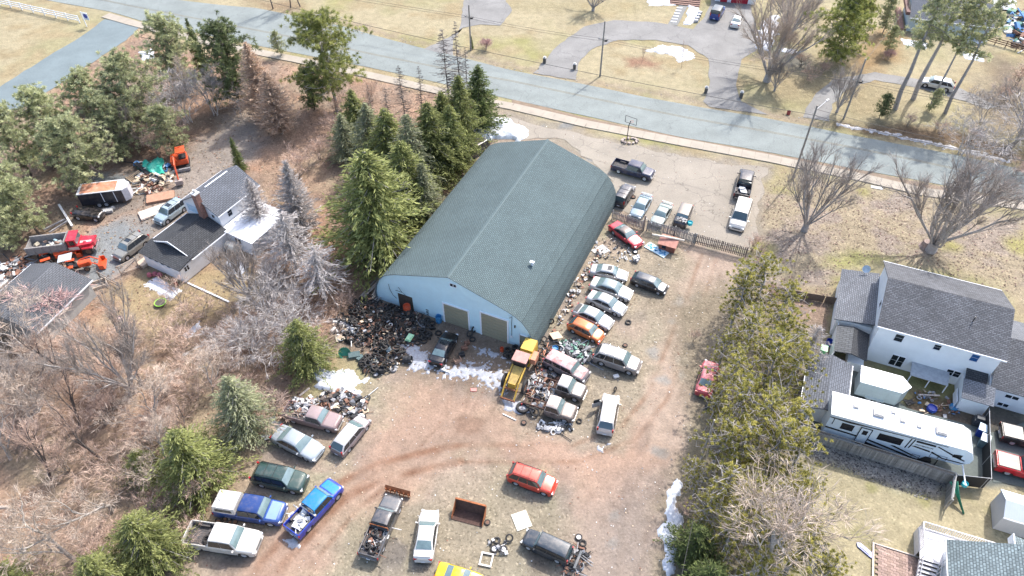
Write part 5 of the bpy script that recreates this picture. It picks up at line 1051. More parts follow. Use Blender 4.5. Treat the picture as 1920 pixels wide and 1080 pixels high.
wire('service wire from the leaning pole to the bungalow', [q3+Vector((0,0,8.7)), Vector((fh.location.x-.5, fh.location.y+1, 4.3))], .02, .3)
m = MB(); m.tube((0,0,0),(0,0,6.5),.1,.07,8); o = m.build('thin_pole', pm('pale_pole', (.36,.33,.3)), None, loc=G(1312,868)); tag(o, 'thin pale pole at the edge of the pine belt', 'pole')
wire('wire from the thin pale pole to the bottom edge', [G(1312,868)+Vector((0,0,6.3)), G(1262,1120)+Vector((0,0,4))], .02, .3)

# ================= machines =================
rj = random.Random(21)
yel = pm('loader_yellow', (.52,.32,.035), rough=.55, var=.2, scale=2, dirt=.3, dirtcol=(.2,.13,.07)); pinkr = pm('faded_red_roof', (.42,.22,.19), rough=.8, var=.2); org = pm('digger_orange', (.56,.075,.02), rough=.4, var=.12, dirt=.1); pinko = pm('faded_orange_cover', (.5,.22,.13), rough=.7, var=.2)
greyst = pm('grey_steel', (.3,.3,.31), rough=.5, metal=.4, var=.3, scale=4, dirt=.2); ldr = None
def between(a, b): a = G(*a); b = G(*b); d = b-a; return a, b, math.atan2(d.y, d.x), d.length
def big_wheel(parent, x, y, r, side, w=1., rim=None): return add_wheel(parent, x, y, r, side, rim or RIMR_ME, w)
# wheel loader, nose towards the camera
a, b, an, L = between((990,676), (950,757))
t = thing('wheel_loader', 'old yellow wheel loader with faded red cab roof', 'loader', tuple(a), an)
m = MB(); m.prism([(-1.0,-.62),(1.3,-.62),(1.3,.62),(-1.0,.62)], .75, 1.95); m.build('rear_body', yel, t)
m = MB(); m.box(-.95,.5,-.6,.6,1.96,2.2); m.build('engine_cover', pm('bright_loader_yellow', (.54,.36,.05), rough=.6, var=.2, dirt=.2, dirtcol=(.25,.16,.07)), t)
m = MB(); m.box(.1,1.2,.65,1.15,1.2,1.9); m.build('fuel_tank', pinko, t)
for y in (-.6,.55):
    for x in (1.35,2.3): m = MB(); m.box(x,x+.06,y,y+.06,1.4,2.62); m.build('cab_post', blk, t)
m = MB(); m.box(1.25,2.5,-.72,.72,2.62,2.74); m.build('cab_roof', pinkr, t); m = MB(); m.box(1.42,2.3,-.54,.54,1.4,2.55); m.build('cab', pm('dark_cab', (.04,.035,.035), rough=.5), t)
m = MB(); m.prism([(2.5,-.42),(4.3,-.36),(4.3,.36),(2.5,.42)], .7, 1.55); m.build('front_frame', yel, t)
m = MB(); m.slab([(2.45,-.5,1.95),(4.25,-.36,1.55),(4.25,.36,1.55),(2.45,.5,1.95)], .1); m.build('hood', pm('dull_loader_yellow', (.40,.27,.07), rough=.7, var=.3, dirt=.2), t)
for s_ in (-1,1):
    m = MB(); m.slab([(2.4,s_*.62-.06,2.0),(4.1,s_*.62-.06,1.6),(4.1,s_*.62+.06,1.6),(2.4,s_*.62+.06,2.0)], .2); m.slab([(4.1,s_*.62-.06,1.6),(5.3,s_*.62-.06,.55),(5.3,s_*.62+.06,.55),(4.1,s_*.62+.06,1.6)], .18); m.build('lift_arm', yel, t)
    m = MB(); m.tube((2.8,s_*.4,1.1),(4.4,s_*.5,1.1),.07); m.build('cylinder', greyst, t)
    big_wheel(t, .1, s_*.98, .72, s_, .95); big_wheel(t, 3.55, s_*1.02, .72, s_, .95)
m = MB(); m.box(4.5,4.62,-.75,.75,1.0,1.12); m.box(5.25,5.36,-.75,.75,.35,.5); m.build('crossbar', rust, t)
# excavator
a, b, an, L = between((341,311), (344,352))
t = thing('excavator', 'small orange excavator reaching over the scrap towards the white house', 'digger', tuple(a), an)
for s_ in (-1,1):
    m = MB(); m.prism([(-1.2,s_*.85-.2),(1.2,s_*.85-.2),(1.2,s_*.85+.2),(-1.2,s_*.85+.2)], .05, .5); m.build('track', blackp, t)
m = MB(); m.prism([(-1.3,-.8),(-.9,-1.0),(.7,-1.0),(.7,1.0),(-.9,1.0),(-1.3,.8)], .6, 1.3); m.build('body', org, t, smooth=False)
m = MB(); m.box(-.5,.55,.05,.9,1.3,1.5); m.build('seat_deck', blackp, t)
for x in (-.5,.5):
    for y in (.1,.86): m = MB(); m.box(x,x+.05,y,y+.05,1.3,2.35); m.build('canopy_post', blackp, t)
m = MB(); m.prism([(-.75,-.1),(.7,-.1),(.8,.1),(.8,.9),(.7,1.05),(-.75,1.05)], 2.35, 2.45); m.build('canopy', org, t)
m = MB(); m.tube((.6,-.3,1.1),(1.9,-.3,2.6),.16,.13,6); m.tube((1.9,-.3,2.6),(3.2,-.3,2.3),.13,.12,6); m.build('boom', org, t)
m = MB(); m.tube((3.2,-.3,2.35),(4.3,-.3,.9),.12,.09,6); m.build('dipper', org, t)
m = MB(); m.tube((.8,-.3,1.5),(2.0,-.3,2.85),.05); m.build('cylinder', greyst, t); m = MB(); m.prism([(4.0,-.75),(4.6,-.75),(4.6,.15),(4.0,.15)], .25, .85); m.build('bucket', pm('worn_bucket', (.33,.27,.24), rough=.6, var=.3), t)
m = MB(); m.box(1.25,1.5,-1.1,1.1,.1,.45); m.build('blade', greyst, t)
# tractors
def tractor(label, pa, pb, loader=True, canopy=True):
    a, b, an, L = between(pa, pb); t = thing('tractor', label, 'tractor', tuple((a+b)/2), an)
    for s_ in (-1,1): big_wheel(t, -.9, s_*.6, .52, s_, 1.1, RIM_ME); big_wheel(t, .75, s_*.55, .33, s_)
    m = MB(); m.prism([(.0,-.3),(1.2,-.27),(1.25,0),(1.2,.27),(.0,.3)], .5, 1.05); m.build('hood', org, t); m = MB(); m.box(-1.3,.1,-.28,.28,.4,.75); m.build('chassis', blk, t)
    for s_ in (-1,1): m = MB(); m.prism([(-1.4,s_*.6-.2),(-.4,s_*.6-.2),(-.4,s_*.6+.2),(-1.4,s_*.6+.2)], 1.02, 1.1); m.build('mudguard', org, t)
    m = MB(); m.box(-1.0,-.6,-.22,.22,.78,.95); m.box(-1.1,-1.0,-.22,.22,.78,1.3); m.build('seat', blackp, t)
    if canopy:
        m = MB(); m.slab([(-1.6,-.6,2.0),(-.2,-.6,2.1),(-.2,.6,2.1),(-1.6,.6,2.0)], .06); m.build('canopy', pm('grey_canopy', (.42,.44,.46), rough=.5), t)
        for s_ in (-1,1): m = MB(); m.tube((-1.3,s_*.45,.8),(-1.3,s_*.45,2.0),.04); m.build('canopy_post', blk, t)
    if loader:
        for s_ in (-1,1): m = MB(); m.tube((.1,s_*.45,1.0),(1.2,s_*.45,1.2),.07,n=6); m.tube((1.2,s_*.45,1.2),(2.1,s_*.45,.45),.07,n=6); m.build('loader_arm', org, t)
        m = MB(); m.box(2.0,2.1,-.85,.85,.1,.75); m.box(2.1,2.6,-.85,.85,.08,.15); m.box(2.1,2.5,-.87,-.82,.15,.65); m.box(2.1,2.5,.82,.87,.15,.65); m.build('bucket', org, t)
tractor('orange tractor with grey canopy beside the grey garage', (128,510), (178,500)); tractor('orange tractor behind the grey garage below the dump truck', (88,495), (128,482), True, False)
# dump truck
a, b, an, L = between((66,480), (183,466)); c = (a+b)/2
t = thing('dump_truck', 'red and white dump truck with a grey steel box full of scrap', 'truck', tuple(a), an); redp = paint((206,30,56), .08); whp = paint((222,214,214), .1)
m = MB(); m.box(0,6.9,-.4,.4,.6,.85); m.build('chassis', blk, t)
Lb, Wb = 4.1, 1.02; gs = pm('dump_box_grey', (.23,.22,.215), rough=.7, var=.25, dirt=.25)
m = MB(); m.box(0,Lb,-Wb,Wb,.98,1.05); m.build('box_floor', gs, t)
for s_ in (-1,1):
    m = MB(); m.box(0,Lb,s_*Wb-.05,s_*Wb+.05,1.05,1.95); m.build('box_side', gs, t)
    for k in range(6): m = MB(); x = .05+k*.78; m.box(x,x+.09,s_*(Wb+.09)-.04,s_*(Wb+.09)+.04,.98,1.97); m.build('rib', gs, t)
    m = MB(); m.box(0,Lb,s_*Wb-.08,s_*Wb+.08,1.955,2.02); m.build('top_rail', gs, t)
m = MB(); m.box(Lb-.05,Lb+.05,-Wb,Wb,1.05,2.25); m.build('headboard', gs, t); m = MB(); m.box(-.06,.03,-Wb,Wb,1.0,1.8); m.build('tailgate', gs, t)
m = MB(); m.prism([(4.3,-.95),(5.35,-.95),(5.35,.95),(4.3,.95)], .8, 1.5); m.prism([(4.35,-.85),(5.2,-.85),(5.2,.85),(4.35,.85)], 1.5, 2.2); m.build('cab', redp, t)
m = MB(); m.prism([(4.3,-.9),(5.3,-.9),(5.3,.9),(4.3,.9)], 2.2, 2.28); m.build('cab_roof', redp, t)
m = MB(); m.quad([(5.28,-.78,1.55),(5.28,.78,1.55),(5.22,.78,2.12),(5.22,-.78,2.12)]); m.build('windshield', wdm, t)
for s_ in (-1,1): m = MB(); m.quad([(4.55,s_*.86,1.55),(5.1,s_*.86,1.55),(5.05,s_*.86,2.1),(4.6,s_*.86,2.1)][::-s_]); m.build('side_window', swm, t)
m = MB(); m.prism([(5.36,-.85),(6.6,-.7),(6.85,-.4),(6.85,.4),(6.6,.7),(5.36,.85)], .85, 1.42); m.build('hood', redp, t)
for s_ in (-1,1): m = MB(); m.prism([(5.6,s_*.9-.22),(6.75,s_*.9-.22),(6.75,s_*.9+.22),(5.6,s_*.9+.22)], .95, 1.12); m.build('fender', redp, t)
m = MB(); m.slab([(4.3,-.97,.95),(5.36,-.97,.95),(5.36,-.97,1.35),(4.3,-.97,1.35)], .02); m.slab([(5.4,-.4,1.43),(6.6,-.35,1.43),(6.6,-.05,1.43),(5.4,-.05,1.43)], .01); m.build('white_band', whp, t)
m = MB(); m.box(6.86,6.98,-.9,.9,.45,.75); m.build('front_bumper', chrome, t); m = MB(); m.lathe([(0,1.5),(.16,1.48),(.2,1.42)], 12); o = m.build('air_cleaner', redp, t); o.location = (5.9,-.35,0)
for s_ in (-1,1): big_wheel(t, 6.1, s_*.92, .5, s_); big_wheel(t, 1.2, s_*.9, .5, s_, 1.5)
for k in range(14): m = MB(); m.cbox((0,0,0),(rj.uniform(.2,.8),rj.uniform(.15,.5),rj.uniform(.1,.3)), rj.uniform(0,3), rj.uniform(-.4,.4)); p = t.matrix_world; loc = Matrix.Translation(a) @ Matrix.Rotation(an,4,'Z') @ Vector((rj.uniform(.4,3.7),rj.uniform(-.75,.75),rj.uniform(1.15,1.4))); o = m.build('scrap_piece', pm('mixed_scrap_%d' % (k%4), ((.5,.48,.45),(.25,.16,.12),(.3,.42,.46),(.45,.4,.3))[k%4], var=.3), None, loc=loc); tag(o, 'piece of scrap in the dump truck box', 'scrap', 'scrap in the dump truck box')

# ================= tyres =================
LIE = TYRE_ME
def tyre(px=None, label='', r=.31, w=.62, tilt=0., az=0., z=None, loc=None, rim=None, group='loose tyres about the yard', cat='tyre'):
    p = Vector(loc) if loc is not None else G(*px)
    o = obj('tyre', TYRE_ME, None, (p.x, p.y, (z if z is not None else r*.62*w/2+.01) if loc is None else p.z)); o.scale = (r, r, r*w*1.0); o.rotation_euler = (tilt, 0, az)
    tag(o, label, cat, group)
    if rim is not None: obj('rim', rim, o)
    return o
# the heap: height field under the front left corner of the blue building
HP = W2([(700,566),(760,580),(800,585),(815,620),(795,645),(770,640),(762,675),(745,690),(720,700),(700,705),(672,690),(690,650),(640,640),(628,610),(650,580),(672,560),(690,545)]); xs = [p.x for p in HP]; ys = [p.y for p in HP]
n_ = 0; tries = 0
while n_ < 300 and tries < 20000:
    tries += 1; x = rj.uniform(min(xs), max(xs)); y = rj.uniform(min(ys), max(ys)); d = float(sdist(HP, np.array([x]), np.array([y]))[0])
    if d < -.05: continue
    wallD = (x+14.2)*.4146+(y-52.5)*.91
    if wallD > -.4 and x > -14.4: continue
    h = min(1.25, .1+.55*max(0,d)); r = rj.choice([.29,.31,.33,.36]); z = rj.uniform(.1, max(.12, h))
    tyre(loc=(x,y,z), label='worn tyre in the great heap at the left corner of the blue building', r=r, tilt=rj.gauss(0,.55) if rj.random() < .75 else R(90)+rj.gauss(0,.3), az=rj.uniform(0,6.3), rim=RIMR_ME if rj.random() < .14 else None, group='tyres in the great heap'); n_ += 1
mxd = pm('mixed_grime', (.10,.08,.07), var=.6, scale=5, rough=.95, dirt=.2, dirtcol=(.25,.18,.14))
def scrap_field(name, label, px, n, smin, smax, mats, hmax=.5, seed=1, cat='scrap', tubes_=.2, flat=.4):
    P = W2(px); xs = [p.x for p in P]; ys = [p.y for p in P]; r = random.Random(seed); m = MB(); c = 0
    while c < n:
        x = r.uniform(min(xs), max(xs)); y = r.uniform(min(ys), max(ys)); d = float(sdist(P, np.array([x]), np.array([y]))[0])
        if d < 0: continue
        h = min(hmax, .05+d*.45); z = r.uniform(.02, h); s = r.uniform(smin, smax); mi = r.randrange(len(mats)); q = r.random()
        if q < tubes_: an = r.uniform(0,6.3); l = s*r.uniform(1.5,4); m.tube((x,y,z),(x+math.cos(an)*l,y+math.sin(an)*l,z+r.uniform(-.1,.3)*s), s*.09, n=5, mi=mi)
        elif q < tubes_+.16:
            an = r.uniform(0,6.3); ti = r.gauss(0,.5); M = Matrix.Translation((x,y,z+.05)) @ Matrix.Rotation(an,4,'Z') @ Matrix.Rotation(ti,4,'X'); R_ = s*.55
            if r.random() < .5: m.lathe([(R_,-.04),(R_*1.15,0),(R_,.04),(R_*.7,.03),(R_*.7,-.03),(R_,-.04)], 9, M, mi)
            else:
                w_ = s*r.uniform(.25,.6); vs = []
                for k in range(6): a_ = 2.4*k/5; vs += [M @ Vector((R_*1.5*math.cos(a_), -w_/2, R_*math.sin(a_)*.8)), M @ Vector((R_*1.5*math.cos(a_), w_/2, R_*math.sin(a_)*.8))]
                m.add(vs, [(2*k,2*k+1,2*k+3,2*k+2) for k in range(5)], mi)
        elif q < tubes_+flat: m.cbox((x,y,z),(s,s*r.uniform(.4,1),.03), r.uniform(0,6.3), r.gauss(0,.35), r.gauss(0,.35), mi)
        else: m.cbox((x,y,z+s*.15),(s,s*r.uniform(.3,.9),s*r.uniform(.2,.6)), r.uniform(0,6.3), r.gauss(0,.3), r.gauss(0,.3), mi)
        c += 1
    o = m.build(name, mats); tag(o, label, cat, None, 'stuff'); return o
sw = pm('scrap_white', (.62,.61,.59), var=.2); sg_ = pm('scrap_grey', (.30,.30,.31), var=.4, metal=.2); sb = pm('scrap_black', (.03,.03,.032), var=.4); sr = pm('scrap_rust', (.20,.10,.065), var=.4); stn = pm('scrap_tan', (.48,.38,.27), var=.3); sbl = pm('scrap_blue', (.08,.2,.4), var=.3); sgr = pm('scrap_green', (.12,.24,.18), var=.3)
scrap_field('scrap_heap', 'brown parts and rubbish among the heaped tyres', [(705,565),(790,585),(805,625),(780,640),(745,690),(690,700),(675,650),(632,620),(655,580),(690,545)], 650, .1, .35, [sr,sr,sg_,sr,mxd,mxd,stn,sw], 1.0, 3)
scrap_field('scrap_heap', 'white plastic and small rubbish left of the tyre heap', [(628,600),(665,600),(675,625),(640,640),(625,625)], 120, .15, .6, [sw,sw,stn,sg_,sb], .3, 4)
scrap_field('scrap_heap', 'rubbish between the flatbed truck and the snow patch', [(575,745),(640,730),(690,745),(680,800),(660,800),(640,770),(590,760)], 260, .12, .6, [sg_,sg_,sb,stn,sr,sb,mxd,sw], .5, 5)
scrap_field('scrap_heap', 'load of engine parts on the rusty flatbed truck', [(552,752),(590,762),(582,790),(545,782)], 200, .1, .45, [sw,sg_,sb,sg_,sr,sb], .3, 6).location.z = .7
scrap_field('scrap_heap', 'pile of grey car parts between the orange hatchback and the painted wagon', [(1050,640),(1085,638),(1110,660),(1115,680),(1075,682),(1050,668)], 380, .12, .55, [sg_,sb,sgr,sb,sg_,sw], .9, 7)
scrap_field('scrap_heap', 'parts heaped behind the two stripped pickup cabs', [(1000,700),(1040,700),(1055,735),(1030,765),(1000,760),(985,735)], 420, .1, .5, [sw,sg_,sb,sr,sg_,stn], .9, 8, tubes_=.35)
scrap_field('scrap_heap', 'loose parts below the lower stripped cab', [(1010,790),(1070,790),(1075,805),(1040,812),(1005,805)], 90, .1, .5, [sw,sg_,sb,sg_], .2, 9)
scrap_field('scrap_heap', 'pipes and parts beside the loader and painted wagon', [(1008,655),(1030,650),(1040,665),(1020,700),(1005,690)], 160, .1, .5, [sr,sg_,sb,stn,pinko], .7, 10, tubes_=.4)
scrap_field('scrap_heap', 'small white and grey rubbish by the red coupe', [(1115,455),(1150,440),(1185,470),(1190,490),(1150,490),(1110,480)], 120, .06, .35, [sw,sg_,stn,sb], .08, 11)
scrap_field('scrap_heap', 'litter strip along the right wall of the blue building', [(1068,545),(1120,470),(1128,478),(1085,552),(1050,610),(1035,640),(1022,650)], 160, .08, .4, [sw,sg_,stn,sb,sr], .15, 12)
scrap_field('scrap_heap', 'planks and broken boards behind the black enclosed trailer', [(245,335),(295,320),(325,335),(300,360),(262,365)], 260, .2, .9, [stn,sw,stn,sr,sb], .7, 13)
scrap_field('scrap_heap', 'rubbish piled under the green tarpaulin', [(255,308),(300,303),(325,312),(318,330),(270,335)], 120, .2, .8, [sbl,sw,sgr,stn,sb], .6, 14)
scrap_field('scrap_heap', 'rubble and branches behind the grey garage', [(0,500),(40,480),(65,500),(50,520),(0,545)], 180, .15, .8, [sb,sg_,sr,sw], .5, 15, tubes_=.4)
scrap_field('scrap_heap', 'colourful yard clutter at the top right edge', [(1895,20),(1940,25),(1940,90),(1900,90),(1885,55)], 160, .3, 1.4, [sbl,sw,sr,sb,sgr,sbl], .9, 16)
scrap_field('scrap_heap', 'garden clutter between camper and two storey house', [(1712,735),(1740,730),(1800,755),(1795,790),(1750,780),(1720,770)], 60, .1, .4, [sbl,sg_,sr,stn,sr,sg_,stn], .2, 17)
scrap_field('scrap_load', 'tyres rims and parts filling the bed of the plough truck', [(690,1000),(722,985),(730,1010),(708,1045),(680,1040)], 160, .1, .4, [sg_,sb,sw,sr], .3, 18).location.z = .62
scrap_field('scrap_load', 'white and grey load in the bed of the bright blue pickup', [(552,975),(580,960),(592,975),(565,1000)], 70, .15, .6, [sw,sg_,sw,sb], .2, 19).location.z = .66
scrap_field('scrap_heap', 'torn parts and hoses at the front of the green wreck', [(1060,1040),(1095,1025),(1105,1045),(1085,1078),(1055,1075)], 120, .1, .45, [sb,sg_,sb,sr], .5, 20, tubes_=.4)
scrap_field('scrap_heap', 'drums and lumps by the white wheel rims', [(915,1010),(950,1015),(955,1040),(920,1045)], 24, .1, .35, [sb,sg_,sw], .2, 21)
# scattered litter over the yard and the woods
def litter(name, label, px, n, smin, smax, mats, seed, z=.012):
    P = W2(px); r = np.random.default_rng(seed); xs = [p.x for p in P]; ys = [p.y for p in P]; X_ = r.uniform(min(xs),max(xs),n*2); Y_ = r.uniform(min(ys),max(ys),n*2); k = sdist(P,X_,Y_) > 0; X_ = X_[k][:n]; Y_ = Y_[k][:n]; n = len(X_)
    s = r.uniform(smin,smax,n)**1; a = r.uniform(0,6.3,n); u = np.stack([np.cos(a),np.sin(a),r.normal(0,.25,n)],1)*s[:,None]; v = np.stack([-np.sin(a),np.cos(a),r.normal(0,.25,n)],1)*(s*r.uniform(.3,1,n))[:,None]; c = np.stack([X_,Y_,np.full(n,z)+s*.3],1)
    V_ = np.stack([c-u-v,c+u-v,c+u+v,c-u+v],1).reshape(-1,3); me = np_mesh(name, V_, np.arange(4*n).reshape(n,4), mats); me.polygons.foreach_set('material_index', r.integers(0,len(mats),n).astype(np.int32)); tag(obj(name, me), label, 'litter', None, 'stuff')
litter('litter', 'white and grey bits of litter strewn over the dirt yard', YARD, 2200, .02, .06, [sw,sg_,stn,sr,sr], 1)
litter('dead_leaves', 'fallen leaves over the left hand wood', LEFT[1:-2], 9000, .04, .11, [pm('leaf_orange', A(214,168,140)), pm('leaf_brown', A(150,118,100)), pm('leaf_tan', A(226,200,170))], 2)
litter('dead_leaves', 'fallen leaves over the front lawn', [(1452,318),(1760,375),(1960,425),(1900,560),(1650,490),(1560,560),(1400,500)], 3500, .03, .09, [pm('leaf_pink', A(190,150,140)), pm('leaf_tan', (0,0,0)), pm('leaf_brown', (0,0,0))], 3)
litter('gravel_stones', 'stones in the gravel strip below the board fence', [(1500,800),(1690,868),(1795,900),(1740,938),(1640,905),(1500,850)], 2600, .03, .08, [pm('stone_light', A(214,208,204)), pm('stone_dark', A(110,104,104)), pm('stone_mid', A(170,164,160))], 4)
litter('rubble_edge', 'pebbles along the verges across the road', [(540,15),(960,118),(1200,168),(1440,206),(1600,235),(1590,250),(1440,218),(1200,178),(960,134),(540,28)], 1800, .04, .12, [pm('stone_light', (0,0,0)), pm('leaf_tan', (0,0,0)), pm('stone_mid', (0,0,0))], 5)

# ---- single things in the yard
tyre((980,766), 'giant lugged tyre lying by the lower stripped cab', .62, .75, group=None); tyre((958,0) and (1003,777), 'second large tyre leaning at the lower stripped cab', .42, .7, .5, .3, .4, group=None)
tyre((982,793), 'small tyre on a rim lying below the giant tyre', .27, rim=RIMR_ME, group=None); tyre((1178,605), 'tyre lying alone right of the orange hatchback', .33, group=None); tyre((1172,648), 'old rim above the grey sport utility', .26, rim=RIMR_ME, group=None)
tyre((1082,768), 'tyre standing at the nose of the lower stripped cab', .33, .62, R(80), .4, .33, group=None); tyre((1153,733), 'small tyre standing near the white crossover', .27, .62, R(75), 1., .27, group=None); tyre((1086,790), 'rusty tyre below the nose of the lower stripped cab', .27, group=None)
tyre((1085,1008), 'upper of two tyres right of the green wreck', .30, rim=RIM_ME, group=None); tyre((1093,1019), 'lower of two tyres right of the green wreck', .30, group=None)
tyre((1187,370), 'rusty wheel beside the dark grey four wheel drive', .34, rim=RIMR_ME, group=None); tyre((1191,473), 'pale rimmed tyre right of the white panel', .32, rim=RIM_ME, group=None)
tyre((914,980), 'rusty wheel right of the steel bucket', .26, rim=RIMR_ME, group=None); tyre((932,1014), 'worn drum shaped wheel above the white rims', .3, group=None); tyre((927,1030), 'left wheel of the white rimmed pair near the car door', .33, rim=RIM_ME, group=None); tyre((944,1031), 'right wheel of the white rimmed pair near the car door', .33, rim=RIM_ME, group=None); tyre((955,1012), 'lone tyre left of the pale board', .33, .62, .6, 0, .3, group=None)
tyre((633,736), 'tyre lying on the edge of the snow patch', .33, group=None); tyre((655,744), 'tyre standing below the snow patch', .33, .62, .7, 1, .3, group=None); tyre((668,757), 'tyre in the rubbish under the snow patch', .33, group=None)
tyre((679,687), 'tyre standing at the lower left of the great heap', .36, .7, R(70), .3, .36, group=None); tyre((705,703), 'tyre with pale rim below the great heap', .33, rim=RIM_ME, group=None); tyre((822,625), 'tyre under the nose of the black sedan', .35, group=None)
tyre((795,640), 'tyre at the right foot of the great heap', .36, group=None); tyre((783,643), 'second tyre at the right foot of the great heap', .33, group=None); tyre((881,630), 'tyre leaning between the two garage doors', .36, .62, R(70), .5, .36, group=None); tyre((889,622), 'tyre leaning behind its neighbour between the garage doors', .36, .62, R(75), .9, .38, group=None); tyre((886,637), 'tyre lying before the pair between the garage doors', .33, group=None)
for k in range(4): tyre((805,588), 'tyre in the tall stack left of the blue barrel, number counted by height', .34, z=.14+k*.24, tilt=rj.uniform(-.08,.08), group='tall tyre stack left of the blue barrel')
for o in [o for o in COL.objects if o.get('group') == 'tall tyre stack left of the blue barrel']: o['label'] = 'tyre in the tall stack left of the blue barrel'
for k, (x, y, z) in enumerate(((952,660,.12),(957,668,.12),(952,660,.36),(966,655,.36),(967,655,.12),(954,672,.36),(949,668,.14))): tyre((x,y), 'tyre in the cluster by the cream door', .34, z=z, tilt=rj.uniform(-.4,.4) if k < 5 else 1.1, group='tyres by the cream door')
for k, (x, y) in enumerate(((1013,665),(1015,675),(1010,682),(1022,655),(1025,648),(1012,690),(1035,632),(1020,640))): tyre((x,y), 'tyre in the row between the loader and the painted wagon', .33, z=.14+.2*(k%3), tilt=rj.uniform(-.6,.6), group='tyres between loader and painted wagon')
tyre((1033,610), 'tyre propped at the corner of the blue building', .34, .62, R(70), .3, .6, group=None)
for k, (x, y, r_) in enumerate(((412,980,.3),(424,976,.22),(433,983,.3),(442,982,.3))): tyre((x,y), 'wheel standing between the blue pickup with canopy and the white pickup', r_, .62, R(78), .3*k, .3, rim=RIMR_ME, group='wheels between the two left pickups')
bz = .72*CSC+.09
def in_bed(truck, x, y, z=0): return Matrix.Translation(truck.location) @ Matrix.Rotation(truck.rotation_euler[2],4,'Z') @ Vector((x*CSC, y*CSC, bz+z))
for k, (x, y, z, ti) in enumerate(((-1.3,-.25,.05,.1),(-1.0,.3,.05,.2),(-1.2,-.35,.28,.2),(-.95,.05,.25,.4))): tyre(loc=in_bed(tk5,x,y,z), label='tyre in the bed of the white pickup', r=.34, tilt=ti, group='tyres in the white pickup')
for k, (x, y, z, ti) in enumerate(((-2.3,-.2,.12,.1),(-1.5,.35,.2,.8),(-1.0,-.3,.2,.6),(-.9,.2,.35,.2),(-1.8,-.4,.2,.9),(-2.0,.4,.15,.3))): tyre(loc=in_bed(tk6,x,y,z), label=('tyre lying flat at the tailgate of the plough truck bed','upright tyre on the right side of the plough truck bed','upright tyre behind the cab of the plough truck, left side','tyre topmost behind the cab of the plough truck','upright tyre on the left side of the plough truck bed','tyre at the right rear corner of the plough truck bed')[k], r=.31, tilt=ti, az=k, group='tyres in the plough truck')
m = MB(); m.cbox((0,0,.12),(1.2,.8,.1),.3,.2); m.cbox((.1,.2,.2),(.6,.5,.2),1.,0,.3); o = m.build('folded_sheet', sw, None, loc=in_bed(tk2,-1.6,0,0), rz=tk2.rotation_euler[2]); tag(o, 'white folded sheet in the bed of the black pickup', 'sheet')
m = MB(); m.cbox((0,0,.1),(1.0,.7,.16),.2,.15); o = m.build('plastic_sheet', sw, None, loc=in_bed(tk4,-1.9,0,0), rz=tk4.rotation_euler[2]); tag(o, 'white plastic sheet in the bed of the bright blue pickup', 'sheet')
# rusty loader bucket
a, b, an, L = between((850,962), (907,977)); t = thing('loader_bucket', 'large rusty steel bucket standing alone on the dirt', 'bucket', tuple((a+b)/2), an); Lk_ = L/2
m = MB(); m.slab([(-Lk_,.75,1.15),(Lk_,.75,1.15),(Lk_,.45,0.05),(-Lk_,.45,.05)][::-1], .05); m.build('back_plate', rustd, t); m = MB(); m.slab([(-Lk_,.45,.06),(-Lk_,-.55,.03),(Lk_,-.55,.03),(Lk_,.45,.06)], .04); m.build('floor_plate', rustd, t)
for s_ in (-1,1): m = MB(); m.slab([(s_*Lk_,.75,1.15),(s_*Lk_,.45,.05),(s_*Lk_,-.55,.05),(s_*Lk_,-.45,.35)], .05); m.build('side_plate', orust, t)
m = MB(); m.cbox((0,.74,1.18),(L,.14,.08)); m.build('top_lip', orust, t)
# barrels, tubs, bins and small single things
def barrel(px, r, h, mat, label, cat='barrel', name='barrel', lid=None, tilt=0, loc=None):
    m = MB(); m.lathe([(0,0),(r*.95,0),(r,h*.05),(r*.97,h*.33),(r*1.02,h*.36),(r*.97,h*.4),(r*.97,h*.66),(r*1.02,h*.69),(r,h*.95),(r*.95,h),(r*.9,h*.97),(r*.86,h*.6),(0,h*.6)], 16); o = m.build(name, mat, None, smooth=True, loc=G(*px) if loc is None else loc)
    if tilt: o.rotation_euler = (tilt, 0, rj.uniform(0,6)); o.location.z += r*.6
    tag(o, label, cat); return o
bluep = pm('blue_plastic', (.05,.22,.42), rough=.4, var=.1); turq = pm('turquoise_plastic', (.03,.45,.50), rough=.4, var=.1); greenp = pm('green_plastic', (.05,.36,.12), rough=.4, var=.1); dgreen = pm('dark_green_plastic', (.02,.2,.12), rough=.4, var=.1); lgreen = pm('pale_green_plastic', (.36,.6,.36), rough=.4, var=.1); navyp = pm('navy_plastic', (.02,.05,.3), rough=.3, var=.1); orp = pm('orange_red_plastic', (.5,.08,.03), rough=.4, var=.1); pinkp = pm('salmon_plastic', (.62,.2,.17), rough=.5)
barrel((823,603), .32, .85, bluep, 'blue barrel beside the left garage door'); barrel((765,590), .38, .5, orp, 'orange red tub on top of the tyre heap', 'tub', 'tub').location.z = .9
barrel((729,662), .26, .6, pm('grey_bin', (.33,.4,.42)), 'grey bin on the lower part of the tyre heap', 'bin', 'bin').location.z = .4; barrel((703,682), .28, .6, pm('beige_barrel', (.5,.48,.4)), 'beige barrel below the tyre heap'); barrel((716,698), .3, .6, sb, 'black open drum below the tyre heap', 'drum', 'drum')
barrel((757,677), .36, .85, sb, 'black drum lying at the ice edge', 'drum', 'drum', tilt=R(80)); barrel((738,693), .35, .2, greyst, 'shiny steel drum part below the heap', 'drum', 'drum'); barrel((941,658), .2, .45, orp, 'red fuel can by the tyres at the cream door', 'can', 'fuel_can')
barrel((1292,427), .3, .4, turq, 'turquoise bucket at the end of the picket fence', 'bucket', 'bucket').location.z = .5; barrel((1040,668), .3, .35, bluep, 'blue tub on the scrap by the painted wagon', 'tub', 'tub').location.z = 1.0
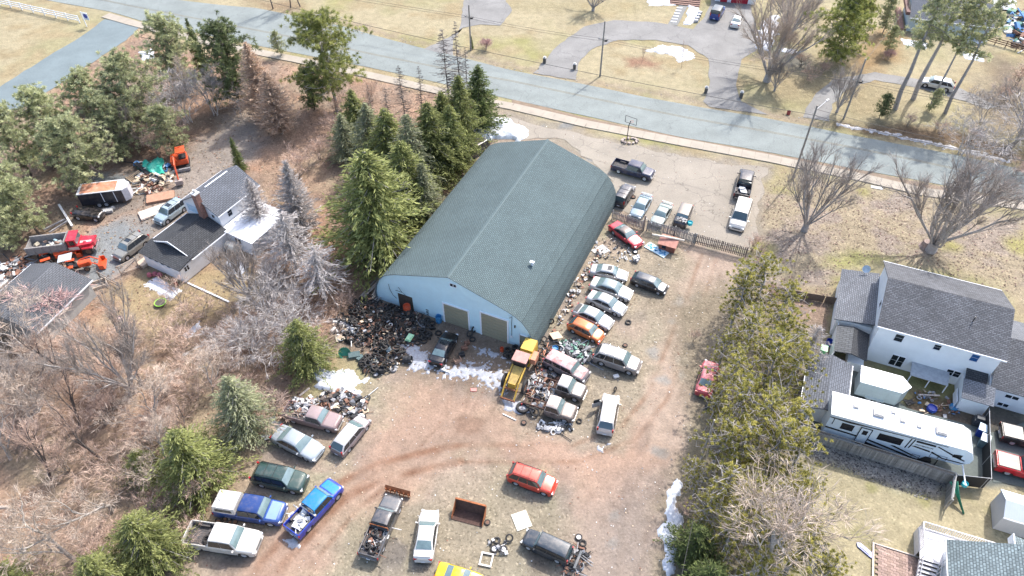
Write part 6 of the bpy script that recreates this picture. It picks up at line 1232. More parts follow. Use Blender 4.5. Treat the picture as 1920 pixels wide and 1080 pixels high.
barrel((1552,647), .3, .75, navyp, 'blue barrel beside the porch stair'); barrel((1746,768), .42, .35, navyp, 'deep blue basin behind the camper', 'basin', 'basin'); barrel((1787,765), .36, .3, bluep, 'bright blue paddling tub behind the camper', 'tub', 'tub'); barrel((1797,921), .25, .35, turq, 'turquoise ball shaped feeder at the fence return', 'feeder', 'feeder').location.z = 1.
def bin_(px, mat, lid, label, rz=0, s=1.):
    t = thing('wheelie_bin', label, 'bin', tuple(G(*px)), rz); m = MB(); m.add([(-.22*s,-.25*s,0),(.22*s,-.25*s,0),(.22*s,.25*s,0),(-.22*s,.25*s,0),(-.28*s,-.33*s,.95*s),(.28*s,-.33*s,.95*s),(.28*s,.33*s,.95*s),(-.28*s,.33*s,.95*s)], [(3,2,1,0),(0,1,5,4),(1,2,6,5),(2,3,7,6),(3,0,4,7),(4,5,6,7)]); m.build('body', mat, t)
    m = MB(); m.slab([(-.32*s,-.36*s,.99*s),(.32*s,-.36*s,.99*s),(.32*s,.38*s,1.05*s),(-.32*s,.38*s,1.05*s)], .04); m.build('lid', lid, t)
bin_((1540,665), greenp, greenp, 'green wheelie bin left of the porch stair', HA); bin_((1834,815), navyp, pm('pale_bin_lid', (.5,.62,.7)), 'upper pale lidded bin inside the black mesh fence', HA-.2, 1.1); bin_((1838,835), pm('slate_plastic', (.12,.18,.2)), pm('pale_bin_lid2', (.6,.64,.64)), 'lower pale lidded bin inside the black mesh fence', HA-.2, 1.15)
m = MB(); m.prism([(-.45,-.35),(.45,-.35),(.5,.35),(-.4,.35)], 0, .8); m.prism([(-.35,-.25),(.35,-.25),(.35,.25),(-.35,.25)], .8, 1.05); o = m.build('covered_grill', pm('grill_cover', (.05,.055,.06), rough=.6, var=.4, scale=3, bump=.6), None, loc=G(1831,795), rz=HA); tag(o, 'grill under a dark cover inside the black mesh fence', 'grill')
m = MB(); m.cbox((0,0,.06),(.95,.6,.08),.2); m.cbox((0,0,.15),(.8,.45,.12),.2); o = m.build('tub', lgreen, None, loc=G(769,640)+Vector((0,0,.5)), rz=1.0); tag(o, 'pale green rectangular tub on the tyre heap', 'tub')
# green slide / playhouse part
m = MB(); m.lathe([(0,.0),(.5,.05),(.62,.35),(.56,.35),(.45,.1),(0,.06)], 14, Matrix.Translation((0,0,.2)) @ Matrix.Rotation(R(55),4,'X')); o = m.build('sand_box', dgreen, None, loc=G(648,663)); tag(o, 'dark green plastic shell left of the tyre heap', 'shell')
m = MB(); m.cbox((0,0,.2),(1.1,.6,.35),.2,.2); m.cbox((.6,-.3,.15),(.7,.4,.2),.9); o = m.build('plastic_tub', pm('slate_green', (.08,.12,.12)), None, loc=G(665,668)); tag(o, 'slate coloured plastic body beside the dark green shell', 'scrap')
# engines row
for k, (x, y, s) in enumerate(((876,645,.5),(871,655,.6),(866,667,.55))): 
    m = MB(); m.cbox((0,0,s*.35),(s,s*.7,s*.6),.4); m.tube((-.2,0,s*.7),(.2,.1,s*.8),.08); m.cbox((.1,.1,s*.8),(s*.4,s*.3,.15),1.); o = m.build('engine', sr if k != 2 else sb, None, loc=G(x,y)); tag(o, ('rusty engine block nearest the garage wall in the row right of the black sedan','rusty engine block in the middle of the row right of the black sedan','blackened engine block at the near end of the row right of the black sedan')[k], 'engine', 'engine blocks right of the black sedan')
m = MB(); m.box(-.35,.35,-.25,.25,0,.05); m.box(-.35,.35,-.25,-.2,.05,.45); m.box(-.35,-.3,-.2,.25,.05,.45); m.box(.3,.35,-.2,.25,.05,.45); o = m.build('open_crate', pm('crate_rust', (.36,.22,.15), var=.3), None, loc=G(858,678), rz=.5); tag(o, 'open rusty crate at the end of the engine row', 'crate')
def board(px, size, rz, mat, label, name='board', z=.03, th=.03, tilt=0, cat='board', tiltx=0):
    m = MB(); m.cbox((0,0,0),(size[0],size[1],th),0,tiltx,tilt); o = m.build(name, mat, None, loc=G(*px)+Vector((0,0,z)), rz=rz); tag(o, label, cat); return o
board((1042,635), (1.5,1.0), R(105), pm('tan_plywood', (.5,.38,.28)), 'tan board leaning on tyres at the building corner', z=.5, tilt=.4); board((978,976), (1.5,1.3), R(110), pm('cream_board', (.62,.58,.46)), 'cream board behind the green wreck'); board((888,731), (.55,.35), 0, pinkp, 'salmon pink plastic lid in front of the garage', 'lid', cat='lid')
board((1126,470), (1.7,1.3), R(35), pm('old_white_panel', (.52,.48,.44), var=.15), 'dirty white panel by the building edge'); board((638,635), (.9,.8), .4, pm('cream_panel', (.6,.58,.45)), 'cream square panel left of the tyre heap', z=.15); board((1035,1) and (1138,762), (.8,.6), .5, pm('pale_blue_panel', (.4,.58,.62)), 'pale blue glass panel by the open crossover door'); board((1155,707), (.5,.35), .3, sw, 'small white box right of the grey sport utility', z=.12, th=.2, cat='box'); board((1218,1) and (955,742+40), (.1,1.4), R(60), sw, 'thin white strip below the small tyre', th=.04)
board((835,696), (1.0,.18), R(-25), sw, 'white bumper bar behind the black sedan', z=.1, th=.12, cat='bumper', name='bumper'); board((571,735), (.2,1.2), R(-40), pm('pale_plank', (.5,.42,.36)), 'pale plank left of the snow patch', name='plank', cat='plank'); board((1621,1031), (.01,.01), 0, sw, 'x') if False else None
# blue patterned board
t = thing('painted_board', 'long blue and white patterned board in front of the red brown hut', 'board', tuple(G(1231,469)+Vector((0,0,.03))), math.atan2(*(lambda v: (v.y, v.x))(G(1247,478)-G(1217,461))))
m = MB(); m.box(-1.35,1.35,-.55,.55,0,.04); m.build('panel', pm('pale_blue_board', (.48,.62,.68)), t)
for k in range(14): m = MB(); x = -1.1+k*.17; y = .25*math.sin(k*1.7); m.cbox((x,y,.045),(.22,.3,.008),k*.8); m.build('patch', pm('deep_blue_print', (.06,.25,.45)), t)
# red brown hut
ga_ = G(1252,464); t = thing('small_hut', 'small red brown hut with loose roof sheets behind the fence', 'hut', tuple(ga_), R(-25)); hw_ = pm('hut_wood', (.25,.09,.06), var=.25, scale=4)
m = MB(); m.box(-.9,.9,-.7,.7,0,1.0); m.build('wall', hw_, t); m = MB(); m.quad([(-.55,-.705,.3),(-.1,-.705,.3),(-.1,-.705,.75),(-.55,-.705,.75)]); m.build('opening', darkw, t)
m = MB(); m.slab([(-1.05,-.95,.98),(1.05,-.95,.98),(1.05,.05,1.3),(-1.05,.05,1.3)], .05); m.build('roof_sheet', pm('hut_roof_pink', (.42,.2,.15), var=.25), t); m = MB(); m.slab([(1.0,.9,1.0),(-1.0,.9,1.0),(-1.0,.06,1.32),(1.0,.06,1.32)], .05); m.build('roof_sheet', pm('hut_roof_pink', (0,0,0)), t)
m = MB(); m.tube((-1.9,.5,1.55),(1.6,-.35,1.35),.1,n=10); o = m.build('white_pipe', pm('cream_pipe', (.62,.55,.46)), None, loc=ga_); tag(o, 'long cream pipe lying across the hut roof', 'pipe')
# car door frame, engine lump, bumper parts
m = MB(); 
for x0,x1,y0,y1 in ((-.55,.55,-.5,-.38),(-.55,.55,.38,.5),(-.55,-.42,-.38,.38),(.42,.55,-.38,.38)): m.box(x0,x1,y0,y1,0,.09)
o = m.build('salvaged_door_frame', paint((226,226,228), .1), None, loc=G(912,1050)+Vector((0,0,.05)), rz=1.35); tag(o, 'white empty car door frame right of the yellow car', 'car door')
m = MB(); m.cbox((0,0,.3),(.7,.5,.4),.4); m.tube((-.3,-.2,.3),(.4,.3,.5),.09); m.cbox((.1,-.3,.25),(.4,.25,.3),1.2); m.tube((.2,.2,.3),(.2,.2,.6),.12); o = m.build('engine', pm('silver_engine', (.45,.45,.46), metal=.4, var=.4, scale=6), None, loc=G(1192,488)); tag(o, 'silver engine lying between hatchback and red coupe', 'engine')
m = MB(); m.cbox((0,0,.25),(.9,.4,.35),.3,.3); m.tube((.3,.1,.3),(1.0,.3,.1),.09); o = m.build('wrecked_front_clip', pm('black_car_parts', (.06,.06,.065), var=.5, scale=6), None, loc=G(1329,762), rz=.4); tag(o, 'black car front clip below the faded red sedan', 'scrap')
m = MB(); m.slab([(-.55,-.3,.05),(.5,-.35,.1),(.55,.35,.45),(-.4,.4,.4)], .02); m.slab([(-.7,.2,.05),(-.1,.25,.1),(-.1,.9,.6),(-.6,.8,.5)], .02); o = m.build('crumpled_hood', pm('grey_crumple', (.33,.34,.34), rough=.4, var=.3), None, loc=G(517,802)); tag(o, 'crumpled grey panel behind the silver grey sedan', 'panel')
board((500,822), (.8,.6), .7, sw, 'white bent panel left of the silver grey sedan', z=.2, tilt=.5)
# wreck: frame ahead of the cab
for q in (-.5,.38): m = MB(); m.box(-3.1,-2.2,q,q+.12,.45,.6); m.build('frame_rail', sb, tk7)
m = MB(); m.box(-3.2,-2.98,-.9,.9,.5,.85); m.build('torn_bumper', paint((70,84,96), .2), tk7)
for t_ in (tk9, tk10):
    pass
# black jeep details
# household odds around the left house
m = MB(); ring_me = mesh_of(ring(1., .86, .12, 26), 'rim_ring', pm('lime_plastic', (.30,.62,.06), rough=.4, var=.08)); t = thing('trampoline', 'small round trampoline with lime green rim on the lawn', 'trampoline', tuple(G(302,570)+Vector((0,0,.25)))); o = obj('rim', ring_me, t); o.scale = (.62,.62,.62)
m = MB(); m.lathe([(0,0),(.55,0),(.55,.02),(0,.02)], 20); m.build('mat', pm('dark_mat', (.09,.08,.06)), t)
for k in range(4): m = MB(); a_ = k*math.pi/2; m.tube((.52*math.cos(a_),.52*math.sin(a_),-.25),(.52*math.cos(a_),.52*math.sin(a_),0),.02); m.build('leg', blk, t)
barrel((331,534), .17, .3, orp, 'red ball on the lawn below the white house', 'ball', 'ball'); barrel((226,600), .3, .4, pm('pinkish_pot', (.55,.42,.38)), 'pale round pot on the lawn left of the trampoline', 'pot', 'pot'); barrel((315,620), .14, .2, pm('pinkish_pot', (0,0,0)), 'tiny pale pot below the trampoline', 'pot', 'pot')
m = MB(); 
for k in range(3): m.lathe([(0,.1),(.3,.2),(.22,.5),(0,.6)], 9, Matrix.Translation((k*.55,.15*(k%2),0)))
o = m.build('toy_scooter', pm('crimson_plastic', (.35,.10,.12)), None, smooth=True, loc=G(282,519)); tag(o, 'crimson garden toys in front of the white house', 'toy')
a, b, an, L = between((352,531), (430,567)); m = MB(); m.box(0,L,-.08,.08,0,.12); o = m.build('white_board', whitet, None, loc=a, rz=an); tag(o, 'long white board running from the white house corner', 'board')
for k, (p0, p1, r_, mt, lb) in enumerate((((258,313),(299,348),.24,sb,'thick black beam across the scrap by the excavator'),((113,388),(138,428),.12,sw,'white metal ramp rail beside the black jeep'),((85,435),(125,415),.1,greyst,'grey steel rail behind the dump truck'),((95,440),(130,418),.08,greyst,'second grey steel rail behind the dump truck'),((0,545),(38,512),.1,sw,'white plank behind the grey garage'))):
    a, b, an, L = between(p0, p1); m = MB(); m.box(0,L,-r_,r_,0,.18); o = m.build('beam', mt, None, loc=a+Vector((0,0,.5 if k == 0 else .25)), rz=an); tag(o, lb, 'beam')
# green tarpaulin
n = 16; vs = []; q = W2([(268,312),(306,302),(312,335),(272,332)])
for i in range(n):
    for j in range(n):
        u, v = i/(n-1), j/(n-1); p = (q[0].lerp(q[1], u)).lerp(q[3].lerp(q[2], u), v); vs.append((p.x+.2*math.sin(7*v), p.y+.2*math.sin(9*u), .55+.45*math.sin(math.pi*u)*math.sin(math.pi*v)+.18*math.sin(11*u+5*v)+.1*rj.uniform(-1,1)))
m = MB(); m.add(vs, [(i*n+j,(i+1)*n+j,(i+1)*n+j+1,i*n+j+1) for i in range(n-1) for j in range(n-1)]); o = m.build('tarpaulin', pm('green_tarp', (.04,.42,.30), rough=.5, var=.15), None, smooth=True); tag(o, 'bright green tarpaulin over the rubbish near the excavator', 'tarpaulin')
# board stacks and pallets
def stack(label, px, L_, W_, n, rz, mat, name='board_stack', th=.08):
    t = thing(name, label, 'board stack', tuple(G(*px)), rz)
    for k in range(n): m = MB(); m.box(-L_/2,L_/2,-W_/2,W_/2,k*th+.002,(k+1)*th-.01); o = m.build('board', mat, t); o.rotation_euler[2] = rj.uniform(-.06,.06)
stack('brown sheet stack between the trailer and the excavator', (302,372), 3.2, 1.6, 4, R(18), pm('orange_brown_board', (.36,.2,.13), var=.2)); stack('flat pale trailer deck of planks beside the light blue wagon', (290,398), 3.4, 1.7, 3, R(35), pm('bleached_plank', (.48,.40,.34), var=.25)); stack('cream plywood sheet near the excavator tracks', (312,330), 1.8, 1.2, 2, R(20), pm('cream_ply', (.62,.52,.38)))
t = thing('pallet', 'wooden pallet standing among the boards near the black trailer', 'pallet', tuple(G(255,335)+Vector((0,0,.2))), R(60)); t.rotation_euler[0] = .4
for k in range(9): m = MB(); m.box(-.9+k*.22,-.9+k*.22+.13,-.6,.6,.1,.13); m.build('slat', pm('pallet_wood', (.4,.3,.2), var=.2), t)
for y in (-.5,0,.45): m = MB(); m.box(-.9,1.0,y,y+.08,0,.09); m.build('bearer', pm('pallet_wood', (0,0,0)), t)
m = MB(); m.cbox((0,0,.25),(1.2,.7,.3),.3); m.cbox((.3,.4,.2),(.8,.4,.25),1.0); o = m.build('engine_parts', pm('grey_parts', (.35,.34,.32), var=.4, scale=5), None, loc=G(203,398)); tag(o, 'grey metal parts at the nose of the black jeep', 'scrap')
# wooden frame gate near the drive
t = thing('wooden_frame', 'leaning wooden frame of posts below the grey crossover', 'frame', tuple(G(228,515)), R(35))
for a_, b_ in (((0,0,0),(0,0,1.3)),((1.9,0,0),(1.9,0,1.5)),((0,0,1.2),(1.9,0,1.4)),((0,0,.2),(1.9,0,1.2)),((0,0,.15),(1.9,0,.15))): m = MB(); m.tube(a_,b_,.06,n=6); m.build('post', pm('pale_timber', (.4,.32,.25)), t)
t = thing('raised_bed', 'low timber framed bed beside the grey garage corner', 'garden bed', tuple(G(185,535)), R(30))
for x0,x1,y0,y1 in ((-.9,.9,-.6,-.5),(-.9,.9,.5,.6),(-.9,-.8,-.5,.5),(.8,.9,-.5,.5)): m = MB(); m.box(x0,x1,y0,y1,0,.3); m.build('plank', pm('pale_timber', (0,0,0)), t)
# grey poles stacked against the trees
for k in range(13):
    a = G(rj.uniform(668,705), rj.uniform(555,572)); an = R(rj.gauss(58,9)); L = rj.uniform(4,6); m = MB(); m.tube((0,0,.15+.06*(k%4)),(L*math.cos(an),L*math.sin(an),.5+.2*(k%3)),.06,.045,6); o = m.build('pole', pm('weathered_grey_pole', (.30,.28,.26), var=.3), None, loc=a); tag(o, 'weathered grey pole in the bundle beside the tyre heap', 'pole', 'bundle of weathered poles')
a, b, an, L = between((703,563),(745,490)); 
# basketball hoop
g_ = G(1175,265); t = thing('basketball_hoop', 'black basketball hoop with clear board by the pavement', 'basketball hoop', tuple(g_), R(55)); m = MB(); m.path([(0,0,0),(0,0,2.4),(.5,0,2.9)], .06, 8); m.build('post', blk, t)
m = MB(); 
for y0,y1,z0,z1 in ((-.85,.85,2.45,2.5),(-.85,.85,3.4,3.45),(-.85,-.8,2.5,3.4),(.8,.85,2.5,3.4)): m.box(.52,.57,y0,y1,z0,z1)
m.build('board_frame', blk, t); m = MB(); m.lathe([(.22,2.6),(.24,2.6),(.24,2.62),(.22,2.62),(.22,2.6)], 14, Matrix.Translation((.85,0,0))); m.build('hoop_ring', orp, t)
for k in range(11): a_ = k*math.pi*2/11; m = MB(); m.cbox((0,0,.1),(rj.uniform(.25,.45),rj.uniform(.2,.35),.22), rj.uniform(0,3)); o = m.build('stone', pm('bed_stone', (.32,.26,.23), var=.3, bump=.3, objrand=.2), None, loc=g_+Vector((1.0*math.cos(a_)+.4,.6*math.sin(a_),0))); tag(o, 'stone in the ring at the foot of the basketball hoop', 'stone', 'stones round the basketball hoop')
# lamp pillars of the horseshoe drive
for px, lb in (((1021,118),'dark lamp pillar leftmost at the horseshoe drive'),((1077,130),'dark lamp pillar at the left tip of the island'),((1323,174),'dark lamp pillar at the right tip of the island'),((1389,183),'brown lamp pillar right of the drive mouth')):
    t = thing('lamp_pillar', lb, 'pillar', tuple(G(*px)), fa); m = MB(); m.box(-.22,.22,-.22,.22,0,.85); m.build('body', pm('dark_pillar', (.11,.10,.09), var=.3), t); m = MB(); m.box(-.26,.26,-.26,.26,.85,.93); m.prism([(-.16,-.16),(.16,-.16),(.16,.16),(-.16,.16)], .93, 1.08); m.build('cap', pm('pillar_cap', (.45,.44,.42)), t)
ss = bpy.data.objects.new('path', None); COL.objects.link(ss); ss.location = G(1262,41); tag(ss, 'row of pale stepping stones on grey gravel', None, None, 'structure'); ss.rotation_euler[2] = 0
for k in range(6): p = G(1263+k*2.2, 41-k*5.2)-G(1262,41); m = MB(); m.cbox((p.x,p.y,.03),(1.0,.45,.07),fa); m.build('stone', pm('pale_stone', (.42,.42,.43), var=.1), ss)
sheet('gravel_path', [(1252,46),(1270,48),(1289,12),(1276,6)], pm('path_gravel', A(172,172,172), var=.2), .02, .05, 'grey gravel path with stepping stones')
for k in range(4): m = MB(); m.cbox((0,0,.2),(.6,.5,.4),.3*k); o = m.build('kerb_stone', pm('pale_stone', (0,0,0)), None, loc=G(1305+k*2.5, 41-k*5)); tag(o, 'pale kerb stone in the short row left of the blue jeep', 'stone', 'kerb stones left of the blue jeep')
# jeep spare wheel
# sign on the ranch fence end
t = thing('yard_sign', 'blue and white hanging sign at the end of the ranch fence', 'sign', tuple(G(163,50)), R(-20)); m = MB(); m.tube((0,0,0),(0,0,2.6),.07,n=6); m.tube((0,0,2.5),(1.3,0,2.5),.05,n=6); m.build('post', whitet, t); m = MB(); m.box(.2,1.25,-.03,.03,1.3,2.4); m.build('board', pm('sign_white', (.6,.65,.7)), t); m = MB(); m.lathe([(0,-.04),(.4,-.04),(.4,.04),(0,.04)], 14, Matrix.Translation((.72,0,1.95)) @ Matrix.Rotation(R(90),4,'X')); m.build('roundel', navyp, t)
# sled, net, posts, planks
m = MB(); m.prism([(-.7,-.22),(.5,-.22),(.72,0),(.5,.22),(-.7,.22),(-.78,0)], 0, .08); m.prism([(-.5,-.12),(.4,-.12),(.4,.12),(-.5,.12)], .08, .1); o = m.build('sled', navyp, None, loc=G(1621,1031), rz=R(128)); tag(o, 'blue and white sled lying on the lawn', 'sled'); s2 = MB(); s2.cbox((0,0,.115),(.8,.2,.02)); s2.build('seat_pad', sw, o)
nn = 12; vs = []; q0 = G(1776,918); 
for i in range(nn):
    for j in range(nn): u, v = i/(nn-1), j/(nn-1); w_ = .55*(1-v)**1.2+.06; vs.append((q0.x+(u-.5)*w_*1.2+.4*v, q0.y-2.2*v, 1.2*(1-v)+.05+.12*math.sin(9*u+4*v)))
m = MB(); m.add(vs, [(i*nn+j,(i+1)*nn+j,(i+1)*nn+j+1,i*nn+j+1) for i in range(nn-1) for j in range(nn-1)]); o = m.build('garden_net', pm('green_net', (.03,.18,.11), rough=.6, var=.4, scale=12), None, smooth=True); tag(o, 'green garden net hanging from the fence return', 'net')
m = MB(); m.tube((0,0,1.55),(.7,2.3,1.55),.06); o = m.build('white_pipe', whitet, None, loc=G(1795,928)); tag(o, 'white pipe along the fence return by the green net', 'pipe')
board((1741,743), (1.9,.14), HA+.35, pm('pale_plank', (0,0,0)), 'pale plank behind the camper', 'plank', z=.2, cat='plank')
t = thing('planter_rack', 'white grid rack beside the enclosed trailer', 'rack', tuple(G(1584,730)), HA+R(85))
for k in range(6): m = MB(); m.box(-.8+k*.31,-.8+k*.31+.04,-.35,.35,.3,.34); m.build('bar', whitet, t)
for y in (-.37,.33): m = MB(); m.box(-.8,.8,y,y+.04,.3,.36); m.build('rail', whitet, t)
m = MB(); m.cbox((0,0,.05),(.8,.5,.06),.3); m.tube((-.4,-.3,.1),(.4,.3,.35),.04); m.tube((-.4,.3,.1),(.4,-.2,.3),.04); o = m.build('folding_bench', blk, None, loc=G(1705,755)); tag(o, 'black folded bench by the trailer hitch', 'bench')
# stump beside the great maple, rocks, mulch
m = MB(); m.lathe([(0,.75),(.42,.75),(.5,.5),(.55,.2),(.75,0)], 11); o = m.build('tree_stump', pm('stump_wood', (.27,.2,.17), var=.4, scale=5, bump=.5), None, loc=G(1735,462)); tag(o, 'cut stump at the foot of the great maple', 'stump')
barrel((1488,1) and (1478,214), .25, .5, pm('red_box', (.3,.06,.05)), 'dark red box at the drive mouth', 'box', 'mail_box'); board((1644,352), (1.4,.5), -.3, sw, 'white plate on the lawn beside the pavement', 'plate', cat='plate')

# ================= trees, shrubs and brush =================
def leafmat(name, c1, c2, rough=.75, trans=.35):
    m = bpy.data.materials.new(name); m.use_nodes = True; n = m.node_tree; N = n.nodes; Lk = n.links; b = N['Principled BSDF']
    at = N.new('ShaderNodeAttribute'); at.attribute_name = 'tone'; mx = N.new('ShaderNodeMix'); mx.data_type = 'RGBA'
    Lk.new(at.outputs['Fac'], mx.inputs[0]); mx.inputs[6].default_value = (*c1, 1); mx.inputs[7].default_value = (*c2, 1)
    oi = N.new('ShaderNodeObjectInfo'); mr = N.new('ShaderNodeMapRange'); mr.inputs[3].default_value = .85; mr.inputs[4].default_value = 1.15; Lk.new(oi.outputs['Random'], mr.inputs[0])
    s = N.new('ShaderNodeVectorMath'); s.operation = 'SCALE'; Lk.new(mx.outputs[2], s.inputs[0]); Lk.new(mr.outputs[0], s.inputs['Scale'])
    Lk.new(s.outputs[0], b.inputs['Base Color']); b.inputs['Roughness'].default_value = rough; b.inputs['Specular IOR Level'].default_value = .25
    if trans:
        tr = N.new('ShaderNodeBsdfTranslucent'); Lk.new(s.outputs[0], tr.inputs[0]); ms = N.new('ShaderNodeMixShader'); ms.inputs[0].default_value = trans; Lk.new(b.outputs[0], ms.inputs[1]); Lk.new(tr.outputs[0], ms.inputs[2]); Lk.new(ms.outputs[0], N['Material Output'].inputs[0])
    return m
def barkmat(name, c, var=.25): return pm(name, c, rough=.9, var=var, scale=3, bump=.3, objrand=.15)
spruceM = leafmat('spruce_needles', (.09,.105,.035), (.34,.36,.13)); spruceD = leafmat('dark_spruce_needles', (.06,.085,.03), (.20,.24,.08))
pineO = leafmat('olive_pine_needles', (.23,.25,.13), (.64,.65,.38)); pineG = leafmat('green_pine_needles', (.14,.165,.05), (.46,.47,.16)); pineY = leafmat('yellow_green_pine_tufts', (.19,.185,.05), (.60,.54,.16))
paleS = leafmat('grey_green_needles', (.16,.175,.10), (.38,.39,.23))
greyT = leafmat('grey_twigs', (.28,.25,.235), (.54,.495,.465), trans=0); brownT = leafmat('brown_twigs', (.35,.24,.185), (.66,.49,.39), trans=0); larchT = leafmat('pinkish_larch_twigs', (.46,.32,.23), (.74,.56,.42), trans=.2)
tanT = leafmat('tan_twigs', (.34,.27,.215), (.60,.49,.40), trans=0); redT = leafmat('reddish_twigs', (.36,.22,.21), (.58,.40,.36), trans=0); darkT = leafmat('dark_dead_twigs', (.14,.12,.11), (.34,.30,.28), trans=0)
barkG = barkmat('grey_bark', (.33,.30,.28)); barkD = barkmat('dark_bark', (.11,.09,.08)); barkP = barkmat('pale_lichen_bark', (.40,.36,.32)); barkB = barkmat('brown_bark', (.27,.22,.18))
def unit(v): return v/np.maximum(np.linalg.norm(v, axis=-1, keepdims=True), 1e-9)
def cards(C, D, L, Wd, r):
    """kite shaped blades: centre C, axis D, length L, width W"""
    n = len(C); side = unit(np.cross(D, r.normal(size=(n,3)))); L = np.broadcast_to(L, (n,))[:, None]; Wd = np.broadcast_to(Wd, (n,))[:, None]
    a = C-D*L*.5; b = C+side*Wd*.5; c = C+D*L*.5; d = C-side*Wd*.5
    return np.stack([a,b,c,d], 1).reshape(-1, 3), np.arange(4*n).reshape(n, 4)
def tubes(segs, n=5):
    """segs: array (k,8): a(3), b(3), ra, rb -> verts, quads"""
    s = np.asarray(segs, float); a = s[:, :3]; b = s[:, 3:6]; d = unit(b-a); ref = np.where(np.abs(d[:, 2:3]) > .9, [[1,0,0]], [[0,0,1]]); u = unit(np.cross(d, ref)); v = np.cross(d, u)
    t = np.arange(n)*2*np.pi/n; ca = np.cos(t)[None,:,None]; sa = np.sin(t)[None,:,None]
    A_ = a[:,None]+(u[:,None]*ca+v[:,None]*sa)*s[:,6][:,None,None]; B_ = b[:,None]+(u[:,None]*ca+v[:,None]*sa)*s[:,7][:,None,None]
    V_ = np.concatenate([A_, B_], 1).reshape(-1, 3); k = np.arange(len(s))[:,None]*2*n; i = np.arange(n)[None]; j = (i+1) % n
    F_ = np.stack([k+i, k+j, k+n+j, k+n+i], -1).reshape(-1, 4); return V_, F_
def conifer(seed, rad, crown0=.08, layers=34, per=9, density=7, needle=True, blade=(.5,.2), droop=.25, shape=1.0, up=0., trunk=.018, ragged=.25, twigw=None):
    """unit height tree of 10 m; rad = crown radius in m at 10 m tall. returns (trunk verts, faces), (crown verts, faces, tone)"""
    r = np.random.default_rng(seed); H = 10.; segs = []; px = r.normal(0, .08, 6).cumsum()*0.6; 
    zt = np.linspace(0, H*.99, 7); cx = np.interp(zt, zt, np.r_[0, px]); cy = np.interp(zt, zt, np.r_[0, r.normal(0,.08,6).cumsum()*.6])
    tr = trunk*H
    for i in range(6): segs.append([cx[i],cy[i],zt[i],cx[i+1],cy[i+1],zt[i+1], tr*(1-zt[i]/H*.92), tr*(1-zt[i+1]/H*.92)])
    C = []; D = []; L_ = []; T = []; br = []
    for l in range(layers):
        f = l/(layers-1); z = H*(crown0+(1-crown0)*f*.985); prof = ((1-f)**shape)*(.35+.65*min(1, f*6+.3)) if needle != 'round' else math.sin(math.pi*min(.99,(f*.85+.12)))**.7
        for b in range(per):
            a = r.uniform(0, 2*np.pi); ln = rad*prof*(1+r.normal(0, ragged))+.12
            if ln < .1: continue
            x0 = np.interp(z, zt, cx); y0 = np.interp(z, zt, cy); tone_b = r.uniform(.0, .75)
            m = max(2, int(density*ln/rad*1.6+1)); t = np.sort(r.uniform(.12, 1.02, m)) if not twigw else np.sort(r.uniform(.02, 1.02, m))
            dr = droop*(1-f)*ln; zz = z+up*ln*t-dr*t**1.5+r.normal(0,.08,m)
            P = np.stack([x0+np.cos(a)*ln*t, y0+np.sin(a)*ln*t, zz], 1)+r.normal(0, .12 if not twigw else .05, (m,3))*[1,1,.5]
            dd = np.stack([np.full(m,np.cos(a)), np.full(m,np.sin(a)), np.full(m,-droop*.6+up)], 1)+r.normal(0,.55,(m,3))*[1,1,.45]
            C.append(P); D.append(dd); L_.append(r.uniform(.7,1.25,m)); T.append(np.clip(tone_b+r.normal(0,.14,m)+.25*t, 0, 1))
            if b % 3 == 0 or twigw: br.append([x0,y0,z, x0+np.cos(a)*ln*.92, y0+np.sin(a)*ln*.92, z+up*ln*.9-dr*.85, .035 if not twigw else .028, .012])
    C = np.concatenate(C); D = unit(np.concatenate(D)); L_ = np.concatenate(L_); T = np.concatenate(T)
    V_, F_ = cards(C, D, L_*blade[0], (twigw or blade[1])*(.7+.6*r.random(len(C))), r)
    tv, tf = tubes(segs+br, 4); return (tv, tf), (V_, F_, T)
def grow(r, p, d, ln, rad, lev, maxlev, segs, tips, spread=.55, upb=.12, kids=(3,5), wob=.18, ratio=.62):
    n = 3 if lev < maxlev else 2; q = np.array(p, float); dd = unit(np.array(d, float)); R0 = rad; pts = [q.copy()]
    for i in range(n):
        dd = unit(dd+r.normal(0, wob, 3)+np.array([0,0,upb])); nq = q+dd*ln/n; r1 = rad*(1-.5*(i+1)/n); segs.append([*q,*nq,R0,r1]); q = nq; R0 = r1; pts.append(q.copy())
    if lev >= maxlev: tips.append((q, dd)); return
    k = r.integers(kids[0], kids[1]+1)
    for j in range(k):
        t = r.uniform(.35, 1.) if j else 1.; i = min(n-1, int(t*n)); base = pts[i]+(pts[i+1]-pts[i])*(t*n-i) if t < 1 else pts[-1]
        nd = unit(dd+unit(r.normal(0,1,3))*spread*r.uniform(.6,1.3)); grow(r, base, nd, ln*ratio*r.uniform(.75,1.2), rad*(.5+.15*(t == 1.)), lev+1, maxlev, segs, tips, spread, upb, kids, wob, ratio)
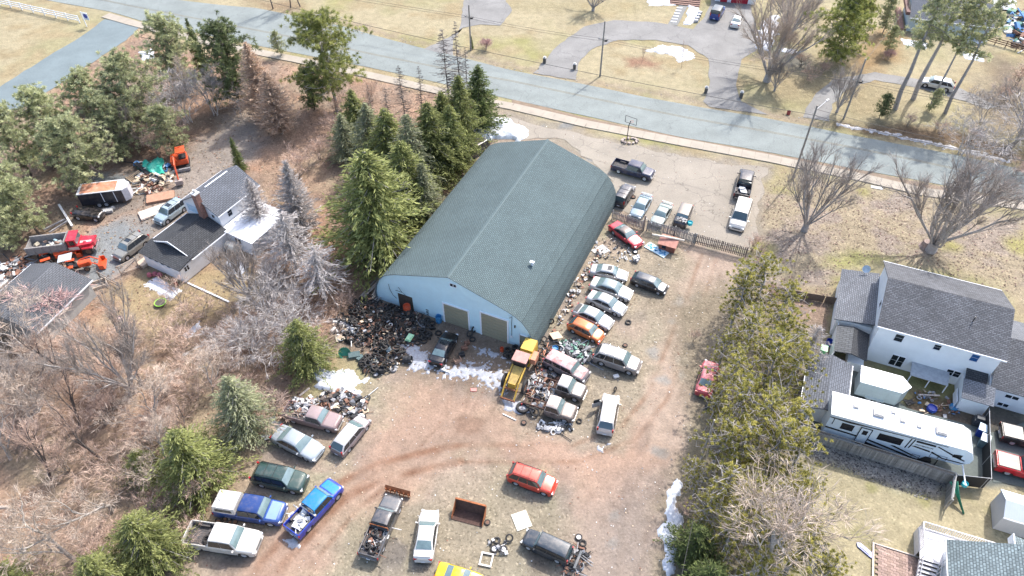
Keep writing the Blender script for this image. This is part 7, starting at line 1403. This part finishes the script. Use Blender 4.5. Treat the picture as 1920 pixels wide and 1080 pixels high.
def bare(seed, h=10., stems=1, lev=5, trunkfrac=.3, spread=.55, rad=.22, upb=.12, kids=(3,4), twigs=7, twl=.8, tww=.022, wob=.15, lean=0., ratio=.68):
    r = np.random.default_rng(seed); segs = []; tips = []
    for s in range(stems):
        a = r.uniform(0, 2*np.pi); tilt = (.12 if stems == 1 else .35)*r.uniform(.5,1.3)+lean
        grow(r, (r.normal(0,.12)*(stems>1), r.normal(0,.12)*(stems>1), -.1), (math.cos(a)*tilt, math.sin(a)*tilt, 1), h*trunkfrac*r.uniform(.85,1.1), rad*(1 if stems == 1 else .65), 0, lev-1, segs, tips, spread, upb, kids, wob, ratio)
    segs = np.array(segs); top = segs[:, 5].max(); k = h/top; segs[:, :6] *= k; big = segs[:, 6] > rad*.16
    tv, tf = tubes(segs[big], 6); C = []; D = []; L_ = []
    small = segs[~big]; sv, sf = tubes(small, 3)
    for q, dd in tips:
        q = q*k
        for _ in range(twigs):
            nd = unit(dd+r.normal(0,.5,3)+np.array([0,0,.1])); l = twl*r.uniform(.5,1.2); C.append(q+nd*l*.45-dd*r.uniform(0,.5)*l); D.append(nd); L_.append(l)
    V_, F_ = cards(np.array(C), np.array(D), np.array(L_), tww, r)
    T = np.concatenate([r.uniform(0,.6,len(sf)), r.uniform(.1,1,len(F_))]); return (tv, tf), (np.concatenate([sv, V_]), np.concatenate([sf, F_+len(sv)]), T)
def fan(seed, h, limbs, spread, rad=.36):
    # short trunk, many ascending limbs that fan out from low down, fine twigs
    r = np.random.default_rng(seed); segs = []; tips = []; th = h*.12; segs.append([0,0,-.1,0,0,th*.6,rad*1.2,rad]); segs.append([0,0,th*.6,0,0,th,rad,rad*.95])
    for i in range(limbs):
        a = 2*np.pi*i/limbs+r.normal(0,.35); tilt = spread*(r.uniform(.12,1.15) if i else .05); d = np.array([math.cos(a)*math.sin(tilt), math.sin(a)*math.sin(tilt), math.cos(tilt)]); L = h*(.50+.12*math.cos(tilt))*r.uniform(.8,1.1)
        grow(r, (math.cos(a)*rad*.5, math.sin(a)*rad*.5, th*r.uniform(.6,1.1)), d, L, rad*r.uniform(.26,.40), 1, 4, segs, tips, .40, .06, (4,6), .08, .46)
    segs = np.array(segs); k = h/segs[:,5].max(); segs[:, :6] *= k; big = segs[:,6] > .05; tv, tf = tubes(segs[big], 6); small = segs[~big]; sv, sf = tubes(small, 3); C = []; D = []; L_ = []
    for q, dd in tips:
        for _ in range(7): nd = unit(dd+r.normal(0,.4,3)); l = r.uniform(.4,1.1); C.append(q*k+nd*l*.4); D.append(nd); L_.append(l)
    V_, F_ = cards(np.array(C), np.array(D), np.array(L_), .013, r); T = np.concatenate([r.uniform(0,.5,len(sf)), r.uniform(.1,.8,len(F_))])
    return (tv, tf), (np.concatenate([sv, V_]), np.concatenate([sf, F_+len(sv)]), T)
def tufted(seed, rad=2.6, h=10., tufts=230, blades=22, bl=.34, bw=.075, tr=.34, crown0=.3, lims=26, flat=.55, limb_up=.35, prof=1., tw=.012):
    """pine: bare limbs ending in tufts of needles"""
    r = np.random.default_rng(seed); segs = []; zt = np.linspace(0, h*.97, 7); ox = np.r_[0, r.normal(0,.16,6).cumsum()]; oy = np.r_[0, r.normal(0,.16,6).cumsum()]; t0 = .17*h/10
    for i in range(6): segs.append([ox[i],oy[i],zt[i],ox[i+1],oy[i+1],zt[i+1], t0*(1-i/6.6), t0*(1-(i+1)/6.6)])
    cent = []; dirs = []
    for l in range(lims):
        f = (l+r.uniform(0,1))/lims; z = h*(crown0+(1-crown0)*f*.97); a = r.uniform(0,2*np.pi); ln = rad*(math.sin(math.pi*min(.98,.22+.74*f))**.8)*r.uniform(.65,1.15)*prof
        x0 = np.interp(z, zt, ox); y0 = np.interp(z, zt, oy); p = np.array([x0,y0,z]); d = unit(np.array([math.cos(a), math.sin(a), limb_up])); segs_n = 3; q = p.copy(); rr = .06
        for i in range(segs_n):
            d = unit(d+r.normal(0,.16,3)); nq = q+d*ln/segs_n; segs.append([*q,*nq,rr,rr*.7]); 
            for _ in range(max(1, int(tufts/lims/segs_n))):
                t = r.uniform(.2,1.1); b = q+(nq-q)*t; off = unit(r.normal(0,1,3)*[1,1,flat])*r.uniform(.15,.75)*(rad/2.6); e = b+off; cent.append(e); dirs.append(unit(off+d*.5+[0,0,.35])); 
                if r.random() < .6: segs.append([*b,*e,tw*1.4,tw])
            q = nq; rr *= .7
    cent = np.array(cent); dirs = np.array(dirs); n = len(cent); ct = np.clip(r.normal(.42,.32,n), 0, 1)
    D = unit(dirs[:,None]*.75+r.normal(0,.75,(n,blades,3))); C = cent[:,None]+D*tr*.5*r.uniform(.4,1.1,(n,blades,1)); T = np.clip(ct[:,None]+r.normal(0,.15,(n,blades)), 0, 1)
    V_, F_ = cards(C.reshape(-1,3), D.reshape(-1,3), bl*r.uniform(.7,1.2,n*blades), bw, r); tv, tf = tubes(segs, 4); return (tv, tf), (V_, F_, T.ravel())
PROTO = {}
def proto(key, gen, bark, leaf):
    (tv, tf), (cv, cf, tone) = gen; PROTO[key] = (np_mesh('trunk', tv, tf, bark, smooth=True), np_mesh('crown', cv, cf, leaf, tone))
for k in range(3):
    proto(f'spruce{k}', conifer(10+k, 2.6, .05, 48, 14, 26, blade=(.36,.09), droop=.28, shape=.75, ragged=.45), barkG, spruceM)
    proto(f'olive{k}', tufted(40+k, 3.4, 10, 800, 34, .36, .05, .46, .14, 50, .5, .14), barkD, pineO)
    proto(f'tuft{k}', tufted(60+k, 2.9, 10, 300, 44, .28, .044, .26, .25, 38, .45, .3, tw=.018), barkG, pineY)
    proto(f'maple{k}', fan(80+k, 10, 11+k, .62+.1*k), barkG, leafmat('maple_twigs', (.24,.20,.175), (.50,.44,.39), trans=0) if k != 1 else tanT)
    proto(f'scrub{k}', bare(100+k, 5, 5, 4, .36, .5, .09, .10, (3,4), 7, .75, .022, .2), barkB, brownT)
    proto(f'pale{k}', bare(120+k, 10, 1, 6, .24, .55, .17, .09, (3,4), 5, .7, .024, .2), barkP, tanT)
    proto(f'brush{k}', bare(140+k, 2.6, 7, 3, .42, .6, .04, .05, (3,4), 9, .6, .018, .25), barkB, brownT)
proto('sprucedark', conifer(20, 2.9, .04, 46, 13, 15, blade=(.4,.12), droop=.2, shape=.75), barkD, spruceD)
proto('roundpine', tufted(50, 3.4, 10, 1000, 24, .38, .07, .5, .12, 56, .6, .3), barkD, leafmat('mid_green_needles', (.075,.10,.045), (.28,.32,.15)))
proto('sprucepale', conifer(21, 2.9, .04, 46, 14, 15, blade=(.42,.09), droop=.25, shape=.8), barkG, paleS)
proto('larch', conifer(22, 2.9, .05, 46, 16, 18, blade=(.5,.1), droop=.0, up=.35, shape=.8, twigw=.06), barkB, larchT)
proto('greylarch0', conifer(23, 2.4, .05, 44, 15, 14, blade=(.6,.1), droop=.0, up=.3, shape=.85, twigw=.045), barkG, greyT)
proto('greylarch1', conifer(24, 2.9, .05, 40, 14, 12, blade=(.7,.1), droop=.0, up=.25, shape=.8, twigw=.045), barkG, greyT)
proto('dead0', conifer(25, 1.5, .12, 30, 5, 4, blade=(.45,.1), droop=.1, shape=.6, twigw=.035, trunk=.014), barkD, darkT)
proto('dead1', conifer(26, 1.9, .12, 32, 6, 4, blade=(.5,.1), droop=.05, shape=.5, twigw=.035, trunk=.014), barkD, darkT)
proto('greypine', conifer(27, 3.2, .3, 26, 9, 9, blade=(.7,.1), droop=.15, up=.0, shape=.5, twigw=.05, trunk=.02), barkG, greyT)
proto('bigpine', tufted(71, 5.4, 14, 1100, 40, .5, .05, .55, .22, 40, .22, .16), barkP, pineG)
proto('bigpine2', tufted(72, 4.6, 12, 1000, 28, .48, .08, .6, .12, 50, .35, .05), barkG, pineG)
proto('tallpine', tufted(73, 2.6, 16, 320, 28, .45, .065, .5, .5, 28, .6, .2), barkG, pineO)
proto('tallbare', bare(160, 12, 1, 5, .5, .5, .2, .1, (3,4), 6, .8, .025, .08), barkD, brownT)
proto('redshrub', bare(170, 3, 9, 4, .4, .5, .035, .1, (3,4), 7, .5, .02, .2), barkB, redT)
proto('greyscrub', bare(171, 6, 6, 4, .34, .7, .09, .06, (3,4), 10, .9, .03, .25), barkP, greyT)
proto('tanoak', bare(172, 7, 3, 5, .28, .7, .14, .05, (3,4), 9, .8, .03, .25), barkP, tanT)
PH = {'bigpine':14,'bigpine2':12,'tallpine':16,'tallbare':12,'redshrub':3,'greyscrub':6,'tanoak':7}
def plant(key, base, h, label, name='tree', cat='tree', wide=1., group=None, rz=None, lean=None):
    """base: pixel of the foot; h metres; wide scales the crown sideways"""
    tm, cm = PROTO[key]; hp = PH.get(key, 5 if key.startswith('scrub') else 2.6 if key.startswith('brush') else 10); g_ = G(*base)
    o = thing(name, label, cat, (g_.x, g_.y, -.03), rz if rz is not None else random.uniform(0, 6.28), group); s = h/hp; o.scale = (s*wide, s*wide, s)
    if lean: o.rotation_euler = (lean[0], lean[1], o.rotation_euler[2])
    obj('trunk', tm, o); obj('crown', cm, o); return o
# (kind, foot pixel, height m, width factor, label, name)
TREES = [
 ('olive0', (352,172), 11.5, 1.1, 'olive green pine at the top of the left wood, nearest the road'),
 ('sprucedark', (385,140), 9, .5, 'thin dark spire of spruce between two round pines by the road'),
 ('roundpine', (448,190), 12, 1.15, 'dark dense round pine left of the pinkish larch'),
 ('olive1', (285,250), 12, 1.25, 'broad olive pine in the middle of the left wood'),
 ('olive2', (205,270), 10.5, 1.2, 'olive pine overhanging the side street'),
 ('olive0', (235,300), 9, 1.0, 'smaller olive pine with dark skirts in the left wood'),
 ('olive1', (110,300), 10, 1.25, 'olive pine next to the side street at the left'),
 ('olive2', (60,330), 10, 1.1, 'olive pine close to the left edge'),
 ('olive0', (160,350), 10, 1.35, 'pale pine spreading over the black enclosed trailer'),
 ('olive2', (330,290), 7.5, 1.1, 'layered green pine directly above the excavator'),
 ('olive1', (345,175), 7, .8, 'bright green young pine among grey bare trees'),
 ('olive1', (20,420), 10.5, 1.2, 'pine at the left edge above the dump truck'),
 ('olive0', (75,440), 8, 1.1, 'yellow green pine left of the black jeep'),
 ('olive2', (25,470), 6.5, 1.1, 'low pine behind the dump truck tail'),
 ('bigpine', (632,208), 14.5, 1.05, 'large open pine with pale forked limbs over the road edge'),
 ('roundpine', (590,205), 6.5, 1.0, 'dark bushy evergreen at the foot of the large open pine'),
 ('olive1', (528,105), 4.2, .9, 'small yellow green bush pine at the roadside'),
 ('larch', (498,225), 11.5, .85, 'pinkish orange leafless larch'),
 ('larch', (530,250), 9.5, 1.0, 'leafless pinkish larch standing lower right of the taller one'),
 ('sprucedark', (454,322), 5.2, .55, 'narrow dark spruce beside the white house roof'),
 ('greylarch0', (572,440), 10.5, 1.0, 'grey frosted looking larch right of the white house'),
 ('greylarch1', (495,430), 7.5, .95, 'grey leafless larch touching the white metal roof'),
 ('sprucedark', (903,243), 9.5, 1.15, 'dark spruce nearest the snow heap'),
 ('spruce0', (868,290), 11.5, .95, 'tall yellow green spruce against the far end of the blue building'),
 ('spruce1', (815,335), 11, 1.1, 'grey green spruce in the line along the blue building'),
 ('sprucepale', (778,360), 11, 1.2, 'pale spruce behind the large spruce by the blue building'),
 ('spruce2', (850,320), 9.5, 1.1, 'spruce brushing the left eave of the blue building'),
 ('spruce2', (738,340), 10.5, 1.25, 'loose yellow green spruce upper left of the building row'),
 ('spruce0', (678,275), 8.5, 1.2, 'spruce below the forked pine'),
 ('sprucepale', (705,325), 10, 1.3, 'pale feathery spruce over the orange leaf litter'),
 ('spruce1', (718,478), 14, 1.4, 'largest spruce, wide and yellow green, left of the blue building'),
 ('spruce0', (768,405), 10.5, 1.3, 'spruce between the largest spruce and the blue roof'),
 ('sprucepale', (800,410), 8, 1.2, 'pale low spruce under the eave of the blue building'),
 ('sprucepale', (655,300), 7, 1.2, 'pale scrubby spruce below the layered big pine'),
 ('greypine', (690,400), 7, 1.0, 'grey dead conifer left of the largest spruce'),
 ('spruce1', (835,285), 9, 1.1, 'green spruce filling the gap near the far end of the blue building'),
 ('dead1', (845,245), 14.5, .8, 'tallest dead spruce by the road'),
 ('dead0', (866,205), 13, .7, 'dead spruce just right of the tallest dead one'),
 ('dead0', (878,215), 10, .8, 'dead spruce rightmost of the roadside group'),
 ('dead1', (762,255), 10.5, .7, 'dead spruce with dense top, left of a thin dead one'),
 ('dead0', (795,250), 10, .75, 'thin dead spruce standing clear against the road'),
 ('dead1', (735,270), 8.5, .7, 'short dead spruce leaning over the dry clearing'),
 ('dead0', (700,230), 6, .6, 'small dead trunk at the verge behind the forked pine'),
 ('spruce1', (583,688), 6.8, 1.25, 'green spruce beside the snow and the tyre heap'),
 ('sprucepale', (470,805), 7.8, 1.35, 'pale green spruce above the dark green sport utility'),
 ('spruce2', (385,900), 7.6, 1.5, 'bright bushy spruce left of the dark green sport utility'),
 ('spruce0', (283,895), 4.2, 1.3, 'small bright spruce left of the bushy one'),
 ('spruce1', (300,1045), 6.5, 1.5, 'bright spruce above the white pickup tail'),
 ('spruce2', (225,1110), 6.0, 1.6, 'bright spruce cut by the bottom edge, left of the white pickup'),
 ('spruce0', (48,1120), 5.2, 1.5, 'spruce in the bottom left corner'),
 ('bigpine2', (1560,112), 11.5, 1.0, 'wide dark pine between the maple and the far right house'),
 ('bigpine2', (1600,85), 10, .7, 'second dark pine touching the wide one'),
 ('olive1', (1655,62), 6, .8, 'small dark pine left of the far right house'),
 ('olive2', (1662,100), 4.6, .9, 'small pine over a reddish shrub'),
 ('tallpine', (1678,205), 18, 1.1, 'tall pine with bare trunk, leftmost of the four'),
 ('tallpine', (1712,186), 17.5, 1.15, 'tall pine with bare trunk, second of the four'),
 ('tallpine', (1745,200), 16, .95, 'tall pine trunk in front of the silver white crossover'),
 ('tallpine', (1772,212), 16.5, 1.0, 'tall thin pine trunk, rightmost of the four'),
 ('roundpine', (1648,222), 3.8, .95, 'young dark fir on the bank by the road'),
 ('olive0', (1742,208), 3.6, .9, 'young pine below the silver white crossover'),
 ('maple0', (1508,432), 11, .88, 'grey leafless maple on the front lawn'),
 ('maple2', (1745,470), 13.5, 1.15, 'great leafless maple with stump beside it on the front lawn'),
 ('maple1', (1438,152), 12.5, 1.1, 'large leafless maple right of the horseshoe drive'),
 ('maple0', (1480,70), 9, 1.2, 'leafless pinkish tree beside the dark pine'),
 ('maple2', (1452,170), 5.5, .8, 'small leafless tree beside the drive maple'),
 ('maple0', (1569,210), 7.0, .7, 'slender leafless tree on the bank left of the leaning pole'),
 ('maple1', (1112,20), 6, 1.2, 'leafless tree at the top middle edge'),
 ('tallbare', (1278,127), 4.6, .35, 'slim reddish young tree in the snow of the horseshoe island'),
 ('tallbare', (1203,118), 3.0, .5, 'tiny young tree in a mulch bed on the horseshoe island'),
 ('pale0', (1385,1110), 12, 1.4, 'grey leafless tree among the pines at the bottom'),
 ('maple0', (250,735), 10.5, .95, 'dark leafless tree in the middle of the left thicket'),
 ('tallbare', (266,722), 9.5, .75, 'slender leafless tree just right of the dark one'),
 ('pale0', (142,1050), 10.5, 1.0, 'pale barked leafless tree with wide limbs at the lower left'),
 ('pale1', (60,790), 8, 1.2, 'pale leafless tree at the left edge'),
 ('tanoak', (48,690), 7, 1.3, 'tan leafless tree with tangled crown at the left edge'),
 ('pale2', (330,880), 6.5, 1.2, 'pale leafless tree between two bright spruces'),
 ('tallbare', (372,850), 6.5, .9, 'brown leafless tree above the bright bushy spruce'),
 ('tanoak', (0,620), 6.5, 1.3, 'tan leafless tree by the grey garage'),
 ('maple0', (70,770), 7.5, 1., 'dark leafless tree left of the pale one'),
 ('greypine', (560,520), 9, 1.2, 'grey twiggy dead conifer behind the tyre heap'),
 ('greypine', (610,560), 7.5, 1.3, 'grey dead conifer closest to the stack of poles'),
 ('greyscrub', (500,600), 6, 1.3, 'silver grey leafless shrub tree above the green spruce'),
 ('greyscrub', (545,640), 5, 1.3, 'silver grey leafless shrub tree left of the green spruce'),
 ('greyscrub', (475,655), 5, 1.3, 'grey leafless shrub tree with arching limbs'),
 ('maple2', (468,560), 8, .9, 'leafless tree by the corner of the white house lawn'),
 ('pale1', (390,195), 8.5, .8, 'grey leafless tree left of the dark round pine'),
 ('greyscrub', (355,230), 7, 1.2, 'grey tangled leafless tree in the left wood'),
 ('greyscrub', (405,215), 7, 1.1, 'pale grey leafless shrub tree below the round pine'),
 ('maple0', (240,280), 8, .9, 'leafless tree with fan of twigs before the broad olive pine'),
 ('tanoak', (275,270), 6, 1., 'leafless tree beside the layered green pine'),
 ('redshrub', (110,590), 4.2, 1.9, 'pink twigged shrub in front of the grey garage roof'),
 ('tallbare', (512,16), 9, .8, 'bare trunk at the top edge beyond the road, leftmost of three'),
 ('tallbare', (545,14), 9, .8, 'bare trunk at the top edge beyond the road, middle of three'),
 ('tallbare', (563,12), 9, .8, 'bare trunk at the top edge beyond the road, rightmost of three'),
 ('redshrub', (912,93), 2.2, 1.3, 'round reddish shrub by the far utility pole'),
 ('redshrub', (1665,112), 2.0, 1.2, 'reddish brown shrub under the small pine'),
 ('greyscrub', (1885,280), 7, 1.4, 'grey leafless thicket at the right edge above the road'),
 ('greyscrub', (1840,230), 5, 1.1, 'grey leafless shrub right of the silver white crossover'),
 ('maple0', (1915,250), 8, 1.1, 'leafless tree at the right edge'),
 ('greyscrub', (1800,290), 5, 1.3, 'grey shrubby growth on the roadside bank'),
 ('sprucedark', (885,92), 2.2, .5, 'tiny dark cedar beside the round reddish shrub'),
]
for i, (k, b, h, wd, lb) in enumerate(TREES):
    nm = 'leafless_tree' if k.startswith(('maple','pale','tall','tanoak','greyscrub')) and k != 'tallpine' else 'shrub' if k == 'redshrub' else 'dead_spruce' if k.startswith('dead') else 'larch_tree' if 'larch' in k else 'pine_tree' if 'pine' in k or 'olive' in k else 'spruce_tree'
    plant(k, b, h, lb, nm, 'shrub' if k == 'redshrub' else 'tree', wd)
# the pine belt right of the track
PINES = [((1370,615),8),((1410,600),8.5),((1440,640),7.5),((1385,680),8.5),((1435,700),8.5),((1345,690),5.5),((1365,745),7.5),((1415,760),9),((1455,765),8),((1330,790),6),((1375,815),8.5),((1420,835),8.5),((1460,845),8),((1335,870),7),((1380,890),8),((1425,910),8.5),((1465,920),8),((1300,930),5),((1345,955),7.5),((1395,975),7),((1440,985),8),((1480,990),7),((1310,1000),5.5),((1430,1060),7.5),((1475,1070),7.5),((1500,1110),7),((1345,1050),6.5),((1385,1110),7),((1395,560),5),((1470,700),6.5)]
ORD = ['first','second','third','fourth','fifth','sixth','seventh','eighth','ninth','tenth','eleventh','twelfth','thirteenth']
rows = {'track side': [], 'middle': [], 'house side': []}
for b, h in sorted(PINES, key=lambda q: q[0][1]): rows['track side' if b[0] < 1375 else 'middle' if b[0] < 1432 else 'house side'].append((b, h))
i = 0
for sd_, L in rows.items():
    for q, (b, h) in enumerate(L):
        plant(f'tuft{i%3}', b, h, f'tufted yellow green pine, {ORD[q]} from the gate on the {sd_} of the belt', 'pine_tree', 'tree', 1.1 if i % 2 else 1.25, 'tufted pines beside the track'); i += 1
plant('sprucedark', (1300,1040), 4.5, 'dark low spruce beside the strip of snow', 'spruce_tree', 'tree', 1.7)
plant('sprucedark', (1320,1120), 5, 'dark spruce at the bottom edge beside the strip of snow', 'spruce_tree', 'tree', 1.7)
plant('greypine', (1500,690), 6, 'grey dead branches near the top of the pine belt', 'dead_pine', 'tree', 1.0)
# leafless shrubs in the left thicket, singly placed
rs = random.Random(11); cnt = 0
for k, (b, h, key, lb) in enumerate([((95,900),9,'tallbare','thin brown leafless tree in the lower left thicket, nearest the left edge'),((190,860),8,'tallbare','thin brown leafless tree above the pale barked one'),((210,960),8.5,'pale1','pale thin leafless tree right of the pale barked one'),((150,800),8,'tallbare','thin leafless tree below the dark one'),((310,800),7,'pale2','pale leafless tree above the small bright spruce'),((30,960),9,'pale1','pale leafless tree at the lower left edge'),((120,700),8,'tallbare','thin leafless tree left of the dark one'),((400,740),6,'pale0','pale crooked leafless tree left of the pale green spruce'),((20,860),9,'pale0','pale leaning leafless tree at the left edge above the corner spruce')]):
    plant(key, b, h, lb, 'leafless_tree', 'tree', .9 if key == 'tallbare' else 1.2)
THK = [W2([(0,650),(180,640),(330,560),(420,600),(520,690),(540,790),(470,870),(400,960),(330,1060),(120,1100),(0,1100)])]
def inside(P, x, y):
    return float(sdist(P, np.array([x]), np.array([y]))[0]) > 0
P = THK[0]; xs = [p.x for p in P]; ys = [p.y for p in P]
while cnt < 52:
    x = rs.uniform(min(xs), max(xs)); y = rs.uniform(min(ys), max(ys))
    if not inside(P, x, y): continue
    k = rs.choice(['brush0','brush1','brush2','brush0','scrub0','scrub1']); tm, cm = PROTO[k]
    o = thing('leafless_shrub', 'leafless brown shrub in the thicket of the left hand wood', 'shrub', (x, y, -.05), rs.uniform(0,6.3), 'brown shrubs of the left thicket'); s = rs.uniform(.7,1.3)*(.8 if k[0] == 's' else 1.1); o.scale = (s*1.15,s*1.15,s*.85)
    obj('trunk', tm, o); obj('crown', cm, o); cnt += 1
P2 = W2([(380,620),(470,560),(540,470),(640,560),(630,640),(560,720),(470,680)]); cnt = 0; xs = [p.x for p in P2]; ys = [p.y for p in P2]
while cnt < 26:
    x = rs.uniform(min(xs), max(xs)); y = rs.uniform(min(ys), max(ys))
    if not inside(P2, x, y): continue
    tm = PROTO['brush1'][0]; cm = PROTO['greyscrub'][1] if rs.random() < .35 else PROTO['brush1'][1]
    k = 'greyscrub' if cm is PROTO['greyscrub'][1] else 'brush1'; tm = PROTO[k][0]
    o = thing('leafless_shrub', 'grey leafless shrub between the white house and the tyre heap', 'shrub', (x, y, -.05), rs.uniform(0,6.3), 'grey shrubs by the tyre heap'); s = rs.uniform(.35,.6) if k == 'greyscrub' else rs.uniform(.8,1.2); o.scale = (s*1.1,s*1.1,s*.9)
    obj('trunk', tm, o); obj('crown', cm, o); cnt += 1
BL = ['leafless bush on the orange litter right of the pinkish larch', 'leafless bush between the grey larches and the largest spruce', 'leafless bush under the spruce below the forked pine', 'leafless bush beside the white metal extension', 'leafless bush at the verge behind the large forked pine', 'leafless bush among the dead spruces by the pavement', 'leafless bush just above the excavator', 'leafless bush among the pines left of the black enclosed trailer', 'leafless bush above the green tarpaulin', 'leafless bush between the pines at the left edge', 'leafless bush below the pinkish larch', 'leafless bush at the right end of the picket gate', 'leafless bush just below the right gate post', 'leafless bush at the head of the pine belt', 'leafless bush beside the dark retaining fence', 'leafless bush at the lower edge of the snow strip', 'leafless bush on the track side by the faded red sedan', 'leafless bush behind the large drive maple', 'leafless bush on the mulch below the wide dark pine', 'leafless bush left of the mulch by the horseshoe drive', 'leafless bush on the roadside bank below the tall pines', 'leafless bush on the roadside bank right of the young fir', 'leafless bush on the roadside bank above the great maple', 'leafless bush at the right edge by the road', 'leafless bush behind the snow bank of the drive', 'leafless bush at the foot of the wide dark pine', 'leafless bush near the right edge beyond the silver crossover', 'leafless bush nearest the right edge above the drive']
for (b, h, w_) in [((560,330),4,1.1),((600,300),3.5,1),((625,260),4,1),((540,380),3.5,1.1),((640,210),3,1),((700,190),3,1),((330,250),4,1),((100,310),4,1.2),((300,290),4,1),((30,360),4,1.2),((430,170),3,1),((1410,470),2.2,1),((1418,490),2.4,1),((1405,510),2,1),((1440,560),2.2,1),((1280,960),1.8,1),((1300,640),1.6,.8),((1515,150),2.6,1.1),((1540,140),2.4,1.1),((1500,125),2.6,1.1),((1700,235),2,1.2),((1760,250),2,1.2),((1820,265),2.2,1.2),((1900,330),3,1.2),((1470,60),3.,1.2),((1500,40),3,1.2),((1885,190),3,1.2),((1905,160),3,1.2)]:
    k = rs.choice(['scrub0','scrub1','scrub2']); plant(k, b, h, BL.pop(0), 'leafless_shrub', 'shrub', w_*1.2, 'scattered leafless bushes')
